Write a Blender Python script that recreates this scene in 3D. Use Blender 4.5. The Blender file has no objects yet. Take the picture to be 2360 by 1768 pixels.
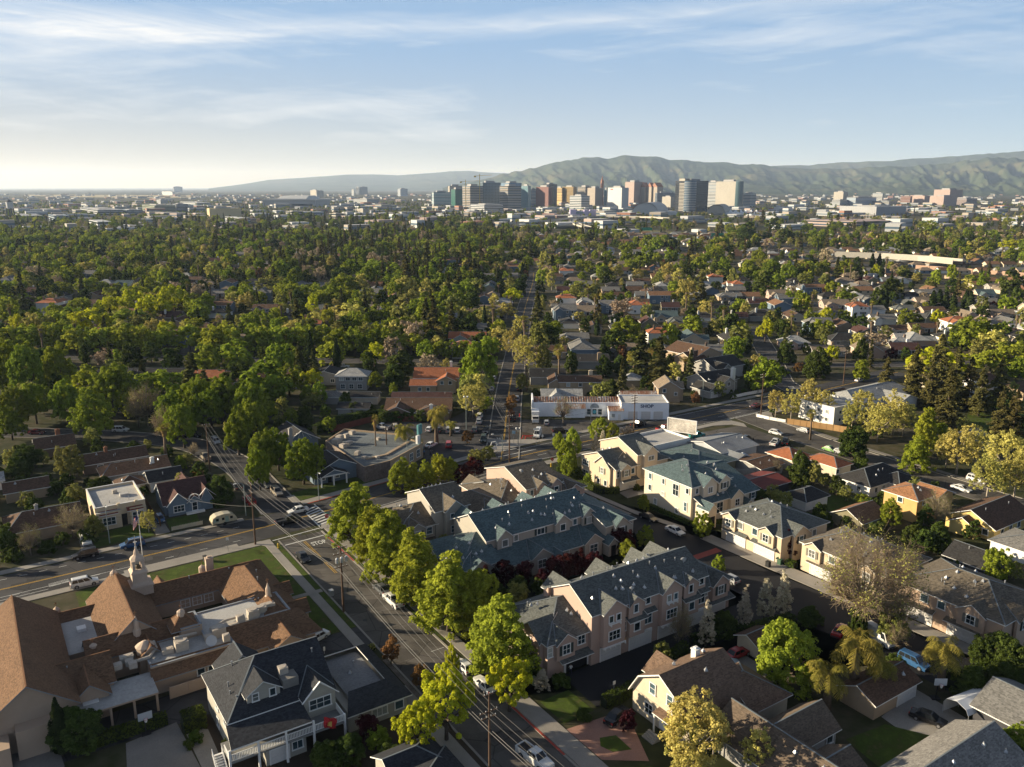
HAZE = True
import bpy, bmesh, math, random
import numpy as np
from mathutils import Vector, Matrix
R = random.Random(7)
NR = np.random.RandomState(11)
ru = R.uniform
S = bpy.context.scene
C = S.collection
rad = math.radians
PI = math.pi

# survey: photograph measurements turned into ground points
F, CX, CY, CAMZ = 1910., 1180., 884., 73.
PITCH = math.atan((884 - 432) / F)
KK = {1: (0, 1180, .36166), 2: (780, 1180, .36166), 3: (1560, 1180, .36166), 4: (0, 780, .36166), 5: (780, 780, .36166),
      6: (1560, 780, .36166), 8: (560, 1100, .18108), 9: (1140, 1240, .25316), 14: (0, 400, .36166), 15: (780, 480, .36166),
      16: (1560, 480, .36166), 21: (950, 340, .22604), 22: (1400, 340, .22604), 23: (1860, 330, .22604), 24: (0, 400, .22604), 25: (480, 400, .22604), 0: (0, 0, 1.0669)}
TH = rad(33.5)
U = Vector((math.cos(TH), math.sin(TH))); V = Vector((-math.sin(TH), math.cos(TH)))
def W(k, x, y, z=0.):
 ox, oy, s = KK[k]
 X = (ox + x * s - CX) / F; Y = (CY - oy - y * s) / F
 t = (CAMZ - z) / (math.sin(PITCH) - Y * math.cos(PITCH))
 return Vector((X * t, (math.cos(PITCH) + Y * math.sin(PITCH)) * t, z))
O = Vector((-49.06, 168.41))
def ab(a, b, z=0.):           # street grid of the near blocks -> world
 p = O + U * a + V * b
 return Vector((p.x, p.y, z))
def to_ab(p):
 d = Vector((p.x, p.y)) - O
 return d.dot(U), d.dot(V)

# materials
MATS = {}
class NT:
 def __init__(s, tree): s.t = tree; s.n = tree.nodes; s.l = tree.links
 def __call__(s, typ, _ins=None, **kw):
  nd = s.n.new(typ)
  for k, v in kw.items(): setattr(nd, k, v)
  if _ins:
   for k, v in _ins.items():
    if hasattr(v, 'is_output') or isinstance(v, bpy.types.NodeSocket): s.l.new(v, nd.inputs[k])
    else: nd.inputs[k].default_value = v
  return nd
def c4(c): return (c[0], c[1], c[2], 1.)
def newmat(name):
 m = bpy.data.materials.new(name); m.use_nodes = True
 t = NT(m.node_tree); t.n.clear()
 out = t('ShaderNodeOutputMaterial')
 return m, t, out
def ramp(t, fac, stops, interp='LINEAR'):
 r = t('ShaderNodeValToRGB', {'Fac': fac}); e = r.color_ramp.elements; r.color_ramp.interpolation = interp
 while len(e) < len(stops): e.new(.5)
 for q, (p, c) in zip(e, stops): q.position = p; q.color = c4(c)
 return r.outputs['Color']
def mul(c, f): return tuple(min(1, x * f) for x in c)
def mat(name, col, rough=.75, var=.25, scale=2., fine=18., spec=.3, metal=0., space='Object', rand=0., bump=0., stretch=None, emit=None):
 """weathered surface: a base colour broken by large stains and a fine grain"""
 if name in MATS: return MATS[name]
 m, t, out = newmat(name)
 tc = t('ShaderNodeTexCoord').outputs[space]
 if stretch: tc = t('ShaderNodeMapping', {'Vector': tc, 'Scale': stretch}).outputs[0]
 n1 = t('ShaderNodeTexNoise', {'Vector': tc, 'Scale': scale * .25, 'Detail': 5., 'Roughness': .65}).outputs['Fac']
 n2 = t('ShaderNodeTexNoise', {'Vector': tc, 'Scale': fine, 'Detail': 2.}).outputs['Fac']
 a = t('ShaderNodeMath', {0: n1, 1: .62}, operation='MULTIPLY').outputs[0]
 a = t('ShaderNodeMath', {0: n2, 1: .38, 2: a}, operation='MULTIPLY_ADD').outputs[0]
 colr = ramp(t, a, [(.3, mul(col, 1 - var)), (.5, col), (.72, mul(col, 1 + var))])
 if rand:
  oi = t('ShaderNodeObjectInfo').outputs['Random']
  hv = t('ShaderNodeMapRange', {0: oi, 3: 1 - rand, 4: 1 + rand}).outputs[0]
  colr = t('ShaderNodeHueSaturation', {'Value': hv, 'Color': colr}).outputs[0]
 b = t('ShaderNodeBsdfPrincipled', {'Base Color': colr, 'Roughness': rough, 'Specular IOR Level': spec, 'Metallic': metal})
 if bump:
  bp = t('ShaderNodeBump', {'Height': n2, 'Strength': bump, 'Distance': .05}); t.l.new(bp.outputs[0], b.inputs['Normal'])
 if emit: b.inputs['Emission Color'].default_value = c4(col); b.inputs['Emission Strength'].default_value = emit
 t.l.new(b.outputs[0], out.inputs[0])
 MATS[name] = m
 return m
def shingle(name, col, var=.34):
 if name in MATS: return MATS[name]
 m, t, out = newmat(name)
 tc = t('ShaderNodeTexCoord').outputs['Object']
 n1 = t('ShaderNodeTexNoise', {'Vector': tc, 'Scale': .35, 'Detail': 6., 'Roughness': .7}).outputs['Fac']
 st = t('ShaderNodeMapping', {'Vector': tc, 'Scale': (3.2, 3.2, 9.)}).outputs[0]
 n2 = t('ShaderNodeTexVoronoi', {'Vector': st, 'Scale': 1.}).outputs['Color']
 n2 = t('ShaderNodeSeparateColor', {0: n2}).outputs[0]
 sz = t('ShaderNodeSeparateXYZ', {0: tc}).outputs[2]
 w = t('ShaderNodeMath', {0: sz, 1: 44.}, operation='MULTIPLY').outputs[0]
 w = t('ShaderNodeMath', {0: w}, operation='SINE').outputs[0]
 a = t('ShaderNodeMath', {0: n2, 1: .45}, operation='MULTIPLY').outputs[0]
 a = t('ShaderNodeMath', {0: n1, 1: .5, 2: a}, operation='MULTIPLY_ADD').outputs[0]
 a = t('ShaderNodeMath', {0: w, 1: .05, 2: a}, operation='MULTIPLY_ADD').outputs[0]
 colr = ramp(t, a, [(.22, mul(col, 1 - var)), (.48, col), (.75, mul(col, 1 + var))])
 b = t('ShaderNodeBsdfPrincipled', {'Base Color': colr, 'Roughness': .9, 'Specular IOR Level': .15})
 bp = t('ShaderNodeBump', {'Height': a, 'Strength': .35, 'Distance': .06}); t.l.new(bp.outputs[0], b.inputs['Normal'])
 t.l.new(b.outputs[0], out.inputs[0]); MATS[name] = m
 return m
def leafmat(name, col, col2, trans=.35, hv=.07, bright=.2):
 if name in MATS: return MATS[name]
 m, t, out = newmat(name)
 tc = t('ShaderNodeTexCoord').outputs['Object']
 n1 = t('ShaderNodeTexNoise', {'Vector': tc, 'Scale': .55, 'Detail': 3.}).outputs['Fac']
 n2 = t('ShaderNodeTexNoise', {'Vector': tc, 'Scale': 5., 'Detail': 1.}).outputs['Fac']
 a = t('ShaderNodeMath', {0: n1, 1: .5}, operation='MULTIPLY').outputs[0]
 a = t('ShaderNodeMath', {0: n2, 1: .5, 2: a}, operation='MULTIPLY_ADD').outputs[0]
 colr = ramp(t, a, [(.33, col), (.64, col2)])
 oi = t('ShaderNodeObjectInfo').outputs['Random']
 hh = t('ShaderNodeMapRange', {0: oi, 3: .5 - hv * .22, 4: .5 + hv * .22}).outputs[0]
 o2 = t('ShaderNodeMath', {0: oi, 1: 7.31}, operation='MULTIPLY').outputs[0]
 o2 = t('ShaderNodeMath', {0: o2}, operation='FRACT').outputs[0]
 vv = t('ShaderNodeMapRange', {0: o2, 3: 1 - bright, 4: 1 + bright}).outputs[0]
 colr = t('ShaderNodeHueSaturation', {'Hue': hh, 'Value': vv, 'Color': colr}).outputs[0]
 d = t('ShaderNodeBsdfDiffuse', {'Color': colr}).outputs[0]
 tr = t('ShaderNodeBsdfTranslucent', {'Color': colr}).outputs[0]
 mx = t('ShaderNodeMixShader', {0: trans, 1: d, 2: tr}).outputs[0]
 t.l.new(mx, out.inputs[0]); MATS[name] = m
 return m
def glass(name='window_glass', col=(.03, .05, .06), rough=.08):
 if name in MATS: return MATS[name]
 m, t, out = newmat(name)
 oi = t('ShaderNodeObjectInfo').outputs['Random']
 tc = t('ShaderNodeTexCoord').outputs['Object']
 n = t('ShaderNodeTexNoise', {'Vector': tc, 'Scale': 1.3, 'Detail': 2.}).outputs['Fac']
 a = t('ShaderNodeMath', {0: oi, 1: .7}, operation='MULTIPLY').outputs[0]
 a = t('ShaderNodeMath', {0: n, 1: .5, 2: a}, operation='MULTIPLY_ADD').outputs[0]
 colr = ramp(t, a, [(.3, mul(col, .5)), (.6, col), (.95, mul(col, 2.6))])
 b = t('ShaderNodeBsdfPrincipled', {'Base Color': colr, 'Roughness': rough, 'Specular IOR Level': .8})
 t.l.new(b.outputs[0], out.inputs[0]); MATS[name] = m
 return m

# mesh accumulator
class MB:
 def __init__(s): s.v = []; s.f = []; s.m = []
 def poly(s, pts, mi=0):
  i = len(s.v); s.v += [tuple(p) for p in pts]; s.f.append(tuple(range(i, i + len(pts)))); s.m.append(mi)
 def box(s, x0, x1, y0, y1, z0, z1, mi=0, top=None, bottom=True):
  i = len(s.v)
  s.v += [(x0, y0, z0), (x1, y0, z0), (x1, y1, z0), (x0, y1, z0), (x0, y0, z1), (x1, y0, z1), (x1, y1, z1), (x0, y1, z1)]
  fs = [(0, 1, 5, 4), (1, 2, 6, 5), (2, 3, 7, 6), (3, 0, 4, 7), (4, 5, 6, 7)] + ([(3, 2, 1, 0)] if bottom else [])
  for n, f in enumerate(fs):
   s.f.append(tuple(i + q for q in f)); s.m.append(top if (n == 4 and top is not None) else mi)
 def obox(s, p, q, w, h, mi=0, up=(0, 0, 1)):   # bar from p to q, width w, height h (centred)
  p = Vector(p); q = Vector(q); d = (q - p).normalized(); up = Vector(up)
  if abs(d.dot(up)) > .98: up = Vector((1, 0, 0))
  sx = d.cross(up).normalized() * w / 2; sz = sx.cross(d).normalized() * h / 2
  i = len(s.v)
  for e in (p, q): s.v += [tuple(e - sx - sz), tuple(e + sx - sz), tuple(e + sx + sz), tuple(e - sx + sz)]
  for f in ((3, 2, 1, 0), (4, 5, 6, 7), (0, 1, 5, 4), (1, 2, 6, 5), (2, 3, 7, 6), (3, 0, 4, 7)):
   s.f.append(tuple(i + k for k in f)); s.m.append(mi)
 def tube(s, pts, radii, n=6, mi=0, cap=True):
  pts = [Vector(p) for p in pts]
  if not hasattr(radii, '__len__'): radii = [radii] * len(pts)
  i0 = len(s.v); ref = Vector((.31, .87, .2))
  for k, p in enumerate(pts):
   d = (pts[min(k + 1, len(pts) - 1)] - pts[max(k - 1, 0)]).normalized()
   a = d.cross(ref).normalized(); b = d.cross(a)
   for j in range(n):
    th = 2 * PI * j / n; s.v.append(tuple(p + (a * math.cos(th) + b * math.sin(th)) * radii[k]))
  for k in range(len(pts) - 1):
   for j in range(n):
    a0 = i0 + k * n + j; a1 = i0 + k * n + (j + 1) % n
    s.f.append((a0, a1, a1 + n, a0 + n)); s.m.append(mi)
  if cap:
   s.f.append(tuple(i0 + j for j in range(n))[::-1]); s.m.append(mi)
   e = i0 + (len(pts) - 1) * n; s.f.append(tuple(e + j for j in range(n))); s.m.append(mi)
 def lathe(s, prof, c=(0, 0, 0), n=12, mi=0):   # prof: (r, z)
  i0 = len(s.v)
  for r, z in prof:
   for j in range(n):
    th = 2 * PI * (j + .5) / n; s.v.append((c[0] + r * math.cos(th), c[1] + r * math.sin(th), c[2] + z))
  for k in range(len(prof) - 1):
   for j in range(n):
    a0 = i0 + k * n + j; a1 = i0 + k * n + (j + 1) % n
    s.f.append((a0, a1, a1 + n, a0 + n)); s.m.append(mi)
  s.f.append(tuple(i0 + j for j in range(n))[::-1]); s.m.append(mi)
  e = i0 + (len(prof) - 1) * n; s.f.append(tuple(e + j for j in range(n))); s.m.append(mi)
 def solid(s, polys, t=.16, mi=0, side=1):      # thick sheet below the given top polygons
  key = {}; tops = []; i0 = len(s.v)
  def idx(p):
   k = (round(p[0], 3), round(p[1], 3), round(p[2], 3))
   if k not in key: key[k] = len(key); tops.append(k)
   return key[k]
  fs = [[idx(p) for p in q] for q in polys]; n = len(tops)
  s.v += tops; s.v += [(p[0], p[1], p[2] - t) for p in tops]
  ed = {}
  for f in fs:
   s.f.append(tuple(i0 + k for k in f)); s.m.append(mi)
   s.f.append(tuple(i0 + n + k for k in f[::-1])); s.m.append(side)
   for a, b in zip(f, f[1:] + f[:1]): ed[(a, b)] = 1
  for a, b in ed:
   if (b, a) not in ed:
    s.f.append((i0 + a, i0 + n + a, i0 + n + b, i0 + b)); s.m.append(side)
 def xform(s, M, start=0):
  for k in range(start, len(s.v)): s.v[k] = tuple(M @ Vector(s.v[k]))
 def mesh(s, name, mats, smooth=False):
  me = bpy.data.meshes.new(name)
  me.from_pydata(s.v, [], s.f)
  for m in mats: me.materials.append(m)
  if len(mats) > 1: me.polygons.foreach_set('material_index', [min(k, len(mats) - 1) for k in s.m])
  if smooth: me.polygons.foreach_set('use_smooth', [True] * len(me.polygons))
  me.update(); return me
 def obj(s, name, mats, parent=None, smooth=False):
  if not isinstance(mats, (list, tuple)): mats = [mats]
  return link(name, s.mesh(name, mats, smooth), parent)

def link(name, data, parent=None, loc=None, rz=None):
 o = bpy.data.objects.new(name, data); C.objects.link(o)
 if parent: o.parent = parent
 if loc is not None: o.location = loc
 if rz is not None: o.rotation_euler = (0, 0, rz)
 return o
def tag(o, label=None, cat=None, group=None, kind=None):
 if label: o['label'] = label
 if cat: o['category'] = cat
 if group: o['group'] = group
 if kind: o['kind'] = kind
 return o
def empty(name, loc=(0, 0, 0), rz=0., label=None, cat=None, group=None):
 o = bpy.data.objects.new(name, None); C.objects.link(o); o.location = loc; o.rotation_euler = (0, 0, rz); o.empty_display_size = .5
 return tag(o, label, cat, group)
def copy_tree(o, parent=None):
 c = o.copy(); C.objects.link(c); c.parent = parent
 for ch in KIDS.get(o.name, None) or list(o.children): copy_tree(ch, c)
 return c
KIDS = {}
BUSY = []        # footprints (x, y, r) that fill-in houses and trees keep clear of
def busy(x, y, r): BUSY.append((x, y, r))
# camera, sun, sky, haze
cam = bpy.data.cameras.new('camera'); co = bpy.data.objects.new('camera', cam); C.objects.link(co)
co.location = (0, 0, CAMZ); co.rotation_euler = (PI / 2 - PITCH, 0, 0)
cam.sensor_width = 36; cam.lens = 36 * F / 2360; cam.clip_start = 1; cam.clip_end = 90000
S.camera = co
S.view_settings.view_transform = 'Standard'; S.view_settings.look = 'None'; S.view_settings.exposure = 0; S.view_settings.gamma = 1
S.render.engine = 'CYCLES'
cy = S.cycles
cy.max_bounces = 5; cy.diffuse_bounces = 2; cy.glossy_bounces = 2; cy.transmission_bounces = 3; cy.transparent_max_bounces = 4; cy.volume_bounces = 0
cy.use_denoising = True; cy.use_adaptive_sampling = True; cy.adaptive_threshold = .02; cy.caustics_reflective = False; cy.caustics_refractive = False
SUN_EL, SUN_AZ = rad(15.5), rad(84.5)      # azimuth measured from +Y towards -X
sd = Vector((-math.sin(SUN_AZ) * math.cos(SUN_EL), math.cos(SUN_AZ) * math.cos(SUN_EL), math.sin(SUN_EL)))
sl = bpy.data.lights.new('sun', 'SUN'); sl.energy = 11.; sl.angle = rad(.5); sl.color = (1., .86, .63)
so = bpy.data.objects.new('sun', sl); C.objects.link(so); so.rotation_euler = sd.to_track_quat('Z', 'Y').to_euler(); so.location = (-300, 0, 300)
w = bpy.data.worlds.new('World'); S.world = w; w.use_nodes = True
t = NT(w.node_tree); t.n.clear()
wo = t('ShaderNodeOutputWorld'); bg = t('ShaderNodeBackground'); t.l.new(bg.outputs[0], wo.inputs[0])
sky = t('ShaderNodeTexSky'); sky.sky_type = 'NISHITA'; sky.sun_disc = False; sky.sun_elevation = SUN_EL; sky.sun_rotation = -SUN_AZ
sky.altitude = 100; sky.air_density = 1.; sky.dust_density = 1.2; sky.ozone_density = 1.5
gen = t('ShaderNodeTexCoord').outputs['Generated']
sx = t('ShaderNodeSeparateXYZ', {0: gen})
def M1(op, a, b=None, c=None, clamp=False):
 d = {0: a}
 if b is not None: d[1] = b
 if c is not None: d[2] = c
 return t('ShaderNodeMath', d, operation=op, use_clamp=clamp).outputs[0]
el = sx.outputs[2]                                           # sine of the elevation
lefty = M1('MULTIPLY_ADD', sx.outputs[0], -.9, .5, True)     # towards the setting sun
hz = M1('SUBTRACT', 1., M1('DIVIDE', M1('MAXIMUM', el, 0.), .165), None, True)
hz = M1('POWER', hz, 1.35)
hcol = t('ShaderNodeMix', {0: lefty, 6: (5.3, 6.9, 8., 1), 7: (6.7, 5.7, 4.1, 1)}, data_type='RGBA').outputs[2]
base = t('ShaderNodeMix', {0: 1., 6: sky.outputs[0], 7: (.56, .62, .74, 1)}, data_type='RGBA', blend_type='MULTIPLY').outputs[2]
mid = t('ShaderNodeMix', {0: t('ShaderNodeMapRange', {0: el, 1: .2, 2: .36, 3: 1., 4: 0.}).outputs[0], 6: base, 7: (2.9, 4.6, 7., 1)}, data_type='RGBA').outputs[2]
skyc = t('ShaderNodeMix', {0: hz, 6: mid, 7: hcol}, data_type='RGBA').outputs[2]
# cirrus: wispy noise over azimuth and elevation, drawn out along the wind
azm = M1('ARCTAN2', sx.outputs[0], sx.outputs[1])
pv = t('ShaderNodeCombineXYZ', {0: azm, 1: el, 2: 0.}).outputs[0]
warp = t('ShaderNodeTexNoise', {'Vector': t('ShaderNodeMapping', {'Vector': pv, 'Scale': (3., 9., 1)}).outputs[0], 'Scale': 1., 'Detail': 4.}).outputs['Color']
wv = t('ShaderNodeVectorMath', {0: warp, 1: (-.5, -.5, 0)}, operation='ADD').outputs[0]
wv = t('ShaderNodeVectorMath', {0: wv, 1: (.12, .05, 0)}, operation='MULTIPLY').outputs[0]
pw = t('ShaderNodeVectorMath', {0: pv, 1: wv}, operation='ADD').outputs[0]
def cloudn(rot, sc, loc, det=10., ro=.62): return t('ShaderNodeTexNoise', {'Vector': t('ShaderNodeMapping', {'Vector': t('ShaderNodeMapping', {'Vector': pw, 'Rotation': (0, 0, rad(rot))}).outputs[0], 'Scale': sc, 'Location': loc}).outputs[0], 'Scale': 1., 'Detail': det, 'Roughness': ro}).outputs['Fac']
big = cloudn(3, (1.5, 8., 1), (1.3, .2, 0), 4., .5); fine_ = cloudn(-5, (2.6, 26., 1), (.4, 2.1, 0)); hair = cloudn(9, (4., 60., 1), (2.2, .7, 0), 8., .7)
dens = M1('MULTIPLY_ADD', fine_, .55, M1('MULTIPLY_ADD', hair, .22, M1('MULTIPLY', big, .6)))
dens = M1('ADD', dens, M1('MULTIPLY_ADD', lefty, .1, M1('MULTIPLY', el, .5)))
band = M1('SUBTRACT', el, M1('MULTIPLY_ADD', azm, .03, .176))
band = M1('ADD', band, M1('MULTIPLY', M1('SUBTRACT', fine_, .5), .05))
band = M1('SUBTRACT', 1., M1('DIVIDE', M1('ABSOLUTE', band), .016), None, True)
cl = t('ShaderNodeMapRange', {0: dens, 1: .79, 2: 1.03, 3: 0., 4: .8}).outputs[0]
cl = M1('MULTIPLY_ADD', M1('MULTIPLY', M1('POWER', band, 1.2), hair), .9, cl, True)
cl = M1('MULTIPLY', cl, t('ShaderNodeMapRange', {0: el, 1: .012, 2: .06, 3: .1, 4: 1.}).outputs[0])
cl = M1('MULTIPLY', cl, t('ShaderNodeMapRange', {0: el, 1: .30, 2: .6, 3: 1., 4: .15}).outputs[0])
ccol = t('ShaderNodeMix', {0: lefty, 6: (7.9, 8.5, 9.2, 1), 7: (9.3, 9.3, 9.3, 1)}, data_type='RGBA').outputs[2]
skyc = t('ShaderNodeMix', {0: cl, 6: skyc, 7: ccol}, data_type='RGBA').outputs[2]
skyc = t('ShaderNodeMix', {0: t('ShaderNodeMapRange', {0: sx.outputs[1], 1: -.35, 2: .3, 3: 1., 4: 0.}).outputs[0], 6: skyc, 7: t('ShaderNodeMix', {0: 1., 6: skyc, 7: (.8, .87, .98, 1)}, data_type='RGBA', blend_type='MULTIPLY').outputs[2]}, data_type='RGBA').outputs[2]   # sky behind the viewer dimmed to set the fill light on fronts
t.l.new(skyc, bg.inputs[0]); bg.inputs[1].default_value = .106
# valley haze: a layer of thin scattering air over the plain, plus an added glow
mhz, th_, oh = newmat('valley_haze')
vs = th_('ShaderNodeVolumeScatter', {'Color': (.44, .56, .74, 1), 'Density': 4.4e-5, 'Anisotropy': .2})
ve = th_('ShaderNodeEmission', {'Color': (.35, .5, .74, 1), 'Strength': 4.4e-5 * .16})   # added glow standing in for light scattered more than once
va = th_('ShaderNodeAddShader', {0: vs.outputs[0], 1: ve.outputs[0]})
th_.l.new(va.outputs[0], oh.inputs['Volume'])
if HAZE:
 b = MB(); b.box(-42000, 42000, -3000, 46000, -30, 900)
 tag(b.obj('haze', mhz), kind='stuff')
# ground, roads, pavements, lawns
def asphalt(name, col, worn=.5):
 m, t, out = newmat(name); tc = t('ShaderNodeTexCoord').outputs['Object']; n1 = t('ShaderNodeTexNoise', {'Vector': tc, 'Scale': .12, 'Detail': 7., 'Roughness': .65}).outputs['Fac']; n2 = t('ShaderNodeTexNoise', {'Vector': tc, 'Scale': 9., 'Detail': 2.}).outputs['Fac']
 wp = t('ShaderNodeTexNoise', {'Vector': tc, 'Scale': .6, 'Detail': 4.}).outputs['Color']; wv = t('ShaderNodeMix', {0: .12, 6: tc, 7: wp}, data_type='RGBA', blend_type='ADD').outputs[2]
 vo = t('ShaderNodeTexVoronoi', {'Vector': wv, 'Scale': .16}, feature='DISTANCE_TO_EDGE').outputs['Distance']; ck = t('ShaderNodeMapRange', {0: vo, 1: .004, 2: .016, 3: .45, 4: 1.}).outputs[0]
 pt = t('ShaderNodeTexVoronoi', {'Vector': t('ShaderNodeMapping', {'Vector': tc, 'Rotation': (0, 0, TH), 'Scale': (.09, .22, 1)}).outputs[0], 'Scale': 1.}, distance='CHEBYCHEV').outputs['Color']; pt = t('ShaderNodeMapRange', {0: t('ShaderNodeSeparateColor', {0: pt}).outputs[0], 3: .66, 4: 1.3}).outputs[0]
 a = t('ShaderNodeMath', {0: n2, 1: .3, 2: t('ShaderNodeMath', {0: n1, 1: .7}, operation='MULTIPLY').outputs[0]}, operation='MULTIPLY_ADD').outputs[0]; c_ = ramp(t, a, [(.3, mul(col, 1 - worn)), (.5, col), (.7, mul(col, 1 + worn))])
 c_ = t('ShaderNodeHueSaturation', {'Value': t('ShaderNodeMath', {0: ck, 1: pt}, operation='MULTIPLY').outputs[0], 'Color': c_}).outputs[0]; b = t('ShaderNodeBsdfPrincipled', {'Base Color': c_, 'Roughness': .85, 'Specular IOR Level': .25}); t.l.new(b.outputs[0], out.inputs[0]); MATS[name] = m; return m
asph = asphalt('asphalt', (.05, .048, .048))
asph_old = asphalt('asphalt_worn', (.085, .077, .068))
asph_new = mat('asphalt_fresh', (.016, .016, .018), .8, .3, .4, 9., .25)
conc = mat('concrete', (.27, .25, .22), .9, .28, .7, 8., .2)
conc_d = mat('concrete_dark', (.19, .175, .155), .9, .3, .6, 8., .2)
paint_w = mat('road_paint_white', (.55, .55, .52), .8, .3, 4., 30.)
paint_y = mat('road_paint_yellow', (.5, .3, .04), .8, .3, 4., 30.)
paint_r = mat('kerb_paint_red', (.35, .06, .04), .8, .3, 2., 20.)
m, t, out = newmat('lawn'); tc = t('ShaderNodeTexCoord').outputs['Object']; n1 = t('ShaderNodeTexNoise', {'Vector': tc, 'Scale': .45, 'Detail': 8., 'Roughness': .72}).outputs['Fac']
b = t('ShaderNodeBsdfPrincipled', {'Base Color': ramp(t, n1, [(.34, (.10, .085, .035)), (.46, (.05, .07, .014)), (.56, (.06, .09, .015)), (.68, (.095, .12, .025))]), 'Roughness': .95, 'Specular IOR Level': .1}); t.l.new(b.outputs[0], out.inputs[0]); lawnm = m
lawn_dry = mat('dry_grass', (.16, .15, .06), .95, .4, .5, 9., .1)
soil = mat('soil', (.055, .042, .03), .95, .4, .7, 9., .1)
gravel = mat('gravel', (.15, .13, .11), .95, .6, 2., 6., .1)
pinkp = mat('pink_paving', (.30, .17, .13), .9, .25, 1., 8., .15)
redp = mat('red_paving', (.26, .07, .055), .9, .25, 1., 8., .15)

m, t, out = newmat('ground')
tc = t('ShaderNodeTexCoord').outputs['Object']
n1 = t('ShaderNodeTexNoise', {'Vector': tc, 'Scale': .02, 'Detail': 7., 'Roughness': .7}).outputs['Fac']
n2 = t('ShaderNodeTexNoise', {'Vector': tc, 'Scale': .35, 'Detail': 5.}).outputs['Fac']
n3 = t('ShaderNodeTexNoise', {'Vector': tc, 'Scale': .0016, 'Detail': 6., 'Roughness': .65}).outputs['Fac']
a = t('ShaderNodeMath', {0: n1, 1: .5}, operation='MULTIPLY').outputs[0]
a = t('ShaderNodeMath', {0: n2, 1: .3, 2: a}, operation='MULTIPLY_ADD').outputs[0]
a = t('ShaderNodeMath', {0: n3, 1: .25, 2: a}, operation='MULTIPLY_ADD').outputs[0]
col = ramp(t, a, [(.36, (.018, .024, .01)), (.48, (.04, .045, .018)), (.56, (.075, .065, .04)), (.66, (.13, .115, .085))])
b = t('ShaderNodeBsdfPrincipled', {'Base Color': col, 'Roughness': .95, 'Specular IOR Level': .1}); t.l.new(b.outputs[0], out.inputs[0])
g = MB(); g.poly([(-60000, -3000, 0), (60000, -3000, 0), (60000, 85000, 0), (-60000, 85000, 0)])
tag(g.obj('ground', m), kind='structure')

def smooth_line(pts, step=6.):
 P = [Vector(p) for p in pts]; o = []
 for i in range(len(P) - 1):
  p0 = P[max(i - 1, 0)]; p1 = P[i]; p2 = P[i + 1]; p3 = P[min(i + 2, len(P) - 1)]
  n = max(1, int((p2 - p1).length / step))
  for k in range(n):
   q = k / n
   o.append(.5 * ((2 * p1) + (p2 - p0) * q + (2 * p0 - 5 * p1 + 4 * p2 - p3) * q * q + (3 * p1 - p0 - 3 * p2 + p3) * q ** 3))
 o.append(P[-1]); return o
def normals2(L):
 N = []
 for i in range(len(L)):
  d = L[min(i + 1, len(L) - 1)] - L[max(i - 1, 0)]; d.normalize(); N.append(Vector((-d.y, d.x)))
 return N
ROADS = []
def ribbon(mb, line, off0, off1, z, mi=0, z2=None):
 N = normals2(line)
 for i in range(len(line) - 1):
  p = [line[i] + N[i] * off1, line[i] + N[i] * off0, line[i + 1] + N[i + 1] * off0, line[i + 1] + N[i + 1] * off1]
  mb.poly([(q.x, q.y, z) for q in p], mi)
def road(name, pts, width, m, z=.02, ystripe=True, kerb=True, grid=True):
 line = smooth_line([(ab(*p).to_2d() if grid else Vector(p)) for p in pts])
 ROADS.append((line, width / 2))
 r = MB(); ribbon(r, line, -width / 2, width / 2, z)
 ro = tag(r.obj(name, m), kind='structure')
 if ystripe:
  s = MB(); ribbon(s, line, -.2, -.07, z + .012); ribbon(s, line, .07, .2, z + .012)
  tag(s.obj('centre_line', paint_y, ro), kind='structure')
 if kerb:
  k = MB()
  for sg in (-1, 1):
   N = normals2(line); e0 = width / 2; e1 = e0 + .35
   for i in range(len(line) - 1):
    A0, A1 = line[i] + N[i] * sg * e0, line[i] + N[i] * sg * e1
    B0, B1 = line[i + 1] + N[i + 1] * sg * e0, line[i + 1] + N[i + 1] * sg * e1
    k.poly([(A0.x, A0.y, .13), (A1.x, A1.y, .13), (B1.x, B1.y, .13), (B0.x, B0.y, .13)][::sg])
    k.poly([(A0.x, A0.y, 0), (A0.x, A0.y, .13), (B0.x, B0.y, .13), (B0.x, B0.y, 0)][::sg])
  tag(k.obj('kerb', conc, ro), kind='structure')
 return ro, line
roadA, LA = road('side_street', [(1.5, -150), (1.5, -90), (1.5, -40), (1.6, -4)], 9.2, asph_old, z=.02, ystripe=False)
roadA2, LA2 = road('side_street', [(3, 12), (3.6, 30), (4, 48), (2, 62)], 9., asph, z=.02, ystripe=False, kerb=True)
roadB, LB = road('main_street', [(-150, 1.0), (-80, 2.6), (-40, 3.4), (-10, 4.6), (12, 6.6), (32, 9.2), (64, 14.3), (90, 15.6), (130, 16), (180, 16), (260, 20)], 12.6, asph, z=.028, kerb=False)
roadQ, LQ = road('cross_street', [(-330, 252), (-200, 246), (-130, 241), (-95, 232), (-80, 218)], 9.5, asph, z=.024, ystripe=False, grid=False)
roadC, LC = road('long_street', [(-3, 217), (-2.5, 232), (-1, 297), (2.4, 380), (8, 510), (16, 647), (19, 730)], 9.2, asph, z=.021, grid=False)
roadN, LN = road('tree_street', [(-330, 368), (-160, 356), (-60, 350), (-4, 347)], 9, asph, z=.018, ystripe=False, grid=False)
roadE, LE = road('right_street', [(157, 9), (154, -8), (151, -30), (149, -70), (148, -140)], 10.5, asph_old, z=.022, ystripe=False)
roadF, LF = road('north_street', [(199, 21), (206, 34), (224, 52), (246, 74), (300, 130)], 9, asph, z=.019, ystripe=False)
road('right_cross_street', [(1.5, 347), (60, 344), (140, 342), (300, 350)], 8.5, asph, z=.017, ystripe=False, grid=False)
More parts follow.
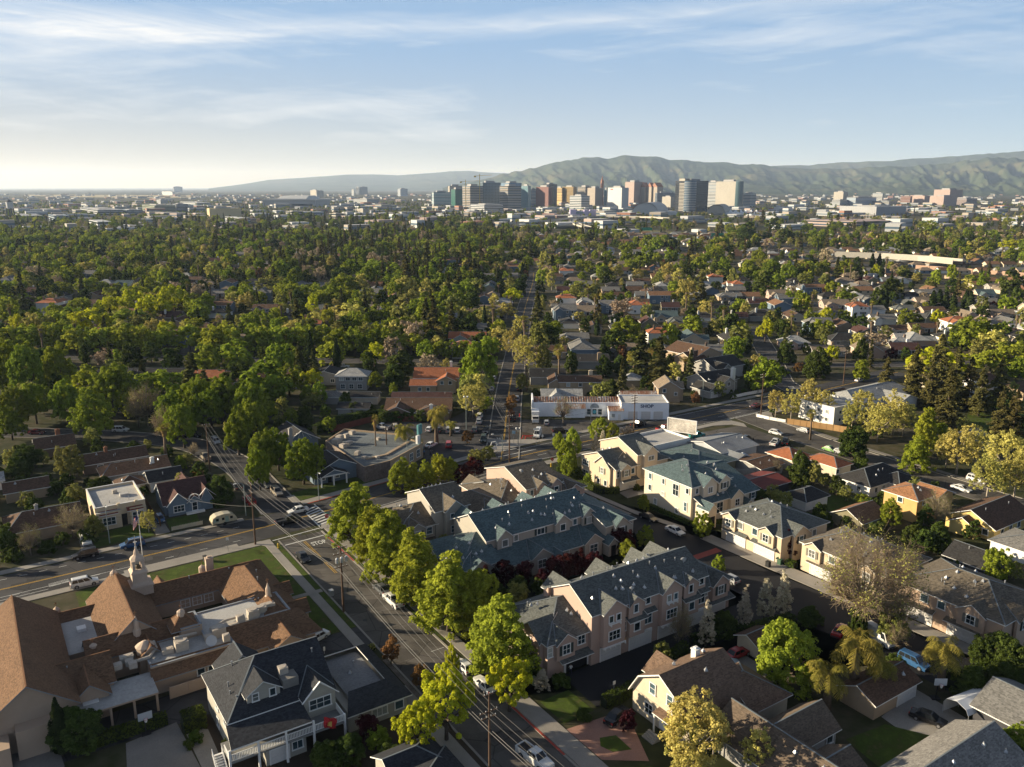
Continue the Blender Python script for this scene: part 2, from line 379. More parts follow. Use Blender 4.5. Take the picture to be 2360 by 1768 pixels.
for yy in (475, 600, 742, 900, 1080):
 road('cross_street', [(-620, yy + 14), (-60, yy), (6 + yy * .02, yy), (300, yy + 4), (720, yy + 20)], 8.5, asph, z=.016 - yy * 2e-6, ystripe=False, kerb=False, grid=False)
for xx in (-150, 190, 330):
 road('back_street', [(xx, 352), (xx + 6, 600), (xx + 20, 1100)], 8.5, asph, z=.012 + abs(xx) * 1e-6, ystripe=False, kerb=False, grid=False)

def patch(name, pts, m, z, parent=None, grid=True, kind='structure', th=0):
 P = [(ab(*p) if grid else Vector((p[0], p[1], 0))) for p in pts]
 q = MB(); top = [(p.x, p.y, z) for p in P]
 area = sum(top[i][0] * top[(i + 1) % len(top)][1] - top[(i + 1) % len(top)][0] * top[i][1] for i in range(len(top)))
 if area < 0: top = top[::-1]
 if th: q.solid([top], th, 0, 0)
 else: q.poly(top)
 return tag(q.obj(name, m, parent), kind=kind)
def rect(a0, a1, b0, b1): return [(a0, b0), (a1, b0), (a1, b1), (a0, b1)]
# pavements (raised slabs, .12 m)
def pave(pts, m=conc, z=.12, name='pavement'): return patch(name, pts, m, z, th=.12)
pave(rect(-6.3, -4.6, -66, -5.5)); pave(rect(-6.5, -4.2, -120, -66.2))
pave(rect(7.3, 9.2, -78, -3)); pave(rect(6.55, 9.6, -120, -78.2))
pave([(-90, -5.6), (-90, -3.6), (-6.3, -2.1), (-6.3, -4.2)]); pave([(-33, -3.0), (-33, -1.2), (-11, -.6), (-11, -2.15)], conc, .1)
pave([(-4.5, -5.4), (-4.5, -2.2), (-8, -2.2), (-6.2, -5.4)], conc, .114)
pave([(6.6, -3), (7.5, -.7), (11, .6), (13, .2), (9.3, -2.8)], conc, .116)
pave([(-90, 9.1), (-90, 11.3), (-6, 12.8), (-6, 11.2)])
pave([(8.5, 13.2), (8.5, 15.6), (62, 23.6), (62, 21.3)])
pave([(12, -.1), (64, 7.5), (63, 4.6), (13, -2.6)], conc, .122)
pave([(71, 7.5), (100, 8.6), (100, 6), (71, 4.8)], conc, .118)
pave([(62, 21.4), (84, 23), (84, 26), (76, 30), (72, 36), (69.6, 34), (72, 28)], conc, .117)
pave([(84, 22.7), (190, 23.9), (190, 26), (84, 24.7)], conc, .12)
pave([(120, 8.6), (148, 9), (149, 3), (147, 0), (145, 4), (139, 6.5), (120, 6.5)], conc, .12)
pave([(161, 8.6), (200, 9), (200, 6.4), (166, 6), (161, 1), (158.6, 4)], conc, .12)
pave([(160.5, -1), (157.5, -30), (155.2, -70), (156.7, -70), (159.2, -30), (162.2, -1)], conc_d, .12)
# lawns of the near blocks
patch('lawn', [(-30.5, -18.5), (-30.5, -5.2), (-6.4, -4.4), (-6.4, -46), (-10.5, -46), (-10.5, -18.5)], lawnm, .05)
patch('lawn', rect(-4.5, -3.5, -29.5, -6), lawnm, .09); patch('lawn', rect(-4.5, -3.5, -46, -31), lawnm, .09)
patch('lawn', rect(6.6, 7.2, -58, -6), lawnm, .09); patch('lawn', [(-42, -19), (-42, -5.8), (-34, -5.5), (-34, -19)], lawnm, .05)
pave(rect(-10.5, -3.6, -30.8, -29.6), conc, .1); patch('lawn', rect(10.3, 15.6, -86.6, -80.6), lawnm, .05)
patch('planting_bed', rect(-4.2, -3.5, -76, -58), gravel, .09); patch('planting_bed', rect(-4.2, -3.5, -100, -76), soil, .088)
patch('lawn', [(-20.6, 21.6), (-21, 14.6), (-14.8, 14.4), (-14, 21)], lawnm, .05); patch('lawn', [(-36, 21), (-36, 13.5), (-24.5, 13.6), (-25, 23)], lawnm, .05)
patch('lawn', [(8.5, 16), (8.5, 22), (26, 24.6), (29, 19)], lawnm, .05); pave([(6.8, 15), (6.8, 20.5), (8.6, 20.5), (8.6, 15)], conc, .1)
patch('driveway', [(-24.2, 13.4), (-24.2, 22), (-21.3, 22), (-21.3, 13.6)], conc_d, .06); patch('driveway', [(-38.5, 13), (-38.5, 22), (-36.2, 22), (-36.2, 13)], conc_d, .06)
patch('driveway', [(-13.8, -46.2), (-3.4, -46.2), (-3.4, -53.5), (-8.5, -53.5), (-13.8, -51)], asph, .05)
patch('church_yard', [(-60, -49), (-26, -49), (-26, -57), (-60, -57)], asph, .03); patch('patio', [(-41.6, -57.4), (-34.9, -56.4), (-34.2, -72), (-43.6, -72)], conc_d, .06)
patch('path', [(-34.4, -58.2), (-31.6, -60.4), (-31.8, -72), (-34.2, -72)], conc, .055); patch('church_walk', [(-60, -49), (-49.6, -47.6), (-49, -58), (-60, -66)], conc_d, .05)
patch('garden_bed', [(-31.6, -49), (-5, -53.6), (-5, -85), (-34, -85)], soil, .02)
# town house estate: lanes, court, kerbed beds
estate = patch('estate_grounds', [(9.4, -3), (62.5, 4.4), (62.5, -60), (75, -60), (75, -120), (98, -120), (98, 2), (72, 4.6), (9.4, -78)], mat('ground_cover', (.028, .034, .014), .95, .5, 1.2, 6., .1), .012)
lane = patch('private_lane', [(63.4, 8.2), (64.2, -8), (63.6, -19), (63.6, -36), (60.2, -58), (60.2, -76.5), (17, -77.2), (16.4, -86.3), (39, -83), (60.5, -86), (62.6, -96), (62.6, -125), (74.2, -125), (73.4, -85), (72.2, -70), (72.6, -52), (69.4, -34), (68.6, -19), (69, -8), (71.6, 7.6)], asph_new, .024)
patch('lane_paving', [(63.6, -19.6), (68.6, -19.6), (69.4, -34), (63.6, -34)], conc_d, .036, lane); patch('lane_paving', [(63.9, -22.5), (68.2, -22.5), (68.6, -30), (63.9, -30)], redp, .048, lane)
patch('lane_paving', [(60.2, -57.6), (71.6, -57.6), (71.4, -59.4), (60.2, -59.4)], redp, .036, lane)
pave([(72.3, -52.5), (75.6, -52.5), (76.9, -72), (73, -72)], conc, .1); pave([(73, -72.2), (77, -72.2), (78.4, -92), (74, -92)], conc, .1); pave([(74, -92.2), (77.5, -92.2), (78.4, -112), (75, -112)], conc, .1)
pave([(69.4, -8), (70.8, -8), (70.4, -19), (71.2, -32), (74, -46), (72.6, -48), (69.8, -34), (68.9, -19)], conc, .1); pave([(75.8, -22), (81.6, -21.6), (81.2, -26), (75, -26)], conc_d, .08)
patch('lawn', [(71.4, -8), (75.5, -8), (75, -20), (71, -19)], lawnm, .04)
patch('forecourt', [(9.7, -87.8), (16.5, -88.6), (17.6, -93), (14.8, -99), (9.8, -95.4)], pinkp, .05); patch('lawn', [(12.4, -91.8), (14.6, -92.6), (14.4, -96), (12, -95), (11.4, -93.2)], lawnm, .075)
patch('lawn', [(9.8, -97), (14.4, -100), (16, -106), (9.8, -106)], lawnm, .05)
patch('drive', [(30, -90), (38.5, -86.6), (45, -88), (44.6, -96), (36, -98)], conc_d, .04); patch('drive', [(48.6, -110.2), (59, -109), (58, -121), (52, -121.4), (47.6, -116)], conc, .045)
patch('lawn', [(40, -110.5), (47.5, -111.5), (52, -119), (44, -121), (38.6, -117)], lawnm, .055)
patch('car_park', [to_ab(W(5, *q)) for q in ((545, 770), (800, 775), (985, 690), (975, 400), (860, 440), (700, 520), (260, 545), (250, 600), (540, 640))], asph, .026); patch('shop_forecourt', [(84, 33), (86, 45), (94, 45), (112, 32), (114, 23), (88, 24)], asph_old, .03)
patch('verge', [(82, 24.4), (88, 24.4), (86, 33), (83, 35)], soil, .08)
patch('yard', [(104, -20), (133, -24), (146, -14), (147, 2), (118, 5), (108, 6), (104, -6)], asph_old, .016)
patch('lawn', [(112, -47), (126, -58), (120, -66), (108, -60)], lawnm, .03); patch('field', [(200, -40), (260, -10), (250, -60), (205, -75)], lawnm, .02)

# painted markings
mk = MB()
def bar(a0, b0, a1, b1, w, z=.045):
 p = ab(a0, b0); q = ab(a1, b1); d = (q - p).normalized(); n = Vector((-d.y, d.x, 0)) * w / 2
 mk.poly([(e.x, e.y, z) for e in (p - n, q - n, q + n, p + n)])
bar(-2.8, -6.9, 5.9, -6.4, .35); bar(-4.2, -3.2, 6.9, -2.2, .3)
bar(7.1, 7.6, 6.9, -1.5, .3); bar(10.6, 11.8, 10.8, .9, .3)
for i in range(8): bar(7.25, -.4 + i * 1.35, 10.5, .6 + i * 1.42, .55)
for i in range(-24, 0):
 bar(i * 3.4 - 6, 8.2 + i * .05, i * 3.4 - 4.6, 8.23 + i * .05, .12)
 if i % 2: bar(i * 3.4 - 8, .9 + i * .12, i * 3.4 - 6.4, .95 + i * .12, .12)
bar(-90, -1.6, -30, .2, .12); bar(-90, -3., -46, -1.6, .12)
for i in range(5): bar(-45.8, -.7 + i * .33, -42.4, -.35 + i * .33, .1)
for i in range(13): bar(76 + i * 8, 12.9, 79 + i * 8, 12.9, .13)
bar(20, 1.8, 62, 8.9, .13); bar(74, 20.2, 190, 22.2, .13); bar(73, 9.6, 190, 10, .13); [bar(*to_ab(W(5, *p)), *to_ab(W(5, *q)), .32) for p, q in (((990, 727), (1135, 702)), ((1015, 757), (1260, 707)))]
bar(143, 8.9, 163, 9.3, .3); bar(200, 26, 207.6, 21.8, .35)
for (a, b) in ((5.8, -60), (5.8, -68)): bar(a, b, 3.4, b, .1)
tag(mk.obj('road_markings', paint_w, roadB), kind='structure')
ym = MB(); mk2 = mk; mk = ym; bar(1.15, -7.2, 1.15, -25, .12); bar(1.5, -7.2, 1.5, -25, .12)
tag(ym.obj('centre_line', paint_y, roadA), kind='structure')
mk = MB(); bar(6.25, -8, 6.25, -22, .34, .137); bar(6.25, -78, 6.25, -92, .34, .137); bar(9.4, 13.05, 40, 17.6, .34, .137)
tag(mk.obj('kerb_paint', paint_r, roadA), kind='structure')
dg_cache = []
def text_obj(s, m, size, parent, loc, rot, depth=.004, name='lettering', stretch=(1, 1), bold=0.):
 cu = bpy.data.curves.new('tmp', 'FONT'); cu.body = s; cu.size = size; cu.extrude = depth; cu.align_x = 'CENTER'; cu.align_y = 'CENTER'; cu.offset = bold; cu.resolution_u = 3
 o = bpy.data.objects.new('tmp', cu); C.objects.link(o)
 me = bpy.data.meshes.new_from_object(o.evaluated_get(bpy.context.evaluated_depsgraph_get()))
 bpy.data.objects.remove(o); bpy.data.curves.remove(cu)
 me.materials.clear(); me.materials.append(m)
 r = link(name, me, parent, loc); r.rotation_euler = rot; r.scale = (stretch[0], stretch[1], 1)
 return r
p = ab(3.6, -9.6); tag(text_obj('STOP', paint_w, 1.3, roadA, (p.x, p.y, .04), (0, 0, TH), .004, 'road_lettering', (1., 2.), .015), kind='structure')
p = ab(202, 26.5); tag(text_obj('STOP', paint_w, 1.3, roadF, (p.x, p.y, .04), (0, 0, TH + PI + .9), .004, 'road_lettering', (1., 2.), .015), kind='structure')
p = W(5, 1020, 640); tag(text_obj('25', paint_w, 1.4, roadC, (p.x, p.y, .04), (0, 0, 0), .004, 'road_lettering', (1., 1.8), .015), kind='structure')
# manhole covers and tar patches
mh = MB()
for (k, x, y) in ((2, 153, 462), (2, 135, 515), (2, 170, 690), (8, 720, 735), (1, 1340, 560)):
 p = W(k, x, y); mh.lathe([(.45, .0), (.45, .012)], (p.x, p.y, .03), 12)
tag(mh.obj('manhole_covers', mat('iron', (.03, .03, .03), .6), roadA), kind='structure')
# building kit
white = mat('trim_white', (.72, .71, .68), .6, .12, 2., 12.)
gutter = mat('gutter_metal', (.33, .35, .36), .5, .2, 2., 10.)
pane_m = glass(); pane_c = glass('window_curtained', (.16, .17, .16), .2)
dark_m = mat('dark_door_and_shade', (.012, .012, .013), .9, .3)
door_white = mat('garage_door_white', (.62, .6, .57), .5, .12, 1., 8.)
greenshut = mat('shutter_paint', (.035, .05, .045), .7, .2); greyshut = mat('shutter_grey', (.17, .16, .13), .7, .2)
metal = mat('galvanised', (.4, .41, .42), .4, .25, 2., 9., .5, .5)
ac_m = mat('unit_beige', (.42, .37, .31), .7, .2, 2., 9.)
wood = mat('wood_fence', (.13, .075, .04), .9, .35, 1., 6., .1, stretch=(1, 1, .3))
wood_l = mat('wood_new', (.36, .22, .1), .9, .25, 1., 6., .1)
stone = mat('stone_wall', (.16, .13, .115), .9, .6, 1.2, 2.5, .2)
DIRS = {'S': 0., 'E': PI / 2, 'N': PI, 'W': -PI / 2}
MESHC = {}
def win_mesh(w, h, st):
 k = ('win', round(w, 2), round(h, 2), st)
 if k in MESHC: return MESHC[k]
 f = MB(); c = .13
 f.box(-w / 2 - c, w / 2 + c, -.09, .01, h / 2, h / 2 + c); f.box(-w / 2 - c - .06, w / 2 + c + .06, -.16, .01, -h / 2 - c, -h / 2)
 f.box(-w / 2 - c, -w / 2, -.088, .01, -h / 2, h / 2); f.box(w / 2, w / 2 + c, -.088, .01, -h / 2, h / 2)
 n = max(1, round(w / .85))
 for i in range(1, n): f.box(-w / 2 + w * i / n - .035, -w / 2 + w * i / n + .035, -.06, .01, -h / 2, h / 2)
 if st == 2 or h > 1.3: f.box(-w / 2, w / 2, -.055, .01, -.03, .03)
 p = MB(); p.poly([(-w / 2, -.025, -h / 2), (w / 2, -.025, -h / 2), (w / 2, -.025, h / 2), (-w / 2, -.025, h / 2)])
 s = MB(); s.box(-.24, .24, -.08, .005, -h / 2 - .05, h / 2 + .05)
 for z in range(int(h / .14)): s.box(-.2, .2, -.095, -.075, -h / 2 + .03 + z * .14, -h / 2 + .11 + z * .14)
 MESHC[k] = (f.mesh('window', [white]), p.mesh('pane', [pane_m]), p.mesh('pane', [pane_c]), s.mesh('shutter', [greenshut]), s.mesh('shutter', [greyshut])); return MESHC[k]
def gar_mesh(w, h):
 k = ('gar', round(w, 1), round(h, 1))
 if k in MESHC: return MESHC[k]
 g = MB(); n = 4
 for i in range(n): g.box(-w / 2, w / 2, -.05 - .012 * (i % 2), .0, h * i / n + .01, h * (i + 1) / n - .02)
 for i in range(n):
  for j in range(int(w / .6)): x = -w / 2 + .12 + j * (w - .1) / int(w / .6); g.box(x, x + .4, -.075, -.05, h * i / n + .1, h * (i + 1) / n - .12)
 fr = MB(); fr.box(-w / 2 - .15, -w / 2, -.1, .01, 0, h + .15); fr.box(w / 2, w / 2 + .15, -.1, .01, 0, h + .15); fr.box(-w / 2, w / 2, -.1, .01, h, h + .15)
 MESHC[k] = (g.mesh('garage_door', [door_white]), fr.mesh('frame', [white])); return MESHC[k]
def cached(key, fn):
 if key not in MESHC: MESHC[key] = fn()
 return MESHC[key]
def vent_mesh():
 v = MB(); v.lathe([(.34, -.12), (.34, .06), (.06, .4)], n=4); v.box(-.05, .05, -.05, .05, .3, .52); return v.mesh('roof_vent', [metal])
def pipe_mesh():
 v = MB(); v.lathe([(.09, -.15), (.09, .5)], n=6); v.lathe([(.13, .46), (.13, .58)], n=6); return v.mesh('vent_pipe', [metal])
class B:
 def __init__(s, name, label, cat, a=0., b=0., wallm=None, roofm=None, trimm=None, loc=None, rz=None, group=None, z=0.):
  s.a, s.b = a, b
  s.root = empty(name, loc if loc is not None else ab(a, b, z), TH if rz is None else rz, label, cat, group)
  s.wm, s.rm, s.tm = wallm, roofm, trimm or white
  s.w = MB(); s.r = MB(); s.tr = MB(); s.extra = []
 def part(s, name, mb, mats, parent=None, smooth=False): return mb.obj(name, mats, parent or s.root, smooth)
 def put(s, name, me, x, y, z, rz=0., parent=None, sc=None):
  o = link(name, me, parent or s.root, (x - s.a, y - s.b, z), rz)
  if sc: o.scale = sc
  return o
 def _wall(s, x0, x1, y0, y1, z0, z1):
  s.w.box(x0 - s.a, x1 - s.a, y0 - s.b, y1 - s.b, z0, z1)
 def gable(s, x0, x1, y0, y1, z0, ze, rise, axis='x', ov=.45, hip=(0, 0), wall=True, mi=0, t=.16, ovg=None):
  x0, x1, y0, y1 = x0 - s.a, x1 - s.a, y0 - s.b, y1 - s.b
  ovg = ov if ovg is None else ovg
  fl = (lambda p: p) if axis == 'x' else (lambda p: (p[1], p[0], p[2]))
  X0, X1, Y0, Y1 = (x0, x1, y0, y1) if axis == 'x' else (y0, y1, x0, x1)
  yc = (Y0 + Y1) / 2; hd = (Y1 - Y0) / 2; sl = rise / hd; zl = ze - sl * ov; zr = ze + rise
  o0 = ov if hip[0] else ovg; o1 = ov if hip[1] else ovg
  A = (X0 + hip[0] * hd if hip[0] else X0 - ovg, yc, zr); Bq = (X1 - hip[1] * hd if hip[1] else X1 + ovg, yc, zr)
  E00 = (X0 - o0, Y0 - ov, zl); E10 = (X1 + o1, Y0 - ov, zl); E11 = (X1 + o1, Y1 + ov, zl); E01 = (X0 - o0, Y1 + ov, zl)
  if A[0] > Bq[0]: A = Bq = ((A[0] + Bq[0]) / 2, yc, zr)
  P = [[E00, E10, Bq, A] if A != Bq else [E00, E10, A], [E11, E01, A, Bq] if A != Bq else [E11, E01, A]]
  if hip[0]: P.append([E01, E00, A])
  if hip[1]: P.append([E10, E11, Bq])
  P = [[fl(p) for p in q] for q in P]
  if axis != 'x': P = [q[::-1] for q in P]
  s.r.solid(P, t, mi, 2)
  cap = [(A, Bq)] + ([(E00, A), (E01, A)] if hip[0] else []) + ([(E10, Bq), (E11, Bq)] if hip[1] else [])
  for p, q in cap:
   if p != q: s.r.obox(Vector(fl(p)) + Vector((0, 0, .03)), Vector(fl(q)) + Vector((0, 0, .03)), .2, .05, 3)
  if wall:
   s.w.box(x0, x1, y0, y1, z0, ze - .02, bottom=False)
   for k, (hp, X) in enumerate(zip(hip, (X0, X1))):
    if not hp:
     tri = [fl((X, Y0, ze - .05)), fl((X, Y1, ze - .05)), fl((X, yc, zr - .08))]
     s.w.poly(tri if (k == 1) == (axis == 'x') else tri[::-1])
  return zr
 def dormer(s, xc, w, yf, zb, ze, rise, main, d=-1, ov=.35, axis='x', wall=True, mi=0, flash=True):
  """gable that grows out of a roof slope; main = (eave line, eave height, slope); d = -1 faces down the axis"""
  ym, zm, sl = main; hw = w / 2; g = rise / hw; zl = ze - g * ov; zr = ze + rise
  off = s.b if axis == 'x' else s.a; xo = s.a if axis == 'x' else s.b
  yof = lambda z: ym - d * ((z - zm) / sl)
  f = (lambda x, y, z: (x - xo, y - off, z)) if axis == 'x' else (lambda x, y, z: (y - off, x - xo, z))
  yfr = yf + d * ov; yr = yof(zr); yl = yof(zl)
  Lq = [f(xc - hw - ov, yfr, zl), f(xc, yfr, zr), f(xc, yr, zr), f(xc - hw - ov, yl, zl)]
  Rq = [f(xc + hw + ov, yfr, zl), f(xc + hw + ov, yl, zl), f(xc, yr, zr), f(xc, yfr, zr)]
  flip = (d == 1) != (axis != 'x')
  s.r.solid([q[::-1] if flip else q for q in (Lq, Rq)], .14, mi, 2)
  if flash and axis == 'x':
   for q in (Lq, Rq):
    e = q[3] if q is Lq else q[1]
    s.r.obox(Vector(e) + Vector((0, 0, .07)), Vector(f(xc, yr, zr)) + Vector((0, 0, .07)), .13, .06, 3)
  if wall:
   yb = yof(ze) - d * .3
   p0 = f(xc - hw, min(yf, yb), 0); p1 = f(xc + hw, max(yf, yb), 0)
   s.w.box(min(p0[0], p1[0]), max(p0[0], p1[0]), min(p0[1], p1[1]), max(p0[1], p1[1]), zb, ze, bottom=False)
   s.w.poly([f(xc - hw, yf, ze - .03), f(xc + hw, yf, ze - .03), f(xc, yf, zr - .1)][::-1 if flip else 1])
 def flat(s, x0, x1, y0, y1, z0, z1, par=.4, mi=1, cap=True, wall=True):
  x0, x1, y0, y1 = x0 - s.a, x1 - s.a, y0 - s.b, y1 - s.b
  if wall: s.w.box(x0, x1, y0, y1, z0, z1 - .02, bottom=False)
  tks = .22
  if par:
   for q in ((x0, x1, y0, y0 + tks), (x0, x1, y1 - tks, y1), (x0, x0 + tks, y0 + tks, y1 - tks), (x1 - tks, x1, y0 + tks, y1 - tks)):
    s.w.box(*q, z1 - .02, z1 + par)
    if cap: s.tr.box(q[0] - .04, q[1] + .04, q[2] - .04, q[3] + .04, z1 + par, z1 + par + .07)
  s.r.poly([(x0 + .02, y0 + .02, z1), (x1 - .02, y0 + .02, z1), (x1 - .02, y1 - .02, z1), (x0 + .02, y1 - .02, z1)], mi)
 def slab(s, polys, t=.16, mi=0): s.r.solid([[(p[0] - s.a, p[1] - s.b, p[2]) for p in q] for q in polys], t, mi, 2)
 def tri_wall(s, *pts): s.w.poly([(p[0] - s.a, p[1] - s.b, p[2]) for p in pts])
 def wbox(s, x0, x1, y0, y1, z0, z1): s._wall(x0, x1, y0, y1, z0, z1)
 def tbox(s, x0, x1, y0, y1, z0, z1): s.tr.box(x0 - s.a, x1 - s.a, y0 - s.b, y1 - s.b, z0, z1)
 def win(s, x, y, z, w=1.1, h=1.3, d='S', shut=0, st=0, simple=False):
  M = win_mesh(w, h, st); o = s.put('window', M[0], x, y, z, DIRS[d])
  pn = link('pane', M[1 if R.random() < .7 else 2], o)
  if shut:
   for sg in (-1, 1): link('shutter', M[2 + shut], o, (sg * (w / 2 + .4), 0, 0))
  return o
 def garage(s, x, y, z=0.03, w=4.9, h=2.2, d='S'):
  M = gar_mesh(w, h); o = s.put('garage_door', M[0], x, y, z, DIRS[d]); link('frame', M[1], o); return o
 def door(s, x, y, z=0., w=1., h=2.1, d='S', m=None):
  q = MB(); q.box(-w / 2, w / 2, -.06, 0, 0, h); q.box(-w / 2 + .12, w / 2 - .12, -.075, -.06, h * .1, h * .45); q.box(-w / 2 + .12, w / 2 - .12, -.075, -.06, h * .52, h * .92)
  me = cached(('door', w, h, (m or dark_m).name), lambda: q.mesh('door', [m or dark_m])); return s.put('door', me, x, y, z, DIRS[d])
 def vent(s, x, y, z, big=True):
  return s.put('roof_vent' if big else 'vent_pipe', cached('vent', vent_mesh) if big else cached('pipe', pipe_mesh), x, y, z, R.random() * 3 if big else 0)
 def dish(s, x, y, z, rz=0., sc=1.):
  def mk():
   d = MB(); pr = [(.02, 0), (.2, .02), (.38, .09), (.5, .17)]; d.lathe(pr, n=14); d.xform(Matrix.Rotation(rad(58), 4, 'X')); d.tube([(0, 0, 0), (0, .15, -.5)], .03, 5); d.tube([(0, -.1, .1), (0, -.45, .35)], .02, 4); return d.mesh('satellite_dish', [mat('dish_grey', (.45, .46, .47), .5, .1)])
  return s.put('satellite_dish', cached('dish', mk), x, y, z + .5, rz, sc=(sc, sc, sc))
 def chimney(s, x, y, z0, z1, w=.9, d=.7, m=None):
  q = MB(); q.box(-w / 2, w / 2, -d / 2, d / 2, z0, z1); q.box(-w / 2 - .08, w / 2 + .08, -d / 2 - .08, d / 2 + .08, z1, z1 + .14); q.box(-w / 4, w / 4, -d / 4, d / 4, z1 + .14, z1 + .4)
  return s.put('chimney', q.mesh('chimney', [m or s.wm]), x, y, 0)
 def bx(s, name, x0, x1, y0, y1, z0, z1, m, top=None):
  q = MB(); q.box(x0 - s.a, x1 - s.a, y0 - s.b, y1 - s.b, z0, z1); return s.part(name, q, m)
 def ac(s, x, y, z, sx=1.2, sy=1.2, h=.9, rz=0.):
  def mk():
   q = MB(); q.box(-.5, .5, -.5, .5, 0, 1); q.lathe([(.4, 1.), (.4, 1.06), (.34, 1.06)], n=12); 
   for i in range(5): q.box(-.505, .505, -.505, .505, .15 + i * .15, .2 + i * .15)
   return q.mesh('roof_unit', [ac_m])
  return s.put('roof_unit', cached('ac', mk), x, y, z, rz, sc=(sx, sy, h))
 def finish(s, flash=None):
  if s.w.v: s.part('wall', s.w, s.wm)
  if s.r.v: s.part('roof', s.r, [s.rm, s.rm2 if hasattr(s, 'rm2') else s.rm, s.tm, flash or getattr(s, 'fl', s.rm)])
  if s.tr.v: s.part('trim', s.tr, s.tm)
  return s.root
flash_m = mat('roof_flashing', (.16, .18, .19), .5, .2)
# church with brown roofs
stucco_b = mat('stucco_beige', (.42, .31, .225), .9, .15, .8, 20.)
brown_sh = shingle('shingle_brown', (.148, .086, .05))
flat_w = mat('flat_roof_white', (.38, .37, .35), .85, .3, .5, 3., .2)
flat_g = mat('flat_roof_grey', (.2, .2, .2), .9, .4, .5, 3., .2)
c = B('church', 'sprawling beige church with brown shingle roofs, small spires and a belfry', 'church', -30, -30, stucco_b, brown_sh, mat('gutter_blue', (.26, .28, .3), .6, .2))
c.rm2 = flat_w; c.fl = mat('brown_cap', (.2, .1, .05), .9, .3)
c.gable(-57.4, -46.4, -51.5, -22.5, 0, 5.2, 4.2, 'y', .5)                       # great hall
c.wbox(-57.0, -54.6, -55, -51.4, 0, 3.2); c.wbox(-53.8, -49.6, -53.6, -51.4, 0, 4.2)
c.flat(-46.4, -40.8, -36.5, -25.2, 0, 4., 0); c.gable(-46.4, -40.6, -25.4, -20.6, 0, 3.4, 1.5, 'x', .4)
c.bx('skylight', -43.9, -42.6, -30, -28.6, 4.0, 4.5, white)
c.gable(-41, -32.2, -38.2, -19.4, 0, 4.4, 3.9, 'y', .45, (0, 0)); c.gable(-43.5, -30.4, -40.2, -35.2, 0, 4.3, 2., 'x', .4); c.gable(-37, -33.6, -43, -39.5, 0, 3.9, 1.6, 'y', .35)
c.gable(-33.6, -13, -24.6, -18.6, 0, 3.1, 2.1, 'x', .45); c.gable(-30.6, -28.2, -22, -16.8, 0, 3., 1.4, 'y', .35)
c.gable(-20.4, -11.2, -44.8, -17.2, 0, 3.1, 2.7, 'y', .45, (1, 1.5)); 
c.gable(-13.2, -9.9, -40.8, -37.6, 0, 2.9, 1.4, 'x', .35); c.gable(-13.2, -10.2, -33, -29.6, 0, 2.9, 1.3, 'x', .35)
c.flat(-27.6, -13.6, -43.4, -35.4, 0, 4.7, .12); c.flat(-36.2, -24, -47.2, -40.2, 0, 4.1, .12); c.flat(-30.6, -27.4, -41.6, -36.8, 0, 5.8, .2)
c.gable(-31.6, -28.2, -41.2, -37.8, 5.4, 6.2, 1.7, 'x', .45, (1, 1))
c.slab([[(-36.4, -48.8, 2.7), (-24.6, -48.8, 2.7), (-24.6, -46.6, 4.4), (-36.4, -46.6, 4.4)]]); c.wbox(-36, -25, -47.9, -46.4, 0, 3.2)
c.slab([[(-24.6, -48.4, 2.7), (-10.2, -48.4, 2.7), (-12.4, -43.2, 5.1), (-24.6, -43.2, 5.1)]]); c.wbox(-24.4, -11.2, -47.4, -43, 0, 3.)
c.gable(-18.9, -13.6, -50.2, -44.8, 2.5, 3.0, 1.7, 'y', .4)
for x in (-18.5, -14.): c.wbox(x - .35, x + .35, -50.1, -49.4, 0, 2.6)
c.gable(-48.6, -41.2, -47, -38.6, 0, 4., 2.4, 'x', .4); c.gable(-46.8, -42.2, -49.6, -43.4, 0, 3.9, 1.9, 'y', .4)
c.bx('awning', -45.6, -43.6, -50.4, -49.6, 3.1, 3.3, white); c.win(-44.6, -49.62, 2.5, 1.8, .8, 'S')
c.flat(-49.4, -36.2, -52.6, -46.4, 2.9, 3.15, 0)
for i in range(5): c.wbox(-48.6 + i * 3, -48.3 + i * 3, -52.3, -52, 0, 2.9)
c.wbox(-49, -41.5, -46.6, -46.2, 0, 2.9)
c.win(-29.4, -47.95, 1.7, 1., 1.2); c.win(-27.8, -47.95, 1.7, 1., 1.2); c.win(-22.5, -47.45, 1.6, 2., 1.2)
for x in (-26.5, -24.5, -22.5): c.win(x, -24.55, 1.6, 1.4, 1.4)
c.win(-11.15, -22, 1.6, 1.4, 1.3, 'E'); c.win(-11.15, -27, 1.6, 1.4, 1.3, 'E'); c.win(-11.15, -35, 1.6, 1.4, 1.3, 'E')
for y in (-49, -44, -38): c.win(-57.45, y, 2.6, 1., 2., 'W')
spire_m = mat('spire_stone', (.5, .39, .3), .85, .18, 1., 14.)
c.root['label'] = 'sprawling beige church with brown shingle roofs, courtyard, belfry and rooftop vents'
sp = MB(); sx, sy = -33.2 + 30, -22.6 + 30                                    # belfry
sp.box(sx - 1.9, sx + 1.9, sy - 1.9, sy + 1.9, 5, 7.4); sp.box(sx - 2.05, sx + 2.05, sy - 2.05, sy + 2.05, 7.4, 7.7)
sp.lathe([(2.1, 7.7), (1.75, 8.4), (1.7, 11.), (2., 11.1), (1.4, 11.9)], (sx, sy, 0), 4)
for dx in (-.75, .75):
 for dy in (-.75, .75): sp.box(sx + dx - .24, sx + dx + .24, sy + dy - .24, sy + dy + .24, 11.8, 14.2)
sp.box(sx - 1.05, sx + 1.05, sy - 1.05, sy + 1.05, 14.2, 14.5); sp.lathe([(1.25, 14.5), (1.0, 15.2), (.5, 15.8), (.42, 16.6), (.16, 17.6)], (sx, sy, 0), 8)
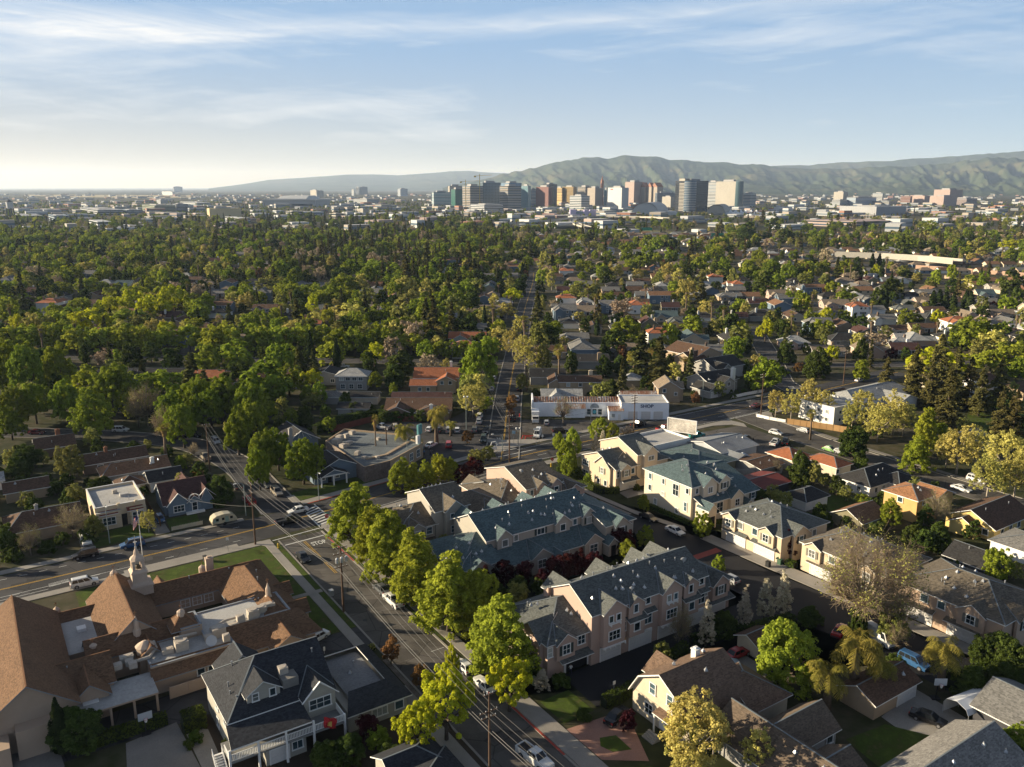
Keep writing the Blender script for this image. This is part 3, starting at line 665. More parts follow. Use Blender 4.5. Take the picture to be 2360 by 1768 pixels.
SQ = Matrix.Translation((0, 0, 5)) @ Matrix.Diagonal((.98, .98, .64, 1)) @ Matrix.Translation((0, 0, -5)); SQ = Matrix.Translation((sx, sy, 0)) @ SQ @ Matrix.Translation((-sx, -sy, 0)); sp.xform(SQ); bf = c.part('belfry', sp, spire_m)
q = MB(); q.lathe([(.14, 17.5), (.2, 17.9), (.1, 18.2), (.14, 18.8), (.07, 19.2), (.05, 21.2)], (sx, sy, 0), 6); q.box(sx - .75, sx + .75, sy - .05, sy + .05, 20.2, 20.34); q.lathe([(.3, 19.3), (.3, 19.4)], (sx, sy, 0), 8); q.xform(SQ)
q.obj('cross', mat('cross_silver', (.5, .48, .45), .4, .2, metal=.4), bf)
q = MB(); q.lathe([(.5, 12.), (.42, 12.6), (.15, 13.)], (sx, sy, 0), 10); q.xform(SQ); q.obj('bell', mat('bell_bronze', (.1, .08, .05), .5), bf)
for (x, y, z0, hh) in ((-36.4, -38.4, 6., 2.6), (-15.6, -37.6, 5.4, 2.6), (-30.0, -39.6, 7.8, .6), (-36.7, -19.6, 8, .8), (-46, -21.4, 4.6, .8), (-22, -18.7, 4.8, .7), (-42.6, -38.4, 5.4, .6)):
 q = MB(); X, Y = x + 30, y + 30
 q.lathe([(.62, z0 - 1.), (.6, z0 + .25), (.42, z0 + .4), (.4, z0 + hh * .6), (.2, z0 + hh * .8), (.06, z0 + hh)], (X, Y, 0), 8); f = c.part('finial', q, spire_m)
 q = MB(); q.box(X - .035, X + .035, Y - .035, Y + .035, z0 + hh, z0 + hh + .9); q.box(X - .3, X + .3, Y - .03, Y + .03, z0 + hh + .5, z0 + hh + .58); q.obj('cross', mat('cross_rust', (.2, .1, .05), .7), f)
for (x, y, z, a_, b_, h) in ((-19.5, -41.9, 4.75, 1.7, 1.5, 1.5), (-18.2, -40.9, 4.75, 2.2, 1.3, 1.1), (-16.6, -40.4, 4.75, 2.2, 1.2, 1.), (-25.4, -43.4, 4.15, 2., 1.6, 1.5), (-26.9, -43.8, 4.15, 1.6, 1., .8), (-31.2, -44.4, 4.15, 1.9, 1.5, 1.5), (-33.2, -44.2, 4.15, 1.6, 1., .7), (-22.8, -42.6, 4.15, 1.5, .8, .9), (-21.6, -42.2, 4.75, 1.2, 1., 1.2), (-38.8, -43.3, 4.2, 1.9, 1., .9), (-24.9, -46, 4.15, 1., .9, 1.3), (-40.2, -44.6, 4.1, 1.1, 1.1, .8), (-38.3, -45.4, 4.1, 1.1, 1.1, .8), (-38.6, -44.4, 4.1, 1.1, 1.1, .8)): c.ac(x, y, z, a_, b_, h)
q = MB()
for p in ((-35.2 + 30, -43.4 + 30), ): q.tube([(-8.6, -14.4, 4.3), (-7.6, -14.7, 4.5), (-5.9, -14.6, 4.5), (-4.5, -12.6, 4.6), (-4.6, -11.2, 5.)], .26, 8)
q.tube([(3.6, -12, 4.9), (6.2, -11.2, 5.2), (8.6, -10.6, 4.9)], .2, 6); q.tube([(-2, -13.6, 5.9), (1.5, -12.2, 5.)], .22, 6); c.part('duct', q, ac_m)
q = MB(); q.lathe([(1.3, 3.8), (1.3, 5.), (1.45, 5.), (.2, 5.8)], (-5.9, -11.6, 0), 10); c.part('turret', q, spire_m)
c.dish(-27., -45.6, 4.3, rad(-20), 1.7); c.chimney(-20.6, -18.4, 2, 6.3, 1.3, 1., spire_m)
for x, y, z in ((-17, -36.6, 4.7), (-25, -22, 4.9), (-18, -22, 4.6), (-44.2, -44, 5.), (-38.4, -36.4, 6.), (-14.2, -26, 4.8), (-15.4, -31, 5.8), (-46.6, -43.6, 5.6)): c.vent(x, y, z, False)
c.finish()
for p in ((-52, -36, 15), (-36, -32, 14), (-18, -34, 14)): busy(*ab(p[0], p[1]).to_2d(), p[2])

# grey house with balcony
siding = mat('siding_grey', (.36, .34, .29), .8, .12, 1., 10., stretch=(1, 1, 6))
slate = shingle('shingle_charcoal', (.035, .037, .042)); 
c = B('house', 'grey house with charcoal roof, dormers and a long white balcony beside the church', 'house', -24, -66, siding, slate); c.rm2 = flat_g; c.fl = flash_m
c.gable(-30.4, -16.6, -68.6, -56, 0, 6., 4.2, 'x', .5, (.85, .0)); c.gable(-28.6, -22.8, -58, -54.2, 0, 6., 2.4, 'y', .4)
sl = 4.2 / 6.3
c.dormer(-25.6, 4.4, -67.6, 6.2, 7.9, 1.5, (-68.6, 6., sl)); c.win(-26.7, -67.65, 7.3, .7, 1., 'S', 0, 2); c.win(-24.4, -67.65, 7.3, .7, 1.)
c.dormer(-18.8, 4.4, -70., 3, 6.2, 1.9, (-68.6, 6., sl)); c.win(-18.8, -70.06, 4.9, 2.9, 1.4, 'S'); c.tr.obox((2.6, -4.4, 5.75), (5.2, -4.4, 8.25), .08, .26, up=(0, 1, 0)); c.tr.obox((7.8, -4.4, 5.75), (5.2, -4.4, 8.25), .08, .26, up=(0, 1, 0))
c.dormer(-60.6, 5., -15.9, 3, 6.3, 2.4, (-10., 2.6, .54), 1, axis='y')
c.bx('roof_platform', -22.9, -20.7, -67.4, -65.3, 6.9, 8.2, mat('weathered_wood', (.2, .19, .17), .9, .3)); c.ac(-22.2, -65.4, 8.2, 1.2, 1.2, .9)
c.slab([[(-31.6, -73.2, 4.75), (-21.1, -73.2, 4.75), (-21.1, -68.5, 5.6), (-31., -68.5, 5.6)]], .2)
bal = MB(); bal.box(-7.8, 7.4, -7.2, -2.6, 2.75, 3.0); c.part('balcony_floor', bal, mat('deck_grey', (.2, .2, .19), .8, .25))
for (x0, y0, x1, y1) in ((-7.8, -7.1, 7.4, -7.1), (7.4, -7.1, 7.4, -2.7), (-7.8, -7.1, -7.8, -4.6)):
 q = MB(); L_ = math.hypot(x1 - x0, y1 - y0); n = int(L_ / .2)
 q.obox((x0, y0, 4.0), (x1, y1, 4.0), .1, .09); q.obox((x0, y0, 3.15), (x1, y1, 3.15), .07, .07)
 for i in range(n): x, y = x0 + (x1 - x0) * i / n, y0 + (y1 - y0) * i / n; q.box(x - .04, x + .04, y - .04, y + .04, 3.1, 4.)
 c.part('railing', q, white)
for x in (-7.8, -4.2, -.6, 3.1, 7.4):
 q = MB(); q.box(x - .13, x + .13, -7.24, -6.98, 0, 4.7 if x < 4 else 4.1); c.part('post', q, white)
q = MB()
for i in range(14): q.box(-9.3, -8.1, -4.6 - i * .28, -4.32 - i * .28, 2.8 - i * .2, 2.9 - i * .2)
for x in (-9.3, -8.1):
 q.obox((x, -4.4, 3.9), (x, -8.3, 1.1), .08, .08); q.obox((x, -4.4, 3.1), (x, -8.3, .3), .08, .12)
 for i in range(14): q.box(x - .03, x + .03, -4.5 - i * .28, -4.44 - i * .28, 3 - i * .2, 3.85 - i * .2)
c.part('stairs', q, white)
c.wbox(-27.2, -21.8, -72.4, -68.6, 0, 2.7); c.garage(-25.4, -72.42, 0, 2.4, 2.1); c.win(-23., -72.45, 1.6, 1.3, 1.1); c.win(-30.45, -62, 4.4, 1., 1.5, 'W'); c.win(-30.45, -66, 4.4, 1., 1.5, 'W'); c.win(-30.45, -62, 1.6, 1., 1.3, 'W')
c.door(-22.4, -68.65, 3., 1., 2.1); c.door(-28, -68.65, 3., 1.8, 2.1)
for x, y, z in ((-27.6, -60, 8.4), (-29, -63, 7.3), (-29.2, -64.6, 6.9), (-28.8, -66.4, 7.1), (-17.5, -64, 9.1)): c.vent(x, y, z, False)
c.finish(); busy(*ab(-24, -65).to_2d(), 11)
q = MB()                                                                       # banner on the balcony rail
for i in range(6):
 for j in range(5):
  f = lambda i, j: (i * .28 + .1 * math.sin(j * 1.3), .14 * math.sin(i * 1.6 + j), -j * .32 - i * .14)
  q.poly([f(i, j), f(i, j + 1), f(i + 1, j + 1), f(i + 1, j)], 1 if (i in (2, 3) and j in (2, 3)) else 0)
o = q.obj('banner_flag', [mat('flag_red', (.42, .02, .025), .8, .2), mat('flag_gold', (.6, .4, .1), .8, .2)]); o.location = ab(-19.6, -73.4, 4.9); o.rotation_euler = (0, 0, TH); tag(o, 'red flag with a gold emblem hung over the white balcony rail', 'flag')

# low house with a roof well beside it
c = B('house', 'low dark-roofed house with a sunken flat roof deck beside the balcony house', 'house', -9, -65, siding, slate); c.rm2 = flat_g; c.fl = flash_m
c.slab([[(-16, -72.6, 2.9), (-6.2, -72.6, 2.9), (-8.9, -69.4, 4.6), (-14.5, -69.4, 4.6)], [(-6.2, -72.6, 2.9), (-6.2, -56.4, 2.9), (-8.9, -59, 4.6), (-8.9, -69.4, 4.6)], [(-6.2, -56.4, 2.9), (-15.4, -56.4, 2.9), (-14.5, -59, 4.6), (-8.9, -59, 4.6)]], .18)
c.wbox(-15.6, -6.8, -71.9, -57, 0, 3.); c.r.poly([(-14.5 + 9, -69.4 + 65, 3.7), (-8.9 + 9, -69.4 + 65, 3.7), (-8.9 + 9, -59 + 65, 3.7), (-14.5 + 9, -59 + 65, 3.7)], 1)
c.win(-11, -71.95, 1.6, 2.2, 1.2); c.win(-8, -71.95, 1.6, 1.2, 1.2); c.vent(-12, -64, 3.7); c.vent(-10.6, -62, 3.7, False); c.finish(); busy(*ab(-10, -65).to_2d(), 9)
# small house at the bottom of the frame
c = B('house', 'low charcoal-roofed house at the bottom edge beside the leafy street tree', 'house', -14, -84, siding, slate); c.fl = flash_m
c.gable(-22, -8, -98, -85, 0, 2.8, 2.3, 'x', .5, (1, 1)); c.gable(-16, -8.6, -88, -81.6, 0, 2.8, 1.7, 'x', .5, (0, 1)); c.win(-8.55, -84, 1.6, 1.4, 1.2, 'E'); c.finish(); busy(*ab(-14, -86).to_2d(), 10)
# fence walls
def fence(name, label, pts, h, m, grid=True, step=2.4, cat='fence', th=.09, posts=True):
 q = MB(); P = [(ab(*p) if grid else Vector((p[0], p[1], 0))) for p in pts]; r = empty(name, P[0], 0, label, cat)
 for p0, p1 in zip(P, P[1:]):
  L_ = (p1 - p0).length; n = max(1, round(L_ / step)); d = (p1 - p0) / n
  for i in range(n):
   a0 = p0 + d * i - P[0]; a1 = a0 + d * .965; a1.z = a0.z = 0; q.obox(a0 + Vector((0, 0, h / 2)), a1 + Vector((0, 0, h / 2)), th, h)
 ps = MB()
 for p0, p1 in zip(P, P[1:]):
  L_ = (p1 - p0).length; n = max(1, round(L_ / step)); d = (p1 - p0) / n
  for i in range(n + 1): e = p0 + d * i - P[0]; ps.box(e.x - .07, e.x + .07, e.y - .07, e.y + .07, 0, h + .1)
 q.obj('panel', m, r); ps.obj('posts', m, r); return r
fence('panel_fence', 'tan panel wall along the yard below the church roofs', [(-34.4, -50.2), (-26.4, -50.0), (-24, -50)], 1.9, stucco_b)
fence('picket_fence', 'low cream picket fence around the lawn of the blue gabled house', [(-20.8, 14.3), (-14.4, 14.2)], .8, mat('picket_cream', (.5, .45, .33), .8, .15), step=.32)
fence('picket_fence', 'white scalloped picket fence along the far side of the main street', [(170, 27.2), (178, 27.6), (189, 27.4)], 1.1, white, step=.9)
fence('board_fence', 'new orange wooden fence behind the pale street trees', [(160, -5), (166, -17.5), (168.5, -25)], 1.9, wood_l, step=2.)
fence('low_wall', 'curved white corner wall at the right-hand junction', [(158.8, 6.2), (159.4, 1.5), (161, -3.6)], 1., white, step=3.)
fence('board_fence', 'brown board fence between the stucco house and the blue gabled house', [(-22.4, 18), (-22.6, 30), (-22.4, 40)], 1.7, wood)
fence('board_fence', 'brown board fence behind the black hip-roofed house', [(124, -60.5), (133, -62), (140, -61)], 1.8, wood)
fence('block_wall', 'pale block wall beside the warehouse yard', [(107.5, -19.6), (108.4, -28), (112, -33)], 2., mat('block_grey', (.3, .28, .25), .9, .2), step=4.)
fence('board_fence', 'reddish board fence between the car park and the brown hip roofs', [(36, 66), (52, 70), (67, 60)], 1.9, mat('fence_red', (.16, .05, .03), .9, .3))
fence('board_fence', 'dark board fence along the lane behind the rusty shed', [(99, -30), (100, -40), (98.6, -47)], 1.8, wood)
fence('board_fence', 'long brown board fence by the dry field on the right', [(215, -42), (255, -58), (290, -80)], 1.9, wood)
# town houses
st_pink = mat('stucco_pink', (.43, .31, .25), .9, .1, .6, 18.)
st_cream = mat('stucco_cream', (.52, .42, .3), .9, .1, .6, 18.)
st_white = mat('stucco_white', (.58, .5, .38), .9, .1, .6, 18.)
st_grey = mat('stucco_grey', (.36, .33, .28), .9, .1, .6, 18.)
st_tan = mat('stucco_tan', (.46, .33, .24), .9, .1, .6, 18.)
sh_town = shingle('shingle_town', (.1, .106, .1)); sh_warm = shingle('shingle_warm', (.125, .105, .08)); sh_shade = shingle('shingle_shade_teal', (.08, .114, .12))  # blue-teal of roofs in shade is put into the last, faintly the first
def pent(c, x0, x1, y0, y1, z, d='S', drop=.55):
 if d == 'S': c.slab([[(x0, y0, z - drop), (x1, y0, z - drop), (x1, y1, z), (x0, y1, z)]], .14)
 elif d == 'W': c.slab([[(x0, y1, z - drop), (x0, y0, z - drop), (x1, y0, z), (x1, y1, z)]], .14)
 elif d == 'N': c.slab([[(x1, y1, z - drop), (x0, y1, z - drop), (x0, y0, z), (x1, y0, z)]], .14)
def corbel(c, x0, x1, y, z):
 c.tbox(x0, x1, y - .22, y, z, z + .2)
 n = int((x1 - x0) / .8)
 for i in range(n): x = x0 + .3 + i * (x1 - x0 - .5) / max(1, n - 1); c.tbox(x, x + .14, y - .3, y, z - .25, z)

def roof_bits(c, n, x0, x1, zf):
 for i in range(n):
  x = ru(x0, x1); y, z = zf(R.random()); c.vent(x, y, z, R.random() < .68)
# --- pink row
c = B('town_house_row', 'three-storey pink stucco town house row with white corbels and an open garage', 'town houses', 35, -71, st_pink, sh_town); c.fl = flash_m
ME = (-77.4, 9.0, .53)
c.gable(22.4, 47.2, -77.4, -66.6, 0, 9.0, 2.86, 'x', .45, (0, .0), ovg=.35)
for xa, wd, front, zb in ((26.3, 4.4, -78.3, 3.), (38.6, 4.4, -78.3, 3.)):
 c.dormer(xa, wd, front, 2.9, 9.0, 1.7, ME); corbel(c, xa - 2.3, xa + 2.3, front, 2.75); corbel(c, xa - 1.2, xa + 1.2, front, 6.55)
 c.win(xa - .75, front - .02, 7.5, .75, 1.05); c.win(xa + .75, front - .02, 7.5, .75, 1.05); c.win(xa, front - .02, 4.6, 2.2, 1.5); c.garage(xa, -77.42, 0, 4.0, 2.3)
for xa in (31., 43.2):
 c.dormer(xa, 2.9, -77.9, 5.9, 8.7, 1.1, ME); c.win(xa, -77.95, 7.6, .8, 1.3, 'S', 0); c.win(xa + 3., -77.45, 7.9, .9, 1.1)
 c.wbox(xa - 1.4, xa + 1.8, -78.2, -77.3, 2.9, 5.6); pent(c, xa - 1.8, xa + 2.2, -78.7, -77.3, 6.3); pent(c, xa + 2.2, xa + 4.6, -78.2, -77.3, 6.6)
 c.win(xa + .1, -78.22, 4.5, 1.1, 1.3); c.win(xa + 3.1, -77.45, 4.9, 1.6, 2.2, 'S', 0, 2); c.garage(xa + 1.6, -77.42, 0, 4.6, 2.3); corbel(c, xa - 1., xa + 4., -77.4, 2.6); c.win(xa - 2., -77.45, 4.8, .7, 1.5)
c.gable(14.6, 23., -76.6, -63.4, 0, 6., 2.9, 'x', .45, (1, 0)); c.gable(46.8, 54.8, -76.2, -66, 0, 6., 2.7, 'x', .45, (0, 1))
c.dormer(17.6, 3.4, -77.3, 2.9, 5.9, 1.3, (-76.6, 6., .44)); c.win(17.6, -77.35, 4.5, 1.3, 1.5, 'S', 1); c.win(21, -76.65, 4.7, 1.3, 1.4); c.win(15, -76.65, 4.4, .8, 1.5)
pent(c, 16.4, 22.6, -78., -76.5, 3.1); 
gq = MB(); gq.box(18.0 - 35, 22.2 - 35, -76.68 + 71, -76.6 + 71, .02, 2.4); c.part('garage_shade_panel', gq, dark_m)  # black panel painted as the shade inside the open garage
for x in (17.85, 22.35): c.tbox(x - .15, x + .15, -76.8, -76.6, 0, 2.55)
c.tbox(17.7, 22.5, -76.8, -76.6, 2.4, 2.6)
c.dormer(-72.6, 5.6, 14.0, 0, 5.9, 2.2, (14.6, 6., .44), -1, axis='y'); c.win(13.96, -72.6, 4.6, 1., 1.7, 'W', 0); c.win(13.96, -73.6, 1.6, .8, 1.1, 'W'); c.win(13.96, -71, 1.6, .8, 1.1, 'W'); c.dormer(-66, 4, 14.2, 0, 5.6, 1.5, (14.6, 6., .44), -1, axis='y'); c.win(14.15, -66, 4.4, 1.2, 1.3, 'W')
c.dormer(51.6, 3.8, -77, 2.9, 6., 1.5, (-76.2, 6., .53)); c.win(51.6, -77.05, 4.6, 1.3, 1.5, 'S', 1); pent(c, 47.6, 54.9, -77.6, -76.1, 3.1); c.garage(51.4, -76.25, 0, 4.6, 2.3); c.win(48.6, -76.25, 4.6, .7, 1.3)
for xa in (23.8, 33., 41, 45.5): c.dormer(xa, 4.2 if xa != 41 else 3, -65.6, 5, 9., 1.9, (-66.6, 9., .53), 1)
roof_bits(c, 22, 24, 46, lambda q: (-77 + q * 4, 9.25 + q * 2.12)); roof_bits(c, 13, 24, 46, lambda q: (-71.2 + q * 3.5, 11.5 - q * 1.86)); roof_bits(c, 5, 16, 21.5, lambda q: (-69.2 + q * 3, 8.3 - q * 1.3)); roof_bits(c, 3, 18, 22, lambda q: (-75 + q * 3, 6.9 + q * 1.3))
c.dish(44.6, -74.6, 10.6, 2.5); c.dish(31.2, -76.6, 9.9, 2.5, .8)
for x, z in ((17.4, 2.2), (22.9, 2.2), (29.3, 2.4)): c.bx('wall_lamp', x - .1, x + .1, -77.62 if x > 25 else -76.78, -77.42 if x > 25 else -76.6, z, z + .3, mat('lamp_warm', (.7, .45, .2), .5, .05))
c.finish()
for x in (20, 30, 40, 50): busy(*ab(x, -71).to_2d(), 8)
# --- row behind it, shade painted teal into its shingle
c = B('town_house_row', 'long pale stucco town house row with arched porches behind dark red plum trees', 'town houses', 37, -37, st_grey, sh_shade); c.fl = flash_m
c.gable(25.4, 51.4, -41.6, -29, 0, 7.3, 3.1, 'x', .45, (0, 0), ovg=.35); ME = (-41.6, 7.3, .49)
for xa, wd in ((29.2, 3.4), (43.2, 3.6), (50., 3.4)):
 c.dormer(xa, wd, -42.3, 4, 7.2, 1.5, ME); c.win(xa, -42.34, 5.9, 1.2, 1.3, 'S', 1 if xa > 45 else 0)
for xa in (32.2, 38.2, 46.8): c.win(xa, -41.64, 6., .9 if xa != 38.2 else 1.7, 1.2, 'S', 1 if xa == 38.2 else 0)
c.slab([[(24.8, -46.8, 3.2), (56.6, -46.8, 3.2), (56.6, -41.4, 5.2), (24.8, -41.4, 5.2)]]); c.wbox(25.4, 56, -45.8, -41.4, 0, 3.5)
for xa, wd in ((34.8, 4.6), (47.6, 4.4)):
 c.dormer(xa, wd, -46.9, 0, 3.6, 1.6, (-46.8, 3.2, .37)); c.win(xa, -46.95, 2., 1.9, 1.6); c.gable(xa + 2.6, xa + 5.0, -48.6, -45.8, 0, 2.9, 1.1, 'y', .3); c.door(xa + 3.8, -48.64, 0, 1.2, 2.3); c.win(xa + 6.4, -45.84, 2., 1.9, 2., 'S', 0, 2)
c.win(27.8, -45.84, 1.8, 1.5, 1.5)
c.gable(17.4, 26, -45.6, -30.6, 0, 4.6, 3., 'x', .45, (1, 0)); c.dormer(-42.4, 5, 16.6, 0, 4.5, 1.8, (17.4, 4.6, .4), -1, axis='y'); c.dormer(-34.6, 6.4, 16.8, 0, 4.5, 2.1, (17.4, 4.6, .4), -1, axis='y')
c.win(16.55, -42.4, 2.6, 2.6, 1.5, 'W', 0, 2); c.win(16.75, -34.6, 3, 1.4, 1.3, 'W'); c.dormer(21.4, 4.2, -46.2, 0, 4.4, 1.5, (-45.6, 4.6, .4)); c.win(21.4, -46.25, 3, 1.4, 1.2)
c.gable(51, 58.4, -46.6, -30, 0, 6., 2.8, 'x', .45, (0, 1)); c.dormer(54.6, 3.8, -47.4, 0, 5.8, 1.6, (-46.6, 6., .34)); c.win(54.6, -47.45, 4.4, 1.2, 1.4, 'S', 1)
for xa in (28, 35.4, 43., 49): c.dormer(xa, 4.4, -28.2, 4, 7.3, 1.9, (-29, 7.3, .49), 1)
roof_bits(c, 24, 27, 50, lambda q: (-41 + q * 5, 7.6 + q * 2.45)); roof_bits(c, 12, 27, 50, lambda q: (-34.8 + q * 4, 10.2 - q * 1.9)); roof_bits(c, 6, 19, 25, lambda q: (-44 + q * 4, 5.3 + q * 1.6)); c.vent(54, -42, 7.5)
c.finish()
for x in (22, 32, 42, 52): busy(*ab(x, -37).to_2d(), 8)
# --- the smaller blocks of the estate
def block(label, x0, x1, y0, y1, wm, rm, tall, low, ends=(0, 0), front='S', gar=(), bays=(), lowbays=(), wins=(), axis='x', bits=10, westwin=(), westgable=None, dish=None, ztall=8.7):
 """a duplex: TALL = (lo, hi) span of the three-storey part, LOW = spans of two-storey parts, along the axis"""
 cx, cy_ = (x0 + x1) / 2, (y0 + y1) / 2
 c = B('town_house', label, 'town house', cx, cy_, wm, rm, group='town houses of the estate'); c.fl = flash_m
 if tall:
  hd = ((y1 - y0) if axis == 'x' else (x1 - x0)) / 2; sl = 2.7 / hd
  if axis == 'x': c.gable(tall[0], tall[1], y0, y1, 0, ztall, 2.7, 'x', .45, ovg=.35)
  else: c.gable(x0, x1, tall[0], tall[1], 0, ztall, 2.7, 'y', .45, ovg=.35)
 for lo, hi, h0, h1 in low:
  if axis == 'x': c.gable(lo, hi, y0 + .3, y1 - .3, 0, 6., 2.6, 'x', .45, (h0, h1))
  else: c.gable(x0 + .3, x1 - .3, lo, hi, 0, 6., 2.6, 'y', .45, (h0, h1))
 return c
def bays_S(c, y0, items, ze, sl):
 for xa, wd, shut in items:
  c.dormer(xa, wd, y0 - .8, 2.9, ze - .05, wd * .36, (y0, ze, sl)); c.win(xa, y0 - .84, ze - 1.4, 1.2, 1.4, 'S', shut)
# T3: cream block behind the row, left
c = block('cream town house with a tall white gable bay left of centre in the estate', 14.8, 41, -26.4, -13.5, st_grey, sh_warm, (22.6, 30.4), [(14.8, 22.8, 1, 0), (30.2, 41, 0, 1)])
c.dormer(26.6, 4.4, -27.6, 3, 8.7, 1.8, (-26.4, 8.7, .42)); c.win(25.8, -27.65, 7.2, .75, 1.1); c.win(27.4, -27.65, 7.2, .75, 1.1); c.win(26.6, -27.65, 4.4, 2.1, 1.4); corbel(c, 24.4, 28.8, -27.6, 2.8)
c.win(29.6, -26.45, 7.3, .8, 1.2); c.win(30.2, -26.2, 4.4, 1.6, 1.4); bays_S(c, -26.1, [(18.2, 3.4, 1), (36.4, 3.8, 0)], 6., .41); c.win(21.2, -26.15, 4.6, 1.2, 1.4); pent(c, 16.4, 22.4, -27.6, -26, 3.1); c.garage(19.4, -26.15, 0, 4.6, 2.3); c.win(33.2, -26.15, 4.5, 1., 1.2)
c.dormer(-22.4, 5.4, 14.2, 0, 5.9, 2.1, (14.8, 6., .42), -1, axis='y'); c.dormer(-16.4, 4.2, 14.3, 0, 5.7, 1.6, (14.8, 6., .42), -1, axis='y'); c.win(14.15, -22.4, 4.4, 1.2, 1.4, 'W'); c.win(14.25, -16.4, 4.4, 1.2, 1.2, 'W')
roof_bits(c, 5, 23, 30, lambda q: (-20 + q * 5, 11.3 - q * 1.9)); roof_bits(c, 4, 17, 22, lambda q: (-20 + q * 3, 8.5 - q)); c.vent(20.4, -23, 7.5); c.vent(30, -22.4, 7.6); c.vent(28, -24, 9.7); c.finish()
# T4
c = block('tan town house with broad brown roof and satellite dishes, top of the estate', 38.4, 62, -26, -9.4, st_pink, sh_warm, (45.4, 55), [(38.4, 45.8, 1, 0), (54.6, 62, 0, 1)])
c.dormer(49.2, 2.8, -26.6, 6, 8.6, 1.2, (-26, 8.7, .325)); c.win(49.2, -26.65, 7.3, .9, 1.2); c.win(46.8, -26.05, 7.4, .8, 1.1); c.dormer(53, 3, -26.8, 3, 8.6, 1.3, (-26, 8.7, .325)); c.win(53, -26.85, 7.2, 1.1, 1.3, 'S', 2); bays_S(c, -25.7, [(58.6, 3.8, 1)], 6., .325)
c.win(41.4, -25.75, 4.2, 1., 1.6); c.win(44, -25.75, 4.2, 1., 1.4); pent(c, 46, 57, -27.4, -25.8, 6.2); c.dormer(41.4, 4, -8.6, 0, 6, 1.6, (-9.7, 6., .325), 1); c.win(38.65, -20, 4.2, 1.1, 1.5, 'W'); c.win(38.65, -14, 4.2, 1.1, 1.5, 'W'); c.win(38.65, -17, 1.6, 1.1, 1.5, 'W')
roof_bits(c, 8, 40, 45, lambda q: (-23 + q * 6, 6.9 + q * 1.8)); roof_bits(c, 4, 46.5, 54, lambda q: (-24 + q * 5, 9.4 + q * 1.6)); c.dish(47.4, -21, 10.3, 2.2); c.dish(44.2, -25, 6.3, 2.2); c.finish()
# U1
c = block('cream town house with white garage on the far side of the lane entrance', 75.4, 92, -21.4, -7, st_cream, sh_town, (82, 88.4), [(75.4, 82.6, 0, 0), (88, 92.6, 0, 1)])
c.dormer(85.6, 4.4, -22.4, 3, 8.7, 1.8, (-21.4, 8.7, .375)); c.win(85.6, -22.45, 7.3, 1.8, 1.1); c.win(85.6, -22.45, 4.3, 2.2, 1.4); corbel(c, 83.4, 87.8, -22.4, 2.8); bays_S(c, -21.1, [(78, 3.2, 2)], 6., .37); c.win(80.8, -21.15, 4.5, 1., 1.3); c.win(76, -21.15, 4.4, .7, 1.5); pent(c, 76.6, 82, -22.6, -21.1, 3.1); c.garage(79.3, -21.15, 0, 4.9, 2.2)
c.dormer(-16.6, 6, 74.8, 0, 5.9, 2.4, (75.4, 6., .37), -1, axis='y'); c.win(74.75, -16.6, 4.4, 1., 1.4, 'W', 2); c.win(74.75, -18, 1.5, .9, 1.3, 'W'); c.win(74.75, -15.4, 1.5, .9, 1., 'W'); c.win(75.35, -9.4, 4.4, 2.4, 1.4, 'W', 0, 2); c.win(75.35, -9.4, 1.6, 2., 1.4, 'W')
roof_bits(c, 7, 77, 82, lambda q: (-14 + q * 3, 8.5 - q)); roof_bits(c, 6, 83, 88, lambda q: (-18 + q * 6, 10 + q * .5)); c.vent(80.6, -18, 7.2); c.finish()
# U2
c = block('tall white town house with dark green shutters on the right of the lane', 76.6, 95.4, -45.2, -27, st_white, sh_shade, None, [(88.6, 95.8, 0, 0)])
c.gable(76.6, 89, -45.2, -30, 0, 8.7, 2.9, 'x', .45, (1, 1)); c.dormer(86.2, 3.4, -46, 5, 8.6, 1.3, (-45.2, 8.7, .38)); c.win(86.2, -46.05, 7.3, 1.1, 1.3, 'S', 1); c.dormer(81.4, 4.2, -46.2, 3, 8.6, 1.7, (-45.2, 8.7, .38)); c.win(81.4, -46.25, 7.2, 1.3, 1.3); c.win(78.2, -45.25, 7.3, .8, 1.2)
c.win(84.6, -45.25, 4.6, 1.6, 2.2, 'S', 0, 2); c.slab([[(77, -48.2, 5.), (95.8, -48.2, 5.), (95.8, -45, 6.2), (77, -45, 6.2)]]); c.wbox(77.4, 95, -47.4, -45, 0, 5.); c.dormer(88, 4., -48.4, 0, 5.2, 1.6, (-48.2, 5., .375)); c.win(88, -48.45, 3.6, 1.3, 1.5); c.win(83.4, -47.45, 3, 1.9, 2.4, 'S', 0, 2); c.gable(90.2, 92.4, -49.2, -47, 0, 2.9, 1., 'y', .3); c.door(91.3, -49.25, 0, 1.1, 2.2); c.win(94.4, -47.45, 3.6, 1.2, 1.4, 'S', 1)
c.gable(77.2, 79.6, -50, -46.8, 0, 4.6, 1.2, 'y', .3); c.door(78.4, -50.05, 0, 1.4, 2.8, 'S'); c.win(77.15, -48.4, 2, .8, 2., 'W')
for y, z, w_, h_ in ((-32, 7.2, .9, 1.3), (-36.4, 7.2, .7, 1.2), (-40.4, 6.4, 1.7, 2.6), (-44, 7.2, .8, 1.2), (-32, 4.4, .9, 1.3), (-36.4, 4.2, .9, .9), (-43.6, 3.4, .8, 2.), (-34, 1.6, .9, 1.3), (-41, 1.6, .9, 1.2)): c.win(76.55, y, z, w_, h_, 'W', 0, 2 if h_ > 2 else 0)
roof_bits(c, 9, 78, 88, lambda q: (-44 + q * 5, 9.3 + q * 1.9)); roof_bits(c, 4, 82, 93, lambda q: (-47.6 + q * 2, 5.4 + q * .7)); c.finish()
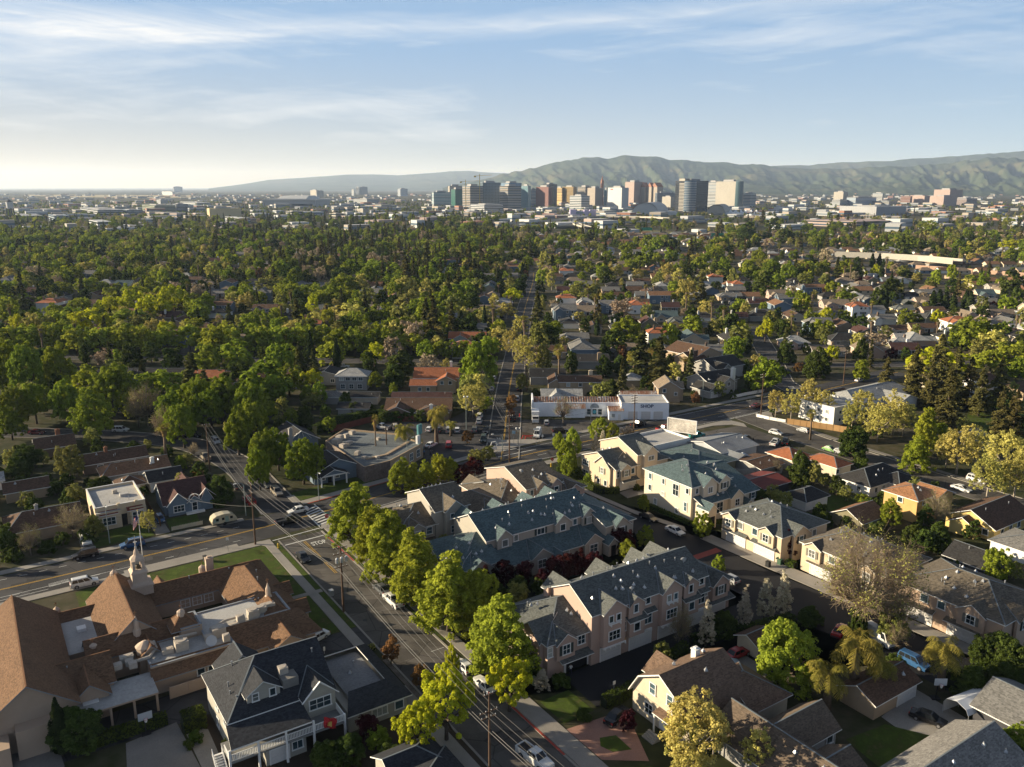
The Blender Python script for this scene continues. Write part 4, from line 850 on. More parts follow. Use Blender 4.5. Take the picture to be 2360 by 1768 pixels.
# R1-R3: garage fronts facing the lane
def garage_row(label, x0, x1, y0, y1, wm, rm, doors, wins, gables, bits=6, rise=2.7):
 c = B('town_house', label, 'town house', (x0 + x1) / 2, (y0 + y1) / 2, wm, rm, group='town houses of the estate'); c.fl = flash_m; hd = (x1 - x0) / 2
 c.gable(x0, x1, y0, y1, 0, 6., rise, 'y', .45, (.9, .9)); sl = rise / hd
 for yc, wd, sh in gables: c.dormer(yc, wd, x0 - .6, 2.9, 5.9, wd * .3, (x0, 6., sl), -1, axis='y'); c.win(x0 - .64, yc, 4.5, 1.3, 1.4, 'W', sh)
 for yc in wins: c.win(x0 - .04, yc, 4.6, 1.2, 1.3, 'W')
 for yc in doors: c.garage(x0 - .04, yc, 0, 4.9, 2.3, 'W'); 
 for yc in doors: pent(c, x0 - 1.1, x0 + .1, yc - 3, yc + 3, 3.2, 'W', .5)
 c.dormer((x0 + x1) / 2 - 2, 4.6, y0 - .7, 0, 5.8, 1.6, (y0, 6., sl)); c.win((x0 + x1) / 2 - 2, y0 - .74, 4.4, 1.2, 1.4, 'S', 1); c.win((x0 + x1) / 2 + 3, y0 - .04, 4.4, 1.1, 1.3)
 for i in range(bits): yy = ru(y0 + 5, y1 - 4); q = ru(.25, .9); c.vent(x0 + hd * q, yy, 6 + rise * q + .05, R.random() < .7)
 for i in range(bits // 2): yy = ru(y0 + 5, y1 - 5); q = ru(.25, .9); c.vent(x1 - hd * q, yy, 6 + rise * q + .05, R.random() < .7)
 c.finish(); busy(*ab((x0 + x1) / 2, (y0 + y1) / 2).to_2d(), 11); return c
garage_row('cream town house with two white garage doors facing the lane', 76.4, 90.6, -70, -54.6, st_cream, sh_town, (-58.6, -66), (-59.6, -63.4), ((-56.9, 3.4, 2), (-66.6, 3.8, 2)))
garage_row('white town house mostly behind the great bare tree', 78, 91.4, -91.4, -73.6, st_cream, sh_warm, (-78.4, -85.4), (-80.4, -84), ((-76.4, 3.6, 2), (-88, 3.6, 0)), 8)
garage_row('tan town house with tree-shadowed roof and large garage doors on the right', 78.4, 93, -111.4, -93, st_tan, sh_warm, (-97.6, -105.4), (-98.4, -101.4), ((-106.6, 4.4, 2),), 9)
for x, y, r in ((19, -20, 8), (28, -20, 9), (37, -20, 8), (43, -17, 8), (52, -17, 9), (59, -17, 8), (79, -14, 8), (87, -14, 8), (81, -38, 9), (90, -40, 9)): busy(*ab(x, y).to_2d(), r)

# one-off houses of the near blocks
def house(label, x0, x1, y0, y1, h, rise, wm, rm, axis='x', hip=(0, 0), cat='house', name='house', wings=(), wins=(), chim=None, gar=None, doors=(), ov=.5, fl=True, grid=True, vents=2, group=None, tm=None, finish=True):
 c = B(name, label, cat, (x0 + x1) / 2, (y0 + y1) / 2, wm, rm, tm, group=group)
 if fl: c.fl = flash_m if fl is True else fl
 c.gable(x0, x1, y0, y1, 0, h, rise, axis, ov, hip)
 for wv in wings: c.gable(*wv[:4], 0, wv[4], wv[5], wv[6], ov, wv[7] if len(wv) > 7 else (0, 0))
 for wv in wins: c.win(*wv)
 if chim: c.chimney(*chim)
 if gar: c.garage(*gar)
 for dv in doors: c.door(*dv)
 hd = ((y1 - y0) if axis == 'x' else (x1 - x0)) / 2
 for i in range(vents):
  q = ru(.3, .8)
  if axis == 'x': c.vent(ru(x0 + hd * hip[0] * .9 + 1, x1 - hd * hip[1] * .9 - 1), y0 + hd * q, h + rise * q, R.random() < .4)
  else: c.vent(x0 + hd * q, ru(y0 + hd * hip[0] * .9 + 1, y1 - hd * hip[1] * .9 - 1), h + rise * q, R.random() < .4)
 busy(*ab((x0 + x1) / 2, (y0 + y1) / 2).to_2d(), max(x1 - x0, y1 - y0) * .55 + 1)
 if finish: c.finish()
 return c
w_cream = mat('wall_cream', (.5, .43, .32), .9, .15); w_white = mat('wall_white', (.68, .67, .63), .9, .12); w_blue = mat('siding_blue', (.13, .18, .23), .8, .15, stretch=(1, 1, 6)); w_yel = mat('wall_yellow', (.6, .45, .17), .9, .15)
w_orange = mat('wall_ochre', (.5, .33, .13), .9, .15); w_dark = mat('wall_dark', (.05, .05, .055), .85, .2); w_tan = mat('wall_tan', (.36, .27, .18), .9, .15); w_olive = mat('wall_olive', (.2, .18, .11), .9, .15); w_brown = mat('wall_brown', (.2, .14, .1), .9, .2); w_grey = mat('wall_grey', (.3, .29, .27), .9, .15)
r_dark = shingle('shingle_dark', (.035, .034, .034)); r_brown = shingle('shingle_umber', (.1, .06, .04)); r_rust = shingle('shingle_rust', (.19, .105, .06)); r_maroon = shingle('shingle_maroon', (.075, .04, .036)); r_grey = shingle('shingle_grey', (.16, .155, .145)); r_tan = shingle('shingle_tan', (.21, .165, .12)); r_lgrey = shingle('shingle_pale', (.3, .3, .29)); r_orange = shingle('shingle_orange', (.3, .15, .075))
tile_m = None
def tilemat(name, col):
 m, t, out = newmat(name); tc = t('ShaderNodeTexCoord').outputs['Object']
 wv = t('ShaderNodeTexWave', {'Vector': tc, 'Scale': 2.2, 'Distortion': .6, 'Detail': 1.}, bands_direction='DIAGONAL').outputs['Fac']; n = t('ShaderNodeTexNoise', {'Vector': tc, 'Scale': 1.2, 'Detail': 6.}).outputs['Fac']
 a = t('ShaderNodeMath', {0: wv, 1: .4}, operation='MULTIPLY').outputs[0]; a = t('ShaderNodeMath', {0: n, 1: .6, 2: a}, operation='MULTIPLY_ADD').outputs[0]
 b = t('ShaderNodeBsdfPrincipled', {'Base Color': ramp(t, a, [(.25, mul(col, .6)), (.5, col), (.8, mul(col, 1.35))]), 'Roughness': .85, 'Specular IOR Level': .2}); bp = t('ShaderNodeBump', {'Height': wv, 'Strength': .6, 'Distance': .1}); t.l.new(bp.outputs[0], b.inputs['Normal']); t.l.new(b.outputs[0], out.inputs[0]); return m
r_tile = tilemat('clay_tile', (.36, .13, .06)); r_tiled = tilemat('clay_tile_dark', (.2, .06, .04))
# gambrel house, lower centre
c = B('house', 'white gambrel-roofed house with a brown barn roof at the pink forecourt', 'house', 26, -95, w_cream, r_brown); c.fl = flash_m; c.rm = shingle('shingle_barn', (.15, .1, .07))
x0, x1, y0, y1 = 20.6, 32, -100.4, -89.2; ym = (y0 + y1) / 2
c.wbox(x0, x1, y0, y1, 0, 3.4)
pr = [(y0 - .4, 3.2), (y0 + 1.5, 6.3), (ym, 8.6), (y1 - 1.5, 6.3), (y1 + .4, 3.2)]
c.slab([[(x0 - .6, pr[i][0], pr[i][1]), (x1 + .5, pr[i][0], pr[i][1]), (x1 + .5, pr[i + 1][0], pr[i + 1][1]), (x0 - .6, pr[i + 1][0], pr[i + 1][1])] for i in range(4)], .22)
for X, fl in ((x0, 1), (x1, 0)):
 pts = [(X, y0, 3.3), (X, y1, 3.3), (X, y1 - 1.5, 6.1), (X, ym, 8.4), (X, y0 + 1.5, 6.1)]; c.tri_wall(*(pts[::-1] if fl else pts))
for y in (-96.6, -93.2): c.win(20.55, y, 5.4, 1., 1.5, 'W', 0, 2)
c.win(20.55, -97.6, 1.9, 1.4, 1.5, 'W'); c.win(20.55, -92.6, 1.9, 1.4, 1.5, 'W'); pent(c, 19.2, 20.7, -100, -94.6, 3.4, 'W', .4); c.door(20.5, -95.4, .3, 1.2, 2.2, 'W', white)
c.tbox(19.3, 19.5, -99.8, -99.6, 0, 3); c.tbox(19.3, 19.5, -95, -94.8, 0, 3); c.dormer(26, 5., -88.4, 3, 5., 2., (-89.6, 3.3, 1.5), 1); c.gable(31, 38.4, -102, -93, 0, 3.2, 2.6, 'x', .5, (0, 1)); c.chimney(28.4, -93.4, 5, 9., .9, .9, w_white); c.vent(24, -93.6, 8.2); c.vent(27, -96.8, 7.9); c.vent(30, -93.4, 8.1)
q = MB()
for i in range(4): q.box(-8.6 + i * .35, -8.25 + i * .35, -1.8, .3, 0, .2 + i * .16)
c.part('steps', q, conc); c.finish(); busy(*ab(26, -95).to_2d(), 9)
house('brown-shingled house with several low gables at the bottom edge', 23.6, 31.4, -121, -101.6, 3., 2.8, w_grey, shingle('shingle_sepia', (.125, .095, .07)), 'y', (0, 0), wings=((29, 37.8, -110.4, -104.6, 3., 2.2, 'x'), (28.6, 33.6, -117.6, -112.2, 2.9, 1.6, 'x', (0, 0))), wins=((36.4, -110.45, 1.6, 1.2, 1.2),))
house('dark brown garage with one pale door beside the round green tree', 47, 57.4, -110, -104.6, 2.8, 1.4, w_tan, r_brown, 'x', (0, 0), cat='garage', name='garage', gar=(54.8, -110.05, 0, 4.4, 2.2, 'S'), vents=1)
house('long grey-shingled roof running to the bottom right corner', 35, 52.4, -127.4, -118.6, 2.9, 2.4, w_grey, shingle('shingle_ash', (.2, .19, .175)), 'x', (0, 0), vents=5)
house('grey porch house with white gable trim at the right edge', 58, 68.4, -126, -118, 3., 2.2, w_dark, r_grey, 'y', (0, 0), wins=((61, -126.05, 3.2, .6, .6), (65, -126.05, 1.6, 1.2, 1.)), vents=0)
house('small shed with white door half hidden behind the round green tree', 45.6, 50, -90.6, -86.4, 2.5, 1., w_cream, r_brown, 'x', (0, 0), cat='shed', name='shed', gar=(47.2, -90.65, 0, 2.2, 2., 'S'), vents=0)
house('little black house with two white windows below the bare tree', 102.6, 110, -96, -88.6, 2.8, 1.9, w_dark, r_dark, 'y', (0, 0), wins=((102.55, -91, 1.5, 1., 1.2, 'W'), (104.6, -96.05, 1.5, 1., 1.2)), vents=1)
house('grey-roofed house with white porch at the right edge', 117, 127, -100, -90, 2.9, 1.8, w_white, r_grey, 'x', (1, 1), wins=((118.4, -100.05, 1.5, 1.6, 1.6), (121.4, -100.05, 1.5, 1.6, 1.6)), vents=1)
house('bright yellow bungalow with a broad brown gable roof', 122.8, 138.4, -87.8, -77.4, 3., 2.6, w_yel, r_brown, 'x', (0, 0), wings=((120.6, 125, -84.8, -79.4, 2.7, 1.5, 'x'),), wins=((122.75, -86, 1.6, 1.1, 1.2, 'W'), (126, -87.85, 1.6, 1.2, 1.2), (129.6, -87.85, 1.6, .9, 1.2), (133, -87.85, 1.6, 1.2, 1.2)), vents=2)
house('two-storey ochre house with a rust-brown roof', 118.4, 127, -73, -65, 5.6, 1.5, w_orange, r_orange, 'x', (1, 1), wings=((124, 131, -74, -68.4, 5.2, 1.3, 'y'),), wins=((118.35, -69, 4.4, 1.1, 1.1, 'W'), (121, -73.05, 4.4, 1., 1.), (124.6, -73.05, 2.6, .8, .8)), vents=2)
house('small olive cottage with a brown gable below the ochre house', 103, 111.6, -70, -62.6, 2.8, 1.9, w_olive, r_rust, 'x', (0, 0), wins=((102.95, -66.4, 1.5, 1., 1., 'W'),), vents=0)
house('white bungalow with a black hip roof and tree shadows on its wall', 123.4, 139.4, -58.2, -49, 3.2, 2.4, w_white, r_dark, 'x', (.9, .9), wings=((131, 139, -61, -55, 3., 1.6, 'y', (1, 1)),), wins=((123.35, -51, 1.7, .9, 1.1, 'W'), (123.35, -55.4, 1.7, .9, 1.1, 'W'), (126, -58.25, 1.7, 1.1, 1.2), (129, -58.25, 1.7, 1.1, 1.2)), vents=3)
house('pale blue-white shed with a dark hip roof', 103.8, 111.8, -55, -48.6, 2.6, 1.5, w_white, r_dark, 'x', (1, .7), cat='shed', name='shed', doors=((107.6, -55.04, 0, 1.2, 2., 'S', white),), vents=0)
house('cream house under a bright red clay tile roof', 124, 131.4, -35.4, -27, 3.4, 1.7, w_cream, r_tile, 'x', (1, 1), wings=((129.6, 135.6, -44.6, -35, 3., 1.3, 'y', (1, 1)),), wins=((123.95, -31, 1.7, 1.2, 1.1, 'W'), (130, -44.65, 1.6, 1.1, 1.1)), vents=1)
house('long dark shed under a rusty red tin roof', 102, 111.4, -44.2, -35.6, 2.7, .9, w_dark, mat('rusty_tin', (.14, .03, .022), .7, .55, .8, 4., stretch=(1, 6, 1)), 'x', (0, 0), cat='shed', name='shed', vents=0)
house('low grey roofed store beside the white awning', 112.4, 121, -34.6, -25.4, 2.9, .8, w_grey, r_brown, 'x', (0, 0), cat='building', name='building', vents=2)
house('blue-grey warehouse with stained low gables', 112.4, 126.2, -21.4, -8.4, 3.6, 1.5, mat('warehouse_wall', (.36, .38, .4), .9, .2), mat('warehouse_roof', (.2, .21, .22), .8, .45, .6, 4.), 'x', (0, 0), cat='warehouse', name='warehouse', wings=((113, 118, -26, -20, 3., .8, 'y'),), vents=4)
house('dark green-grey low roof between the cream town house and the warehouse', 98, 111.6, -27, -11, 3.6, 1.6, w_olive, sh_shade, 'y', (1, 1), cat='building', name='building', vents=2)
c = B('commercial_building', 'flat-roofed blue-white workshop just right of the cream town house', 'building', 103, -2, w_white, r_dark); c.rm2 = flat_w; c.flat(96, 113, -9, 2, 0, 4., .5); c.ac(101, -3, 4.05); c.finish(); busy(*ab(103, -2).to_2d(), 10)
c = B('apartment_block', 'white billboard-sided block behind the pale street trees', 'building', 176, -9, w_white, r_grey); c.rm2 = flat_w; c.flat(170, 184, -14.6, -1.5, 0, 5.6, .4)
for y in (-5, -9, -12): c.win(169.96, y, 4.2, .9, 1., 'W'); c.win(169.96, y, 1.7, .9, 1., 'W')
for x in (173, 177, 181): c.win(x, -14.64, 4.2, 1., 1.); c.win(x, -14.64, 1.7, 1., 1.)
c.finish(); busy(*ab(176, -8).to_2d(), 11)
house('long pale grey shingle roof beside the right-hand junction', 190, 222, -9, 5, 3.4, 2.4, w_white, r_lgrey, 'x', (.6, .3), wings=((205, 215, -15, -4, 3., 1.8, 'y'),), cat='building', name='building', vents=4)
house('brown pitched roof between the white block and the long grey roof', 186, 199, -2, 8, 3.2, 2., w_tan, r_brown, 'x', (0, 0), vents=1)
house('long low shed with pale blue roof below the big dark conifers', 222, 240, -26, -19, 3., .8, w_grey, r_lgrey, 'x', (0, 0), cat='shed', name='shed', vents=0)
# blocks left of the crossing and along the main street
c = B('house', 'cream stucco house with a white flat roof and red tile trim', 'house', -29, 30, mat('stucco_ivory', (.55, .45, .31), .9, .1), r_tiled); c.rm2 = flat_w
c.flat(-34.4, -24.2, 23.6, 38, 0, 4.5, .5); c.flat(-34.4, -29.4, 22.6, 23.6, 0, 4.0, .0); c.wbox(-27.6, -24.2, 22.8, 23.7, 0, 3.8)
c.slab([[(-33.8, 22.2, 3.5), (-30, 22.2, 3.5), (-30, 23.6, 4.1), (-33.8, 23.6, 4.1)]]); c.slab([[(-28.2, 22.4, 3.4), (-24.8, 22.4, 3.4), (-24.8, 23.6, 4.), (-28.2, 23.6, 4.)]])
c.win(-31.9, 22.55, 1.9, 2.4, 1.6, 'S', 0); c.win(-26, 22.75, 2., 2.2, 1.6, 'S', 0); c.door(-28.8, 23.55, 0, 1.3, 2.6, 'S'); c.win(-34.45, 30, 2.2, 1., 1.2, 'W'); c.wbox(-30, -29.4, 22.9, 23.6, 4.5, 5.4); c.wbox(-26.4, -25.8, 23, 23.6, 4.5, 5.4); c.ac(-29, 33, 4.55, 1, 1, .7); c.vent(-31, 27, 4.5, False); c.vent(-27, 27, 4.5, False); c.bx('roof_hatch', -28.4, -26.6, 29.4, 31, 4.5, 5.1, flat_w); c.finish(); busy(*ab(-29, 30).to_2d(), 9)
c = house('blue gabled cottage with white trim, arched window and maroon roof', -20.2, -10.4, 23.8, 34, 2.9, 3.4, w_blue, r_maroon, 'x', (0, 0), finish=False, vents=0); c.fl = mat('ridge_maroon', (.14, .08, .06), .9, .2)
c.dormer(-17.4, 4.6, 22.6, 0, 2.9, 2.4, (23.8, 2.9, .67)); c.dormer(-11.2, 2.6, 22.9, 0, 2.9, 2.6, (23.8, 2.9, .67)); c.gable(-15.4, -12.6, 22.4, 24.6, 0, 3., 1.2, 'y', .3); c.win(-17.4, 22.55, 1.6, 2.2, 1.4, 'S'); c.win(-14, 22.35, 1.6, 1., 1.9, 'S', 0, 2)
for xx, yy in ((-17.4, 22.3), (-11.2, 22.6)): c.tr.obox((xx - 2.7 + 15.3, yy - 28.9, 2.55), (xx + 15.3, yy - 28.9, 5.35), .08, .22, up=(0, 1, 0)); c.tr.obox((xx + 2.7 + 15.3, yy - 28.9, 2.55), (xx + 15.3, yy - 28.9, 5.35), .08, .22, up=(0, 1, 0))
q = MB()
for i in range(13): th = PI * i / 12; q.box(-14 + 15.3 + 1.15 * math.cos(th) - .09, -14 + 15.3 + 1.15 * math.cos(th) + .09, -6.72, -6.5, 3.4 + 1.15 * math.sin(th) - .09, 3.4 + 1.15 * math.sin(th) + .09)
c.part('arched_window', q, white); c.tbox(-16, -12, 21.6, 22.4, 0, .5); c.gable(-15.6, -11, 31, 38, 0, 2.8, 2.2, 'y', .4); c.finish()
house('brown hip-roofed garage behind the cream stucco house', -27, -21, 42.6, 48.4, 2.7, 1.5, w_cream, r_brown, 'y', (1, 1), cat='garage', name='garage', gar=(-23.6, 42.55, 0, 2.6, 2., 'S'), vents=1)
house('long charcoal roof behind the blue gabled cottage', -20, -12.4, 41.4, 48.6, 2.9, 1.6, w_white, r_dark, 'x', (0, 0), vents=1)
house('long low ranch house with sunlit brown roof and white chimney', -29, -13.4, 52.4, 60.6, 2.8, 1.7, w_grey, r_rust, 'x', (.6, 0), chim=(-17, 54.4, 2.4, 4.8, .9, .8, w_white), wins=((-20, 52.35, 1.5, 1.4, 1.), (-15.4, 52.35, 1.5, 1.2, 1.)), vents=5)
house('long dark brown ranch roof nearest the shaded cross street', -32, -16.6, 64.6, 71.8, 2.9, 1.7, w_brown, r_brown, 'x', (0, 0), chim=(-26, 68, 3, 5.6, .8, .8, mat('brick', (.2, .09, .05), .9, .4)), wins=((-28, 64.55, 1.5, 1.2, 1.1), (-24, 64.55, 1.5, 1.2, 1.1), (-20, 64.55, 1.5, 1.2, 1.1)), vents=3)
house('dark-roofed bungalow behind the bare trees at the left', -51, -37, 24.6, 35.4, 2.9, 2.2, w_tan, r_brown, 'x', (.6, 0), vents=3, chim=(-45, 30, 3, 6, .7, .7, w_grey))
house('small house with white gable trim at the shaded street corner', -41, -31.6, 86, 94, 3., 2., w_brown, r_brown, 'x', (0, 0), vents=1, chim=(-35, 92, 3, 6, 1.2, .8, mat('brick', (.2, .09, .05))))
house('low brown roof among dark trees at the left edge', -50, -41, 52.6, 58.6, 2.8, 1.5, w_tan, r_brown, 'x', (0, 0), vents=1)
house('white-roofed garage at the left edge among trees', -56, -50, 64, 70, 2.6, 1.2, w_white, r_lgrey, 'x', (0, 0), cat='garage', name='garage', vents=0)
c = house('dark blue bungalow with a white porch right of the leafy crossing trees', 15.4, 28.6, 24.4, 36.6, 3., 2.9, w_blue, r_dark, 'y', (0, .6), finish=False, vents=1)
c.gable(16, 23, 21.4, 26, 2.6, 2.9, 1.5, 'y', .5, wall=False)
for x in (16.2, 19.4, 22.8): c.tbox(x - .15, x + .15, 21.4, 21.7, 0, 2.8)
c.tri_wall((16, 21.5, 2.8), (23, 21.5, 2.8), (19.5, 21.5, 4.2)); c.tbox(15.8, 23.2, 21.3, 21.5, 2.6, 2.9); c.win(17.6, 24.35, 1.6, 1., 1.3); c.door(19.4, 24.35, 0, 1., 2.1); c.win(21.4, 24.35, 1.6, 1., 1.3); c.finish()
c = house('shaded blue-grey house with half-timbered gable and tall chimney', 17.6, 27.6, 54, 65.6, 3., 2.8, w_blue, r_dark, 'y', (0, 0), chim=(19.4, 53.4, 0, 7., 1., .8, w_grey), vents=1, finish=False)
for dx in (-3, -1, 1, 3): c.tr.obox((dx, -5.95, 3.1), (dx * .4, -5.95, 5.2), .07, .14, up=(0, 1, 0))
c.tr.obox((-5.2, -6.4, 2.75), (0, -6.4, 5.85), .1, .2, up=(0, 1, 0)); c.tr.obox((5.2, -6.4, 2.75), (0, -6.4, 5.85), .1, .2, up=(0, 1, 0)); c.finish()
# restaurant with stone front
c = B('restaurant', 'low restaurant with worn flat roof, stone corner wall and rooftop machines', 'restaurant', 38, 36, w_tan, r_dark, w_tan); c.rm2 = mat('flat_roof_worn', (.12, .135, .14), .9, .55, .35, 3.)  # blue-grey tree shade is put into the roof colour, besides wear
P = [(26.8, 19.4), (34.4, 20.4), (48.4, 29.2), (46.2, 41.4), (35.8, 54), (27, 46)]
c.r.poly([(x - 38, y - 36, 3.75) for x, y in P], 1)
stq = MB()
for i, ((xa, ya), (xb, yb)) in enumerate(zip(P, P[1:] + P[:1])):
 (stq if i in (0, 5) else c.w).obox((xa - 38, ya - 36, 2.05), (xb - 38, yb - 36, 2.05), .3, 4.1); c.tr.obox((xa - 38, ya - 36, 4.15), (xb - 38, yb - 36, 4.15), .34, .08)
c.part('stone_wall', stq, stone)
c.tr.obox((30 - 38, 25.6 - 36, 3.9), (36 - 38, 26 - 36, 3.9), .7, .3); c.tr.obox((36 - 38, 26 - 36, 3.9), (46 - 38, 33 - 36, 3.9), .9, .35)
for i in range(4):
 x, y = 37 + i * 3.1, 22 + i * 1.95 ; o = c.win(x, y - .12, 2., 1.5, 2., 'S'); o.rotation_euler = (0, 0, math.atan2(8.8, 14))
for x, y, a_, b_, h in ((29, 43, 2.4, 1.8, 1.4), (31, 46, 2, 1.6, 1.2), (33.4, 47, 1.4, 1.2, 1.), (29, 38.6, 1.6, 1.6, 1.), (31.4, 40.4, 2., 1.2, .9), (36, 49, 1.4, 1.4, 1.), (29.8, 30.6, 1.6, 1.2, .9), (30, 26.4, 1.2, 1.2, .7), (40, 40, 1.2, 1.2, .6), (33, 25, 1., 1., .6)): c.ac(x, y, 3.77, a_, b_, h, R.random())
c.finish(); busy(*ab(37, 36).to_2d(), 17)
pole = empty('sign_pylon', ab(47.6, 29.2), TH + .5, 'tall turquoise sign pylon with stacked white panels at the restaurant corner', 'sign')
q = MB(); q.box(-.35, -.1, -.2, .2, 0, 9.6); q.box(.1, .35, -.2, .2, 0, 9.6); q.obj('mast', mat('teal_metal', (.03, .09, .1), .6, .2), pole)
q = MB(); q.box(-.9, .9, -.28, .28, 6.9, 9.6); q.obj('sign_panel', mat('teal_panel', (.1, .26, .27), .5, .2), pole)
q = MB(); q.box(-1.5, -.1, -.3, .3, 4.4, 6.7); q.obj('sign_panel', white, pole)
q = MB(); q.lathe([(.05, -.26), (1.35, -.26), (1.35, .26), (.05, .26)], n=20); q.xform(Matrix.Translation((0, 0, 2.9)) @ Matrix.Rotation(PI / 2, 4, 'X')); q.obj('sign_panel', mat('teal_disc', (.16, .3, .31), .5, .2), pole)
# corner shop
c = B('shop', 'long white corner shop with a rust-streaked roof and blue SHOP lettering', 'shop', 108, 34, mat('wall_bright', (.84, .86, .88), .9, .1), mat('rust_roof', (.36, .33, .31), .8, .4)); 
m, t, out = newmat('rust_streaks'); tc = t('ShaderNodeTexCoord').outputs['Object']; n1 = t('ShaderNodeTexNoise', {'Vector': t('ShaderNodeMapping', {'Vector': tc, 'Scale': (1.6, .25, 1)}).outputs[0], 'Scale': 1.4, 'Detail': 6.}).outputs['Fac']; n2 = t('ShaderNodeTexNoise', {'Vector': tc, 'Scale': .16, 'Detail': 2.}).outputs['Fac']
a = t('ShaderNodeMath', {0: n1, 1: .6}, operation='MULTIPLY').outputs[0]; a = t('ShaderNodeMath', {0: n2, 1: .5, 2: a}, operation='MULTIPLY_ADD').outputs[0]
bb = t('ShaderNodeBsdfPrincipled', {'Base Color': ramp(t, a, [(.4, (.46, .48, .5)), (.52, (.3, .22, .17)), (.62, (.2, .085, .045))]), 'Roughness': .85}); t.l.new(bb.outputs[0], out.inputs[0]); c.rm = m; c.rm2 = flat_w
c.root.rotation_euler = (0, 0, 0); c.root.location = W(5, 1540, 480, 0); c.root.location.z = 0; c.a = c.b = 0
c.gable(-15.6, 13, -3, 5.6, 0, 4.3, 1.2, 'x', .2); c.wbox(-15.8, 13, -3.3, -3., 0, 4.7); c.wbox(-16.1, -15.6, -3.3, 6, 0, 5.6)
for i in range(34): c.r.obox((-15.2 + i * .84, -3.05, 4.34), (-15.2 + i * .84, 1.25, 5.56), .09, .14)
c.flat(12.6, 28, -7, 4, 0, 5.2, .3); c.gable(14, 26, 3, 10, 0, 4.8, 1.4, 'x', .3); c.wbox(-5.2, 1.2, -5., -3.3, 0, 3.); c.slab([[(-5.4, -5.2, 3.1), (1.4, -5.2, 3.1), (1.4, -3.2, 4.5), (-5.4, -3.2, 4.5)]], .14); c.wbox(8.6, 13.2, -8, -3.3, 0, 3.2); c.gable(8.6, 13.2, -8.2, -3.2, 3.2, 3.25, .8, 'x', .2, wall=False)
for x in (2.6, 4.4, 6.2): c.win(x, -3.36, 1.6, 1.2, 1.8)
q = MB()
for i in range(12): q.poly([(4.4, -3.42, 2.9), (4.4 + 1.5 * math.cos(PI * i / 12), -3.42, 2.9 + 1.5 * math.sin(PI * i / 12)), (4.4 + 1.5 * math.cos(PI * (i + 1) / 12), -3.42, 2.9 + 1.5 * math.sin(PI * (i + 1) / 12))])
c.part('arch_mural', q, mat('mural_grey', (.25, .28, .3), .8, .5, 3., 6.)); q = MB(); q.lathe([(.6, 0), (.6, .03)], n=16); q.xform(Matrix.Translation((4.4, -3.47, 1.6)) @ Matrix.Rotation(PI / 2, 4, 'X')); c.part('round_sign', q, mat('sign_cyan', (.1, .4, .5), .6, .1))
for x in (16.4, 20.6, 24.6): c.garage(x, -7.04, 0, 2.8, 2.6)
blue_l = mat('letter_navy', (.02, .05, .12), .6, .1)
text_obj('SHOP', blue_l, 1.5, c.root, (20.9, -7.06, 4.4), (PI / 2, 0, 0), .03, 'lettering', (1.1, 1), .03); c.win(10, -8.04, 1.6, .9, 1.1); c.door(12, -8.04, 0, .9, 2., 'S', white); c.finish()
for dx in (-10, 0, 10, 20): busy(c.root.location.x + dx, c.root.location.y, 8)

# houses along the long street (world-aligned blocks)
def whouse(label, x0, x1, y0, y1, h, rise, wm, rm, axis='x', hip=(0, 0), wings=(), wins=(), chim=None, gar=None, vents=1, cat='house', name='house', rz=0.):
 c = B(name, label, cat, wallm=wm, roofm=rm, loc=Vector(((x0 + x1) / 2, (y0 + y1) / 2, 0)), rz=rz); c.a, c.b = (x0 + x1) / 2, (y0 + y1) / 2; c.fl = flash_m
 c.gable(x0, x1, y0, y1, 0, h, rise, axis, .5, hip)
 for wv in wings: c.gable(*wv[:4], 0, wv[4], wv[5], wv[6], .4, wv[7] if len(wv) > 7 else (0, 0))
 for wv in wins: c.win(*wv)
 if chim: c.chimney(*chim)
 if gar: c.garage(*gar)
 hd = ((y1 - y0) if axis == 'x' else (x1 - x0)) / 2
 for i in range(vents):
  q = ru(.3, .8); xx = ru(x0 + 2, x1 - 2) if axis == 'x' else x0 + hd * q; yy = y0 + hd * q if axis == 'x' else ru(y0 + 2, y1 - 2); c.vent(xx, yy, h + rise * q, False)
 busy((x0 + x1) / 2, (y0 + y1) / 2, max(x1 - x0, y1 - y0) * .55 + 2); c.finish(); return c
def wr(x0, x1, y, z, d='S', n=3, w=1.1, h=1.2): return [(x0 + (x1 - x0) * (i + .5) / n, y - .05, z, w, h, d) for i in range(n)]
whouse('grey two-storey house with white windows and a pale blue hip roof', -65, -53.6, 297.6, 306, 5.6, 2., w_grey, r_lgrey, 'x', (1, 1), wins=wr(-64, -54.6, 297.6, 4.3, n=4, w=1.5) + wr(-64, -54.6, 297.6, 1.5, n=3, w=1.5, h=1.6))
whouse('orange tile-roofed house with pale gables', -36, -20, 297, 309, 5., 2.6, w_tan, r_tile, 'x', (0, .0), wings=((-37, -27.6, 292.6, 299, 3.2, 1.5, 'x'), (-27.5, -20.5, 293.6, 300, 4.6, 1.7, 'y')), wins=wr(-27, -21, 293.6, 3.8, n=2) + wr(-35, -29, 292.6, 1.6, n=2), chim=(-23, 306, 4, 9, .9, .9, w_white))
whouse('rambling dark brown roofs beside the parking lot', -41, -20, 259, 272, 3.2, 2.2, w_brown, r_brown, 'x', (0, 0), wings=((-31, -20.4, 256, 262, 3., 1.6, 'y', (1, 1)), (-41, -33, 256.6, 264, 3., 1.7, 'y')), vents=3, chim=(-26, 257.4, 2, 5, 1., .8, w_white))
whouse('low mauve-brown long roof behind the rambling brown roofs', -41, -21, 274.6, 281, 3., 1.3, w_brown, r_maroon, 'x', (0, 0))
whouse('small slate-roofed garage near the grey two-storey house', -66.5, -57.6, 277, 284, 2.8, 1.2, w_grey, r_grey, 'x', (0, 0), cat='garage', name='garage')
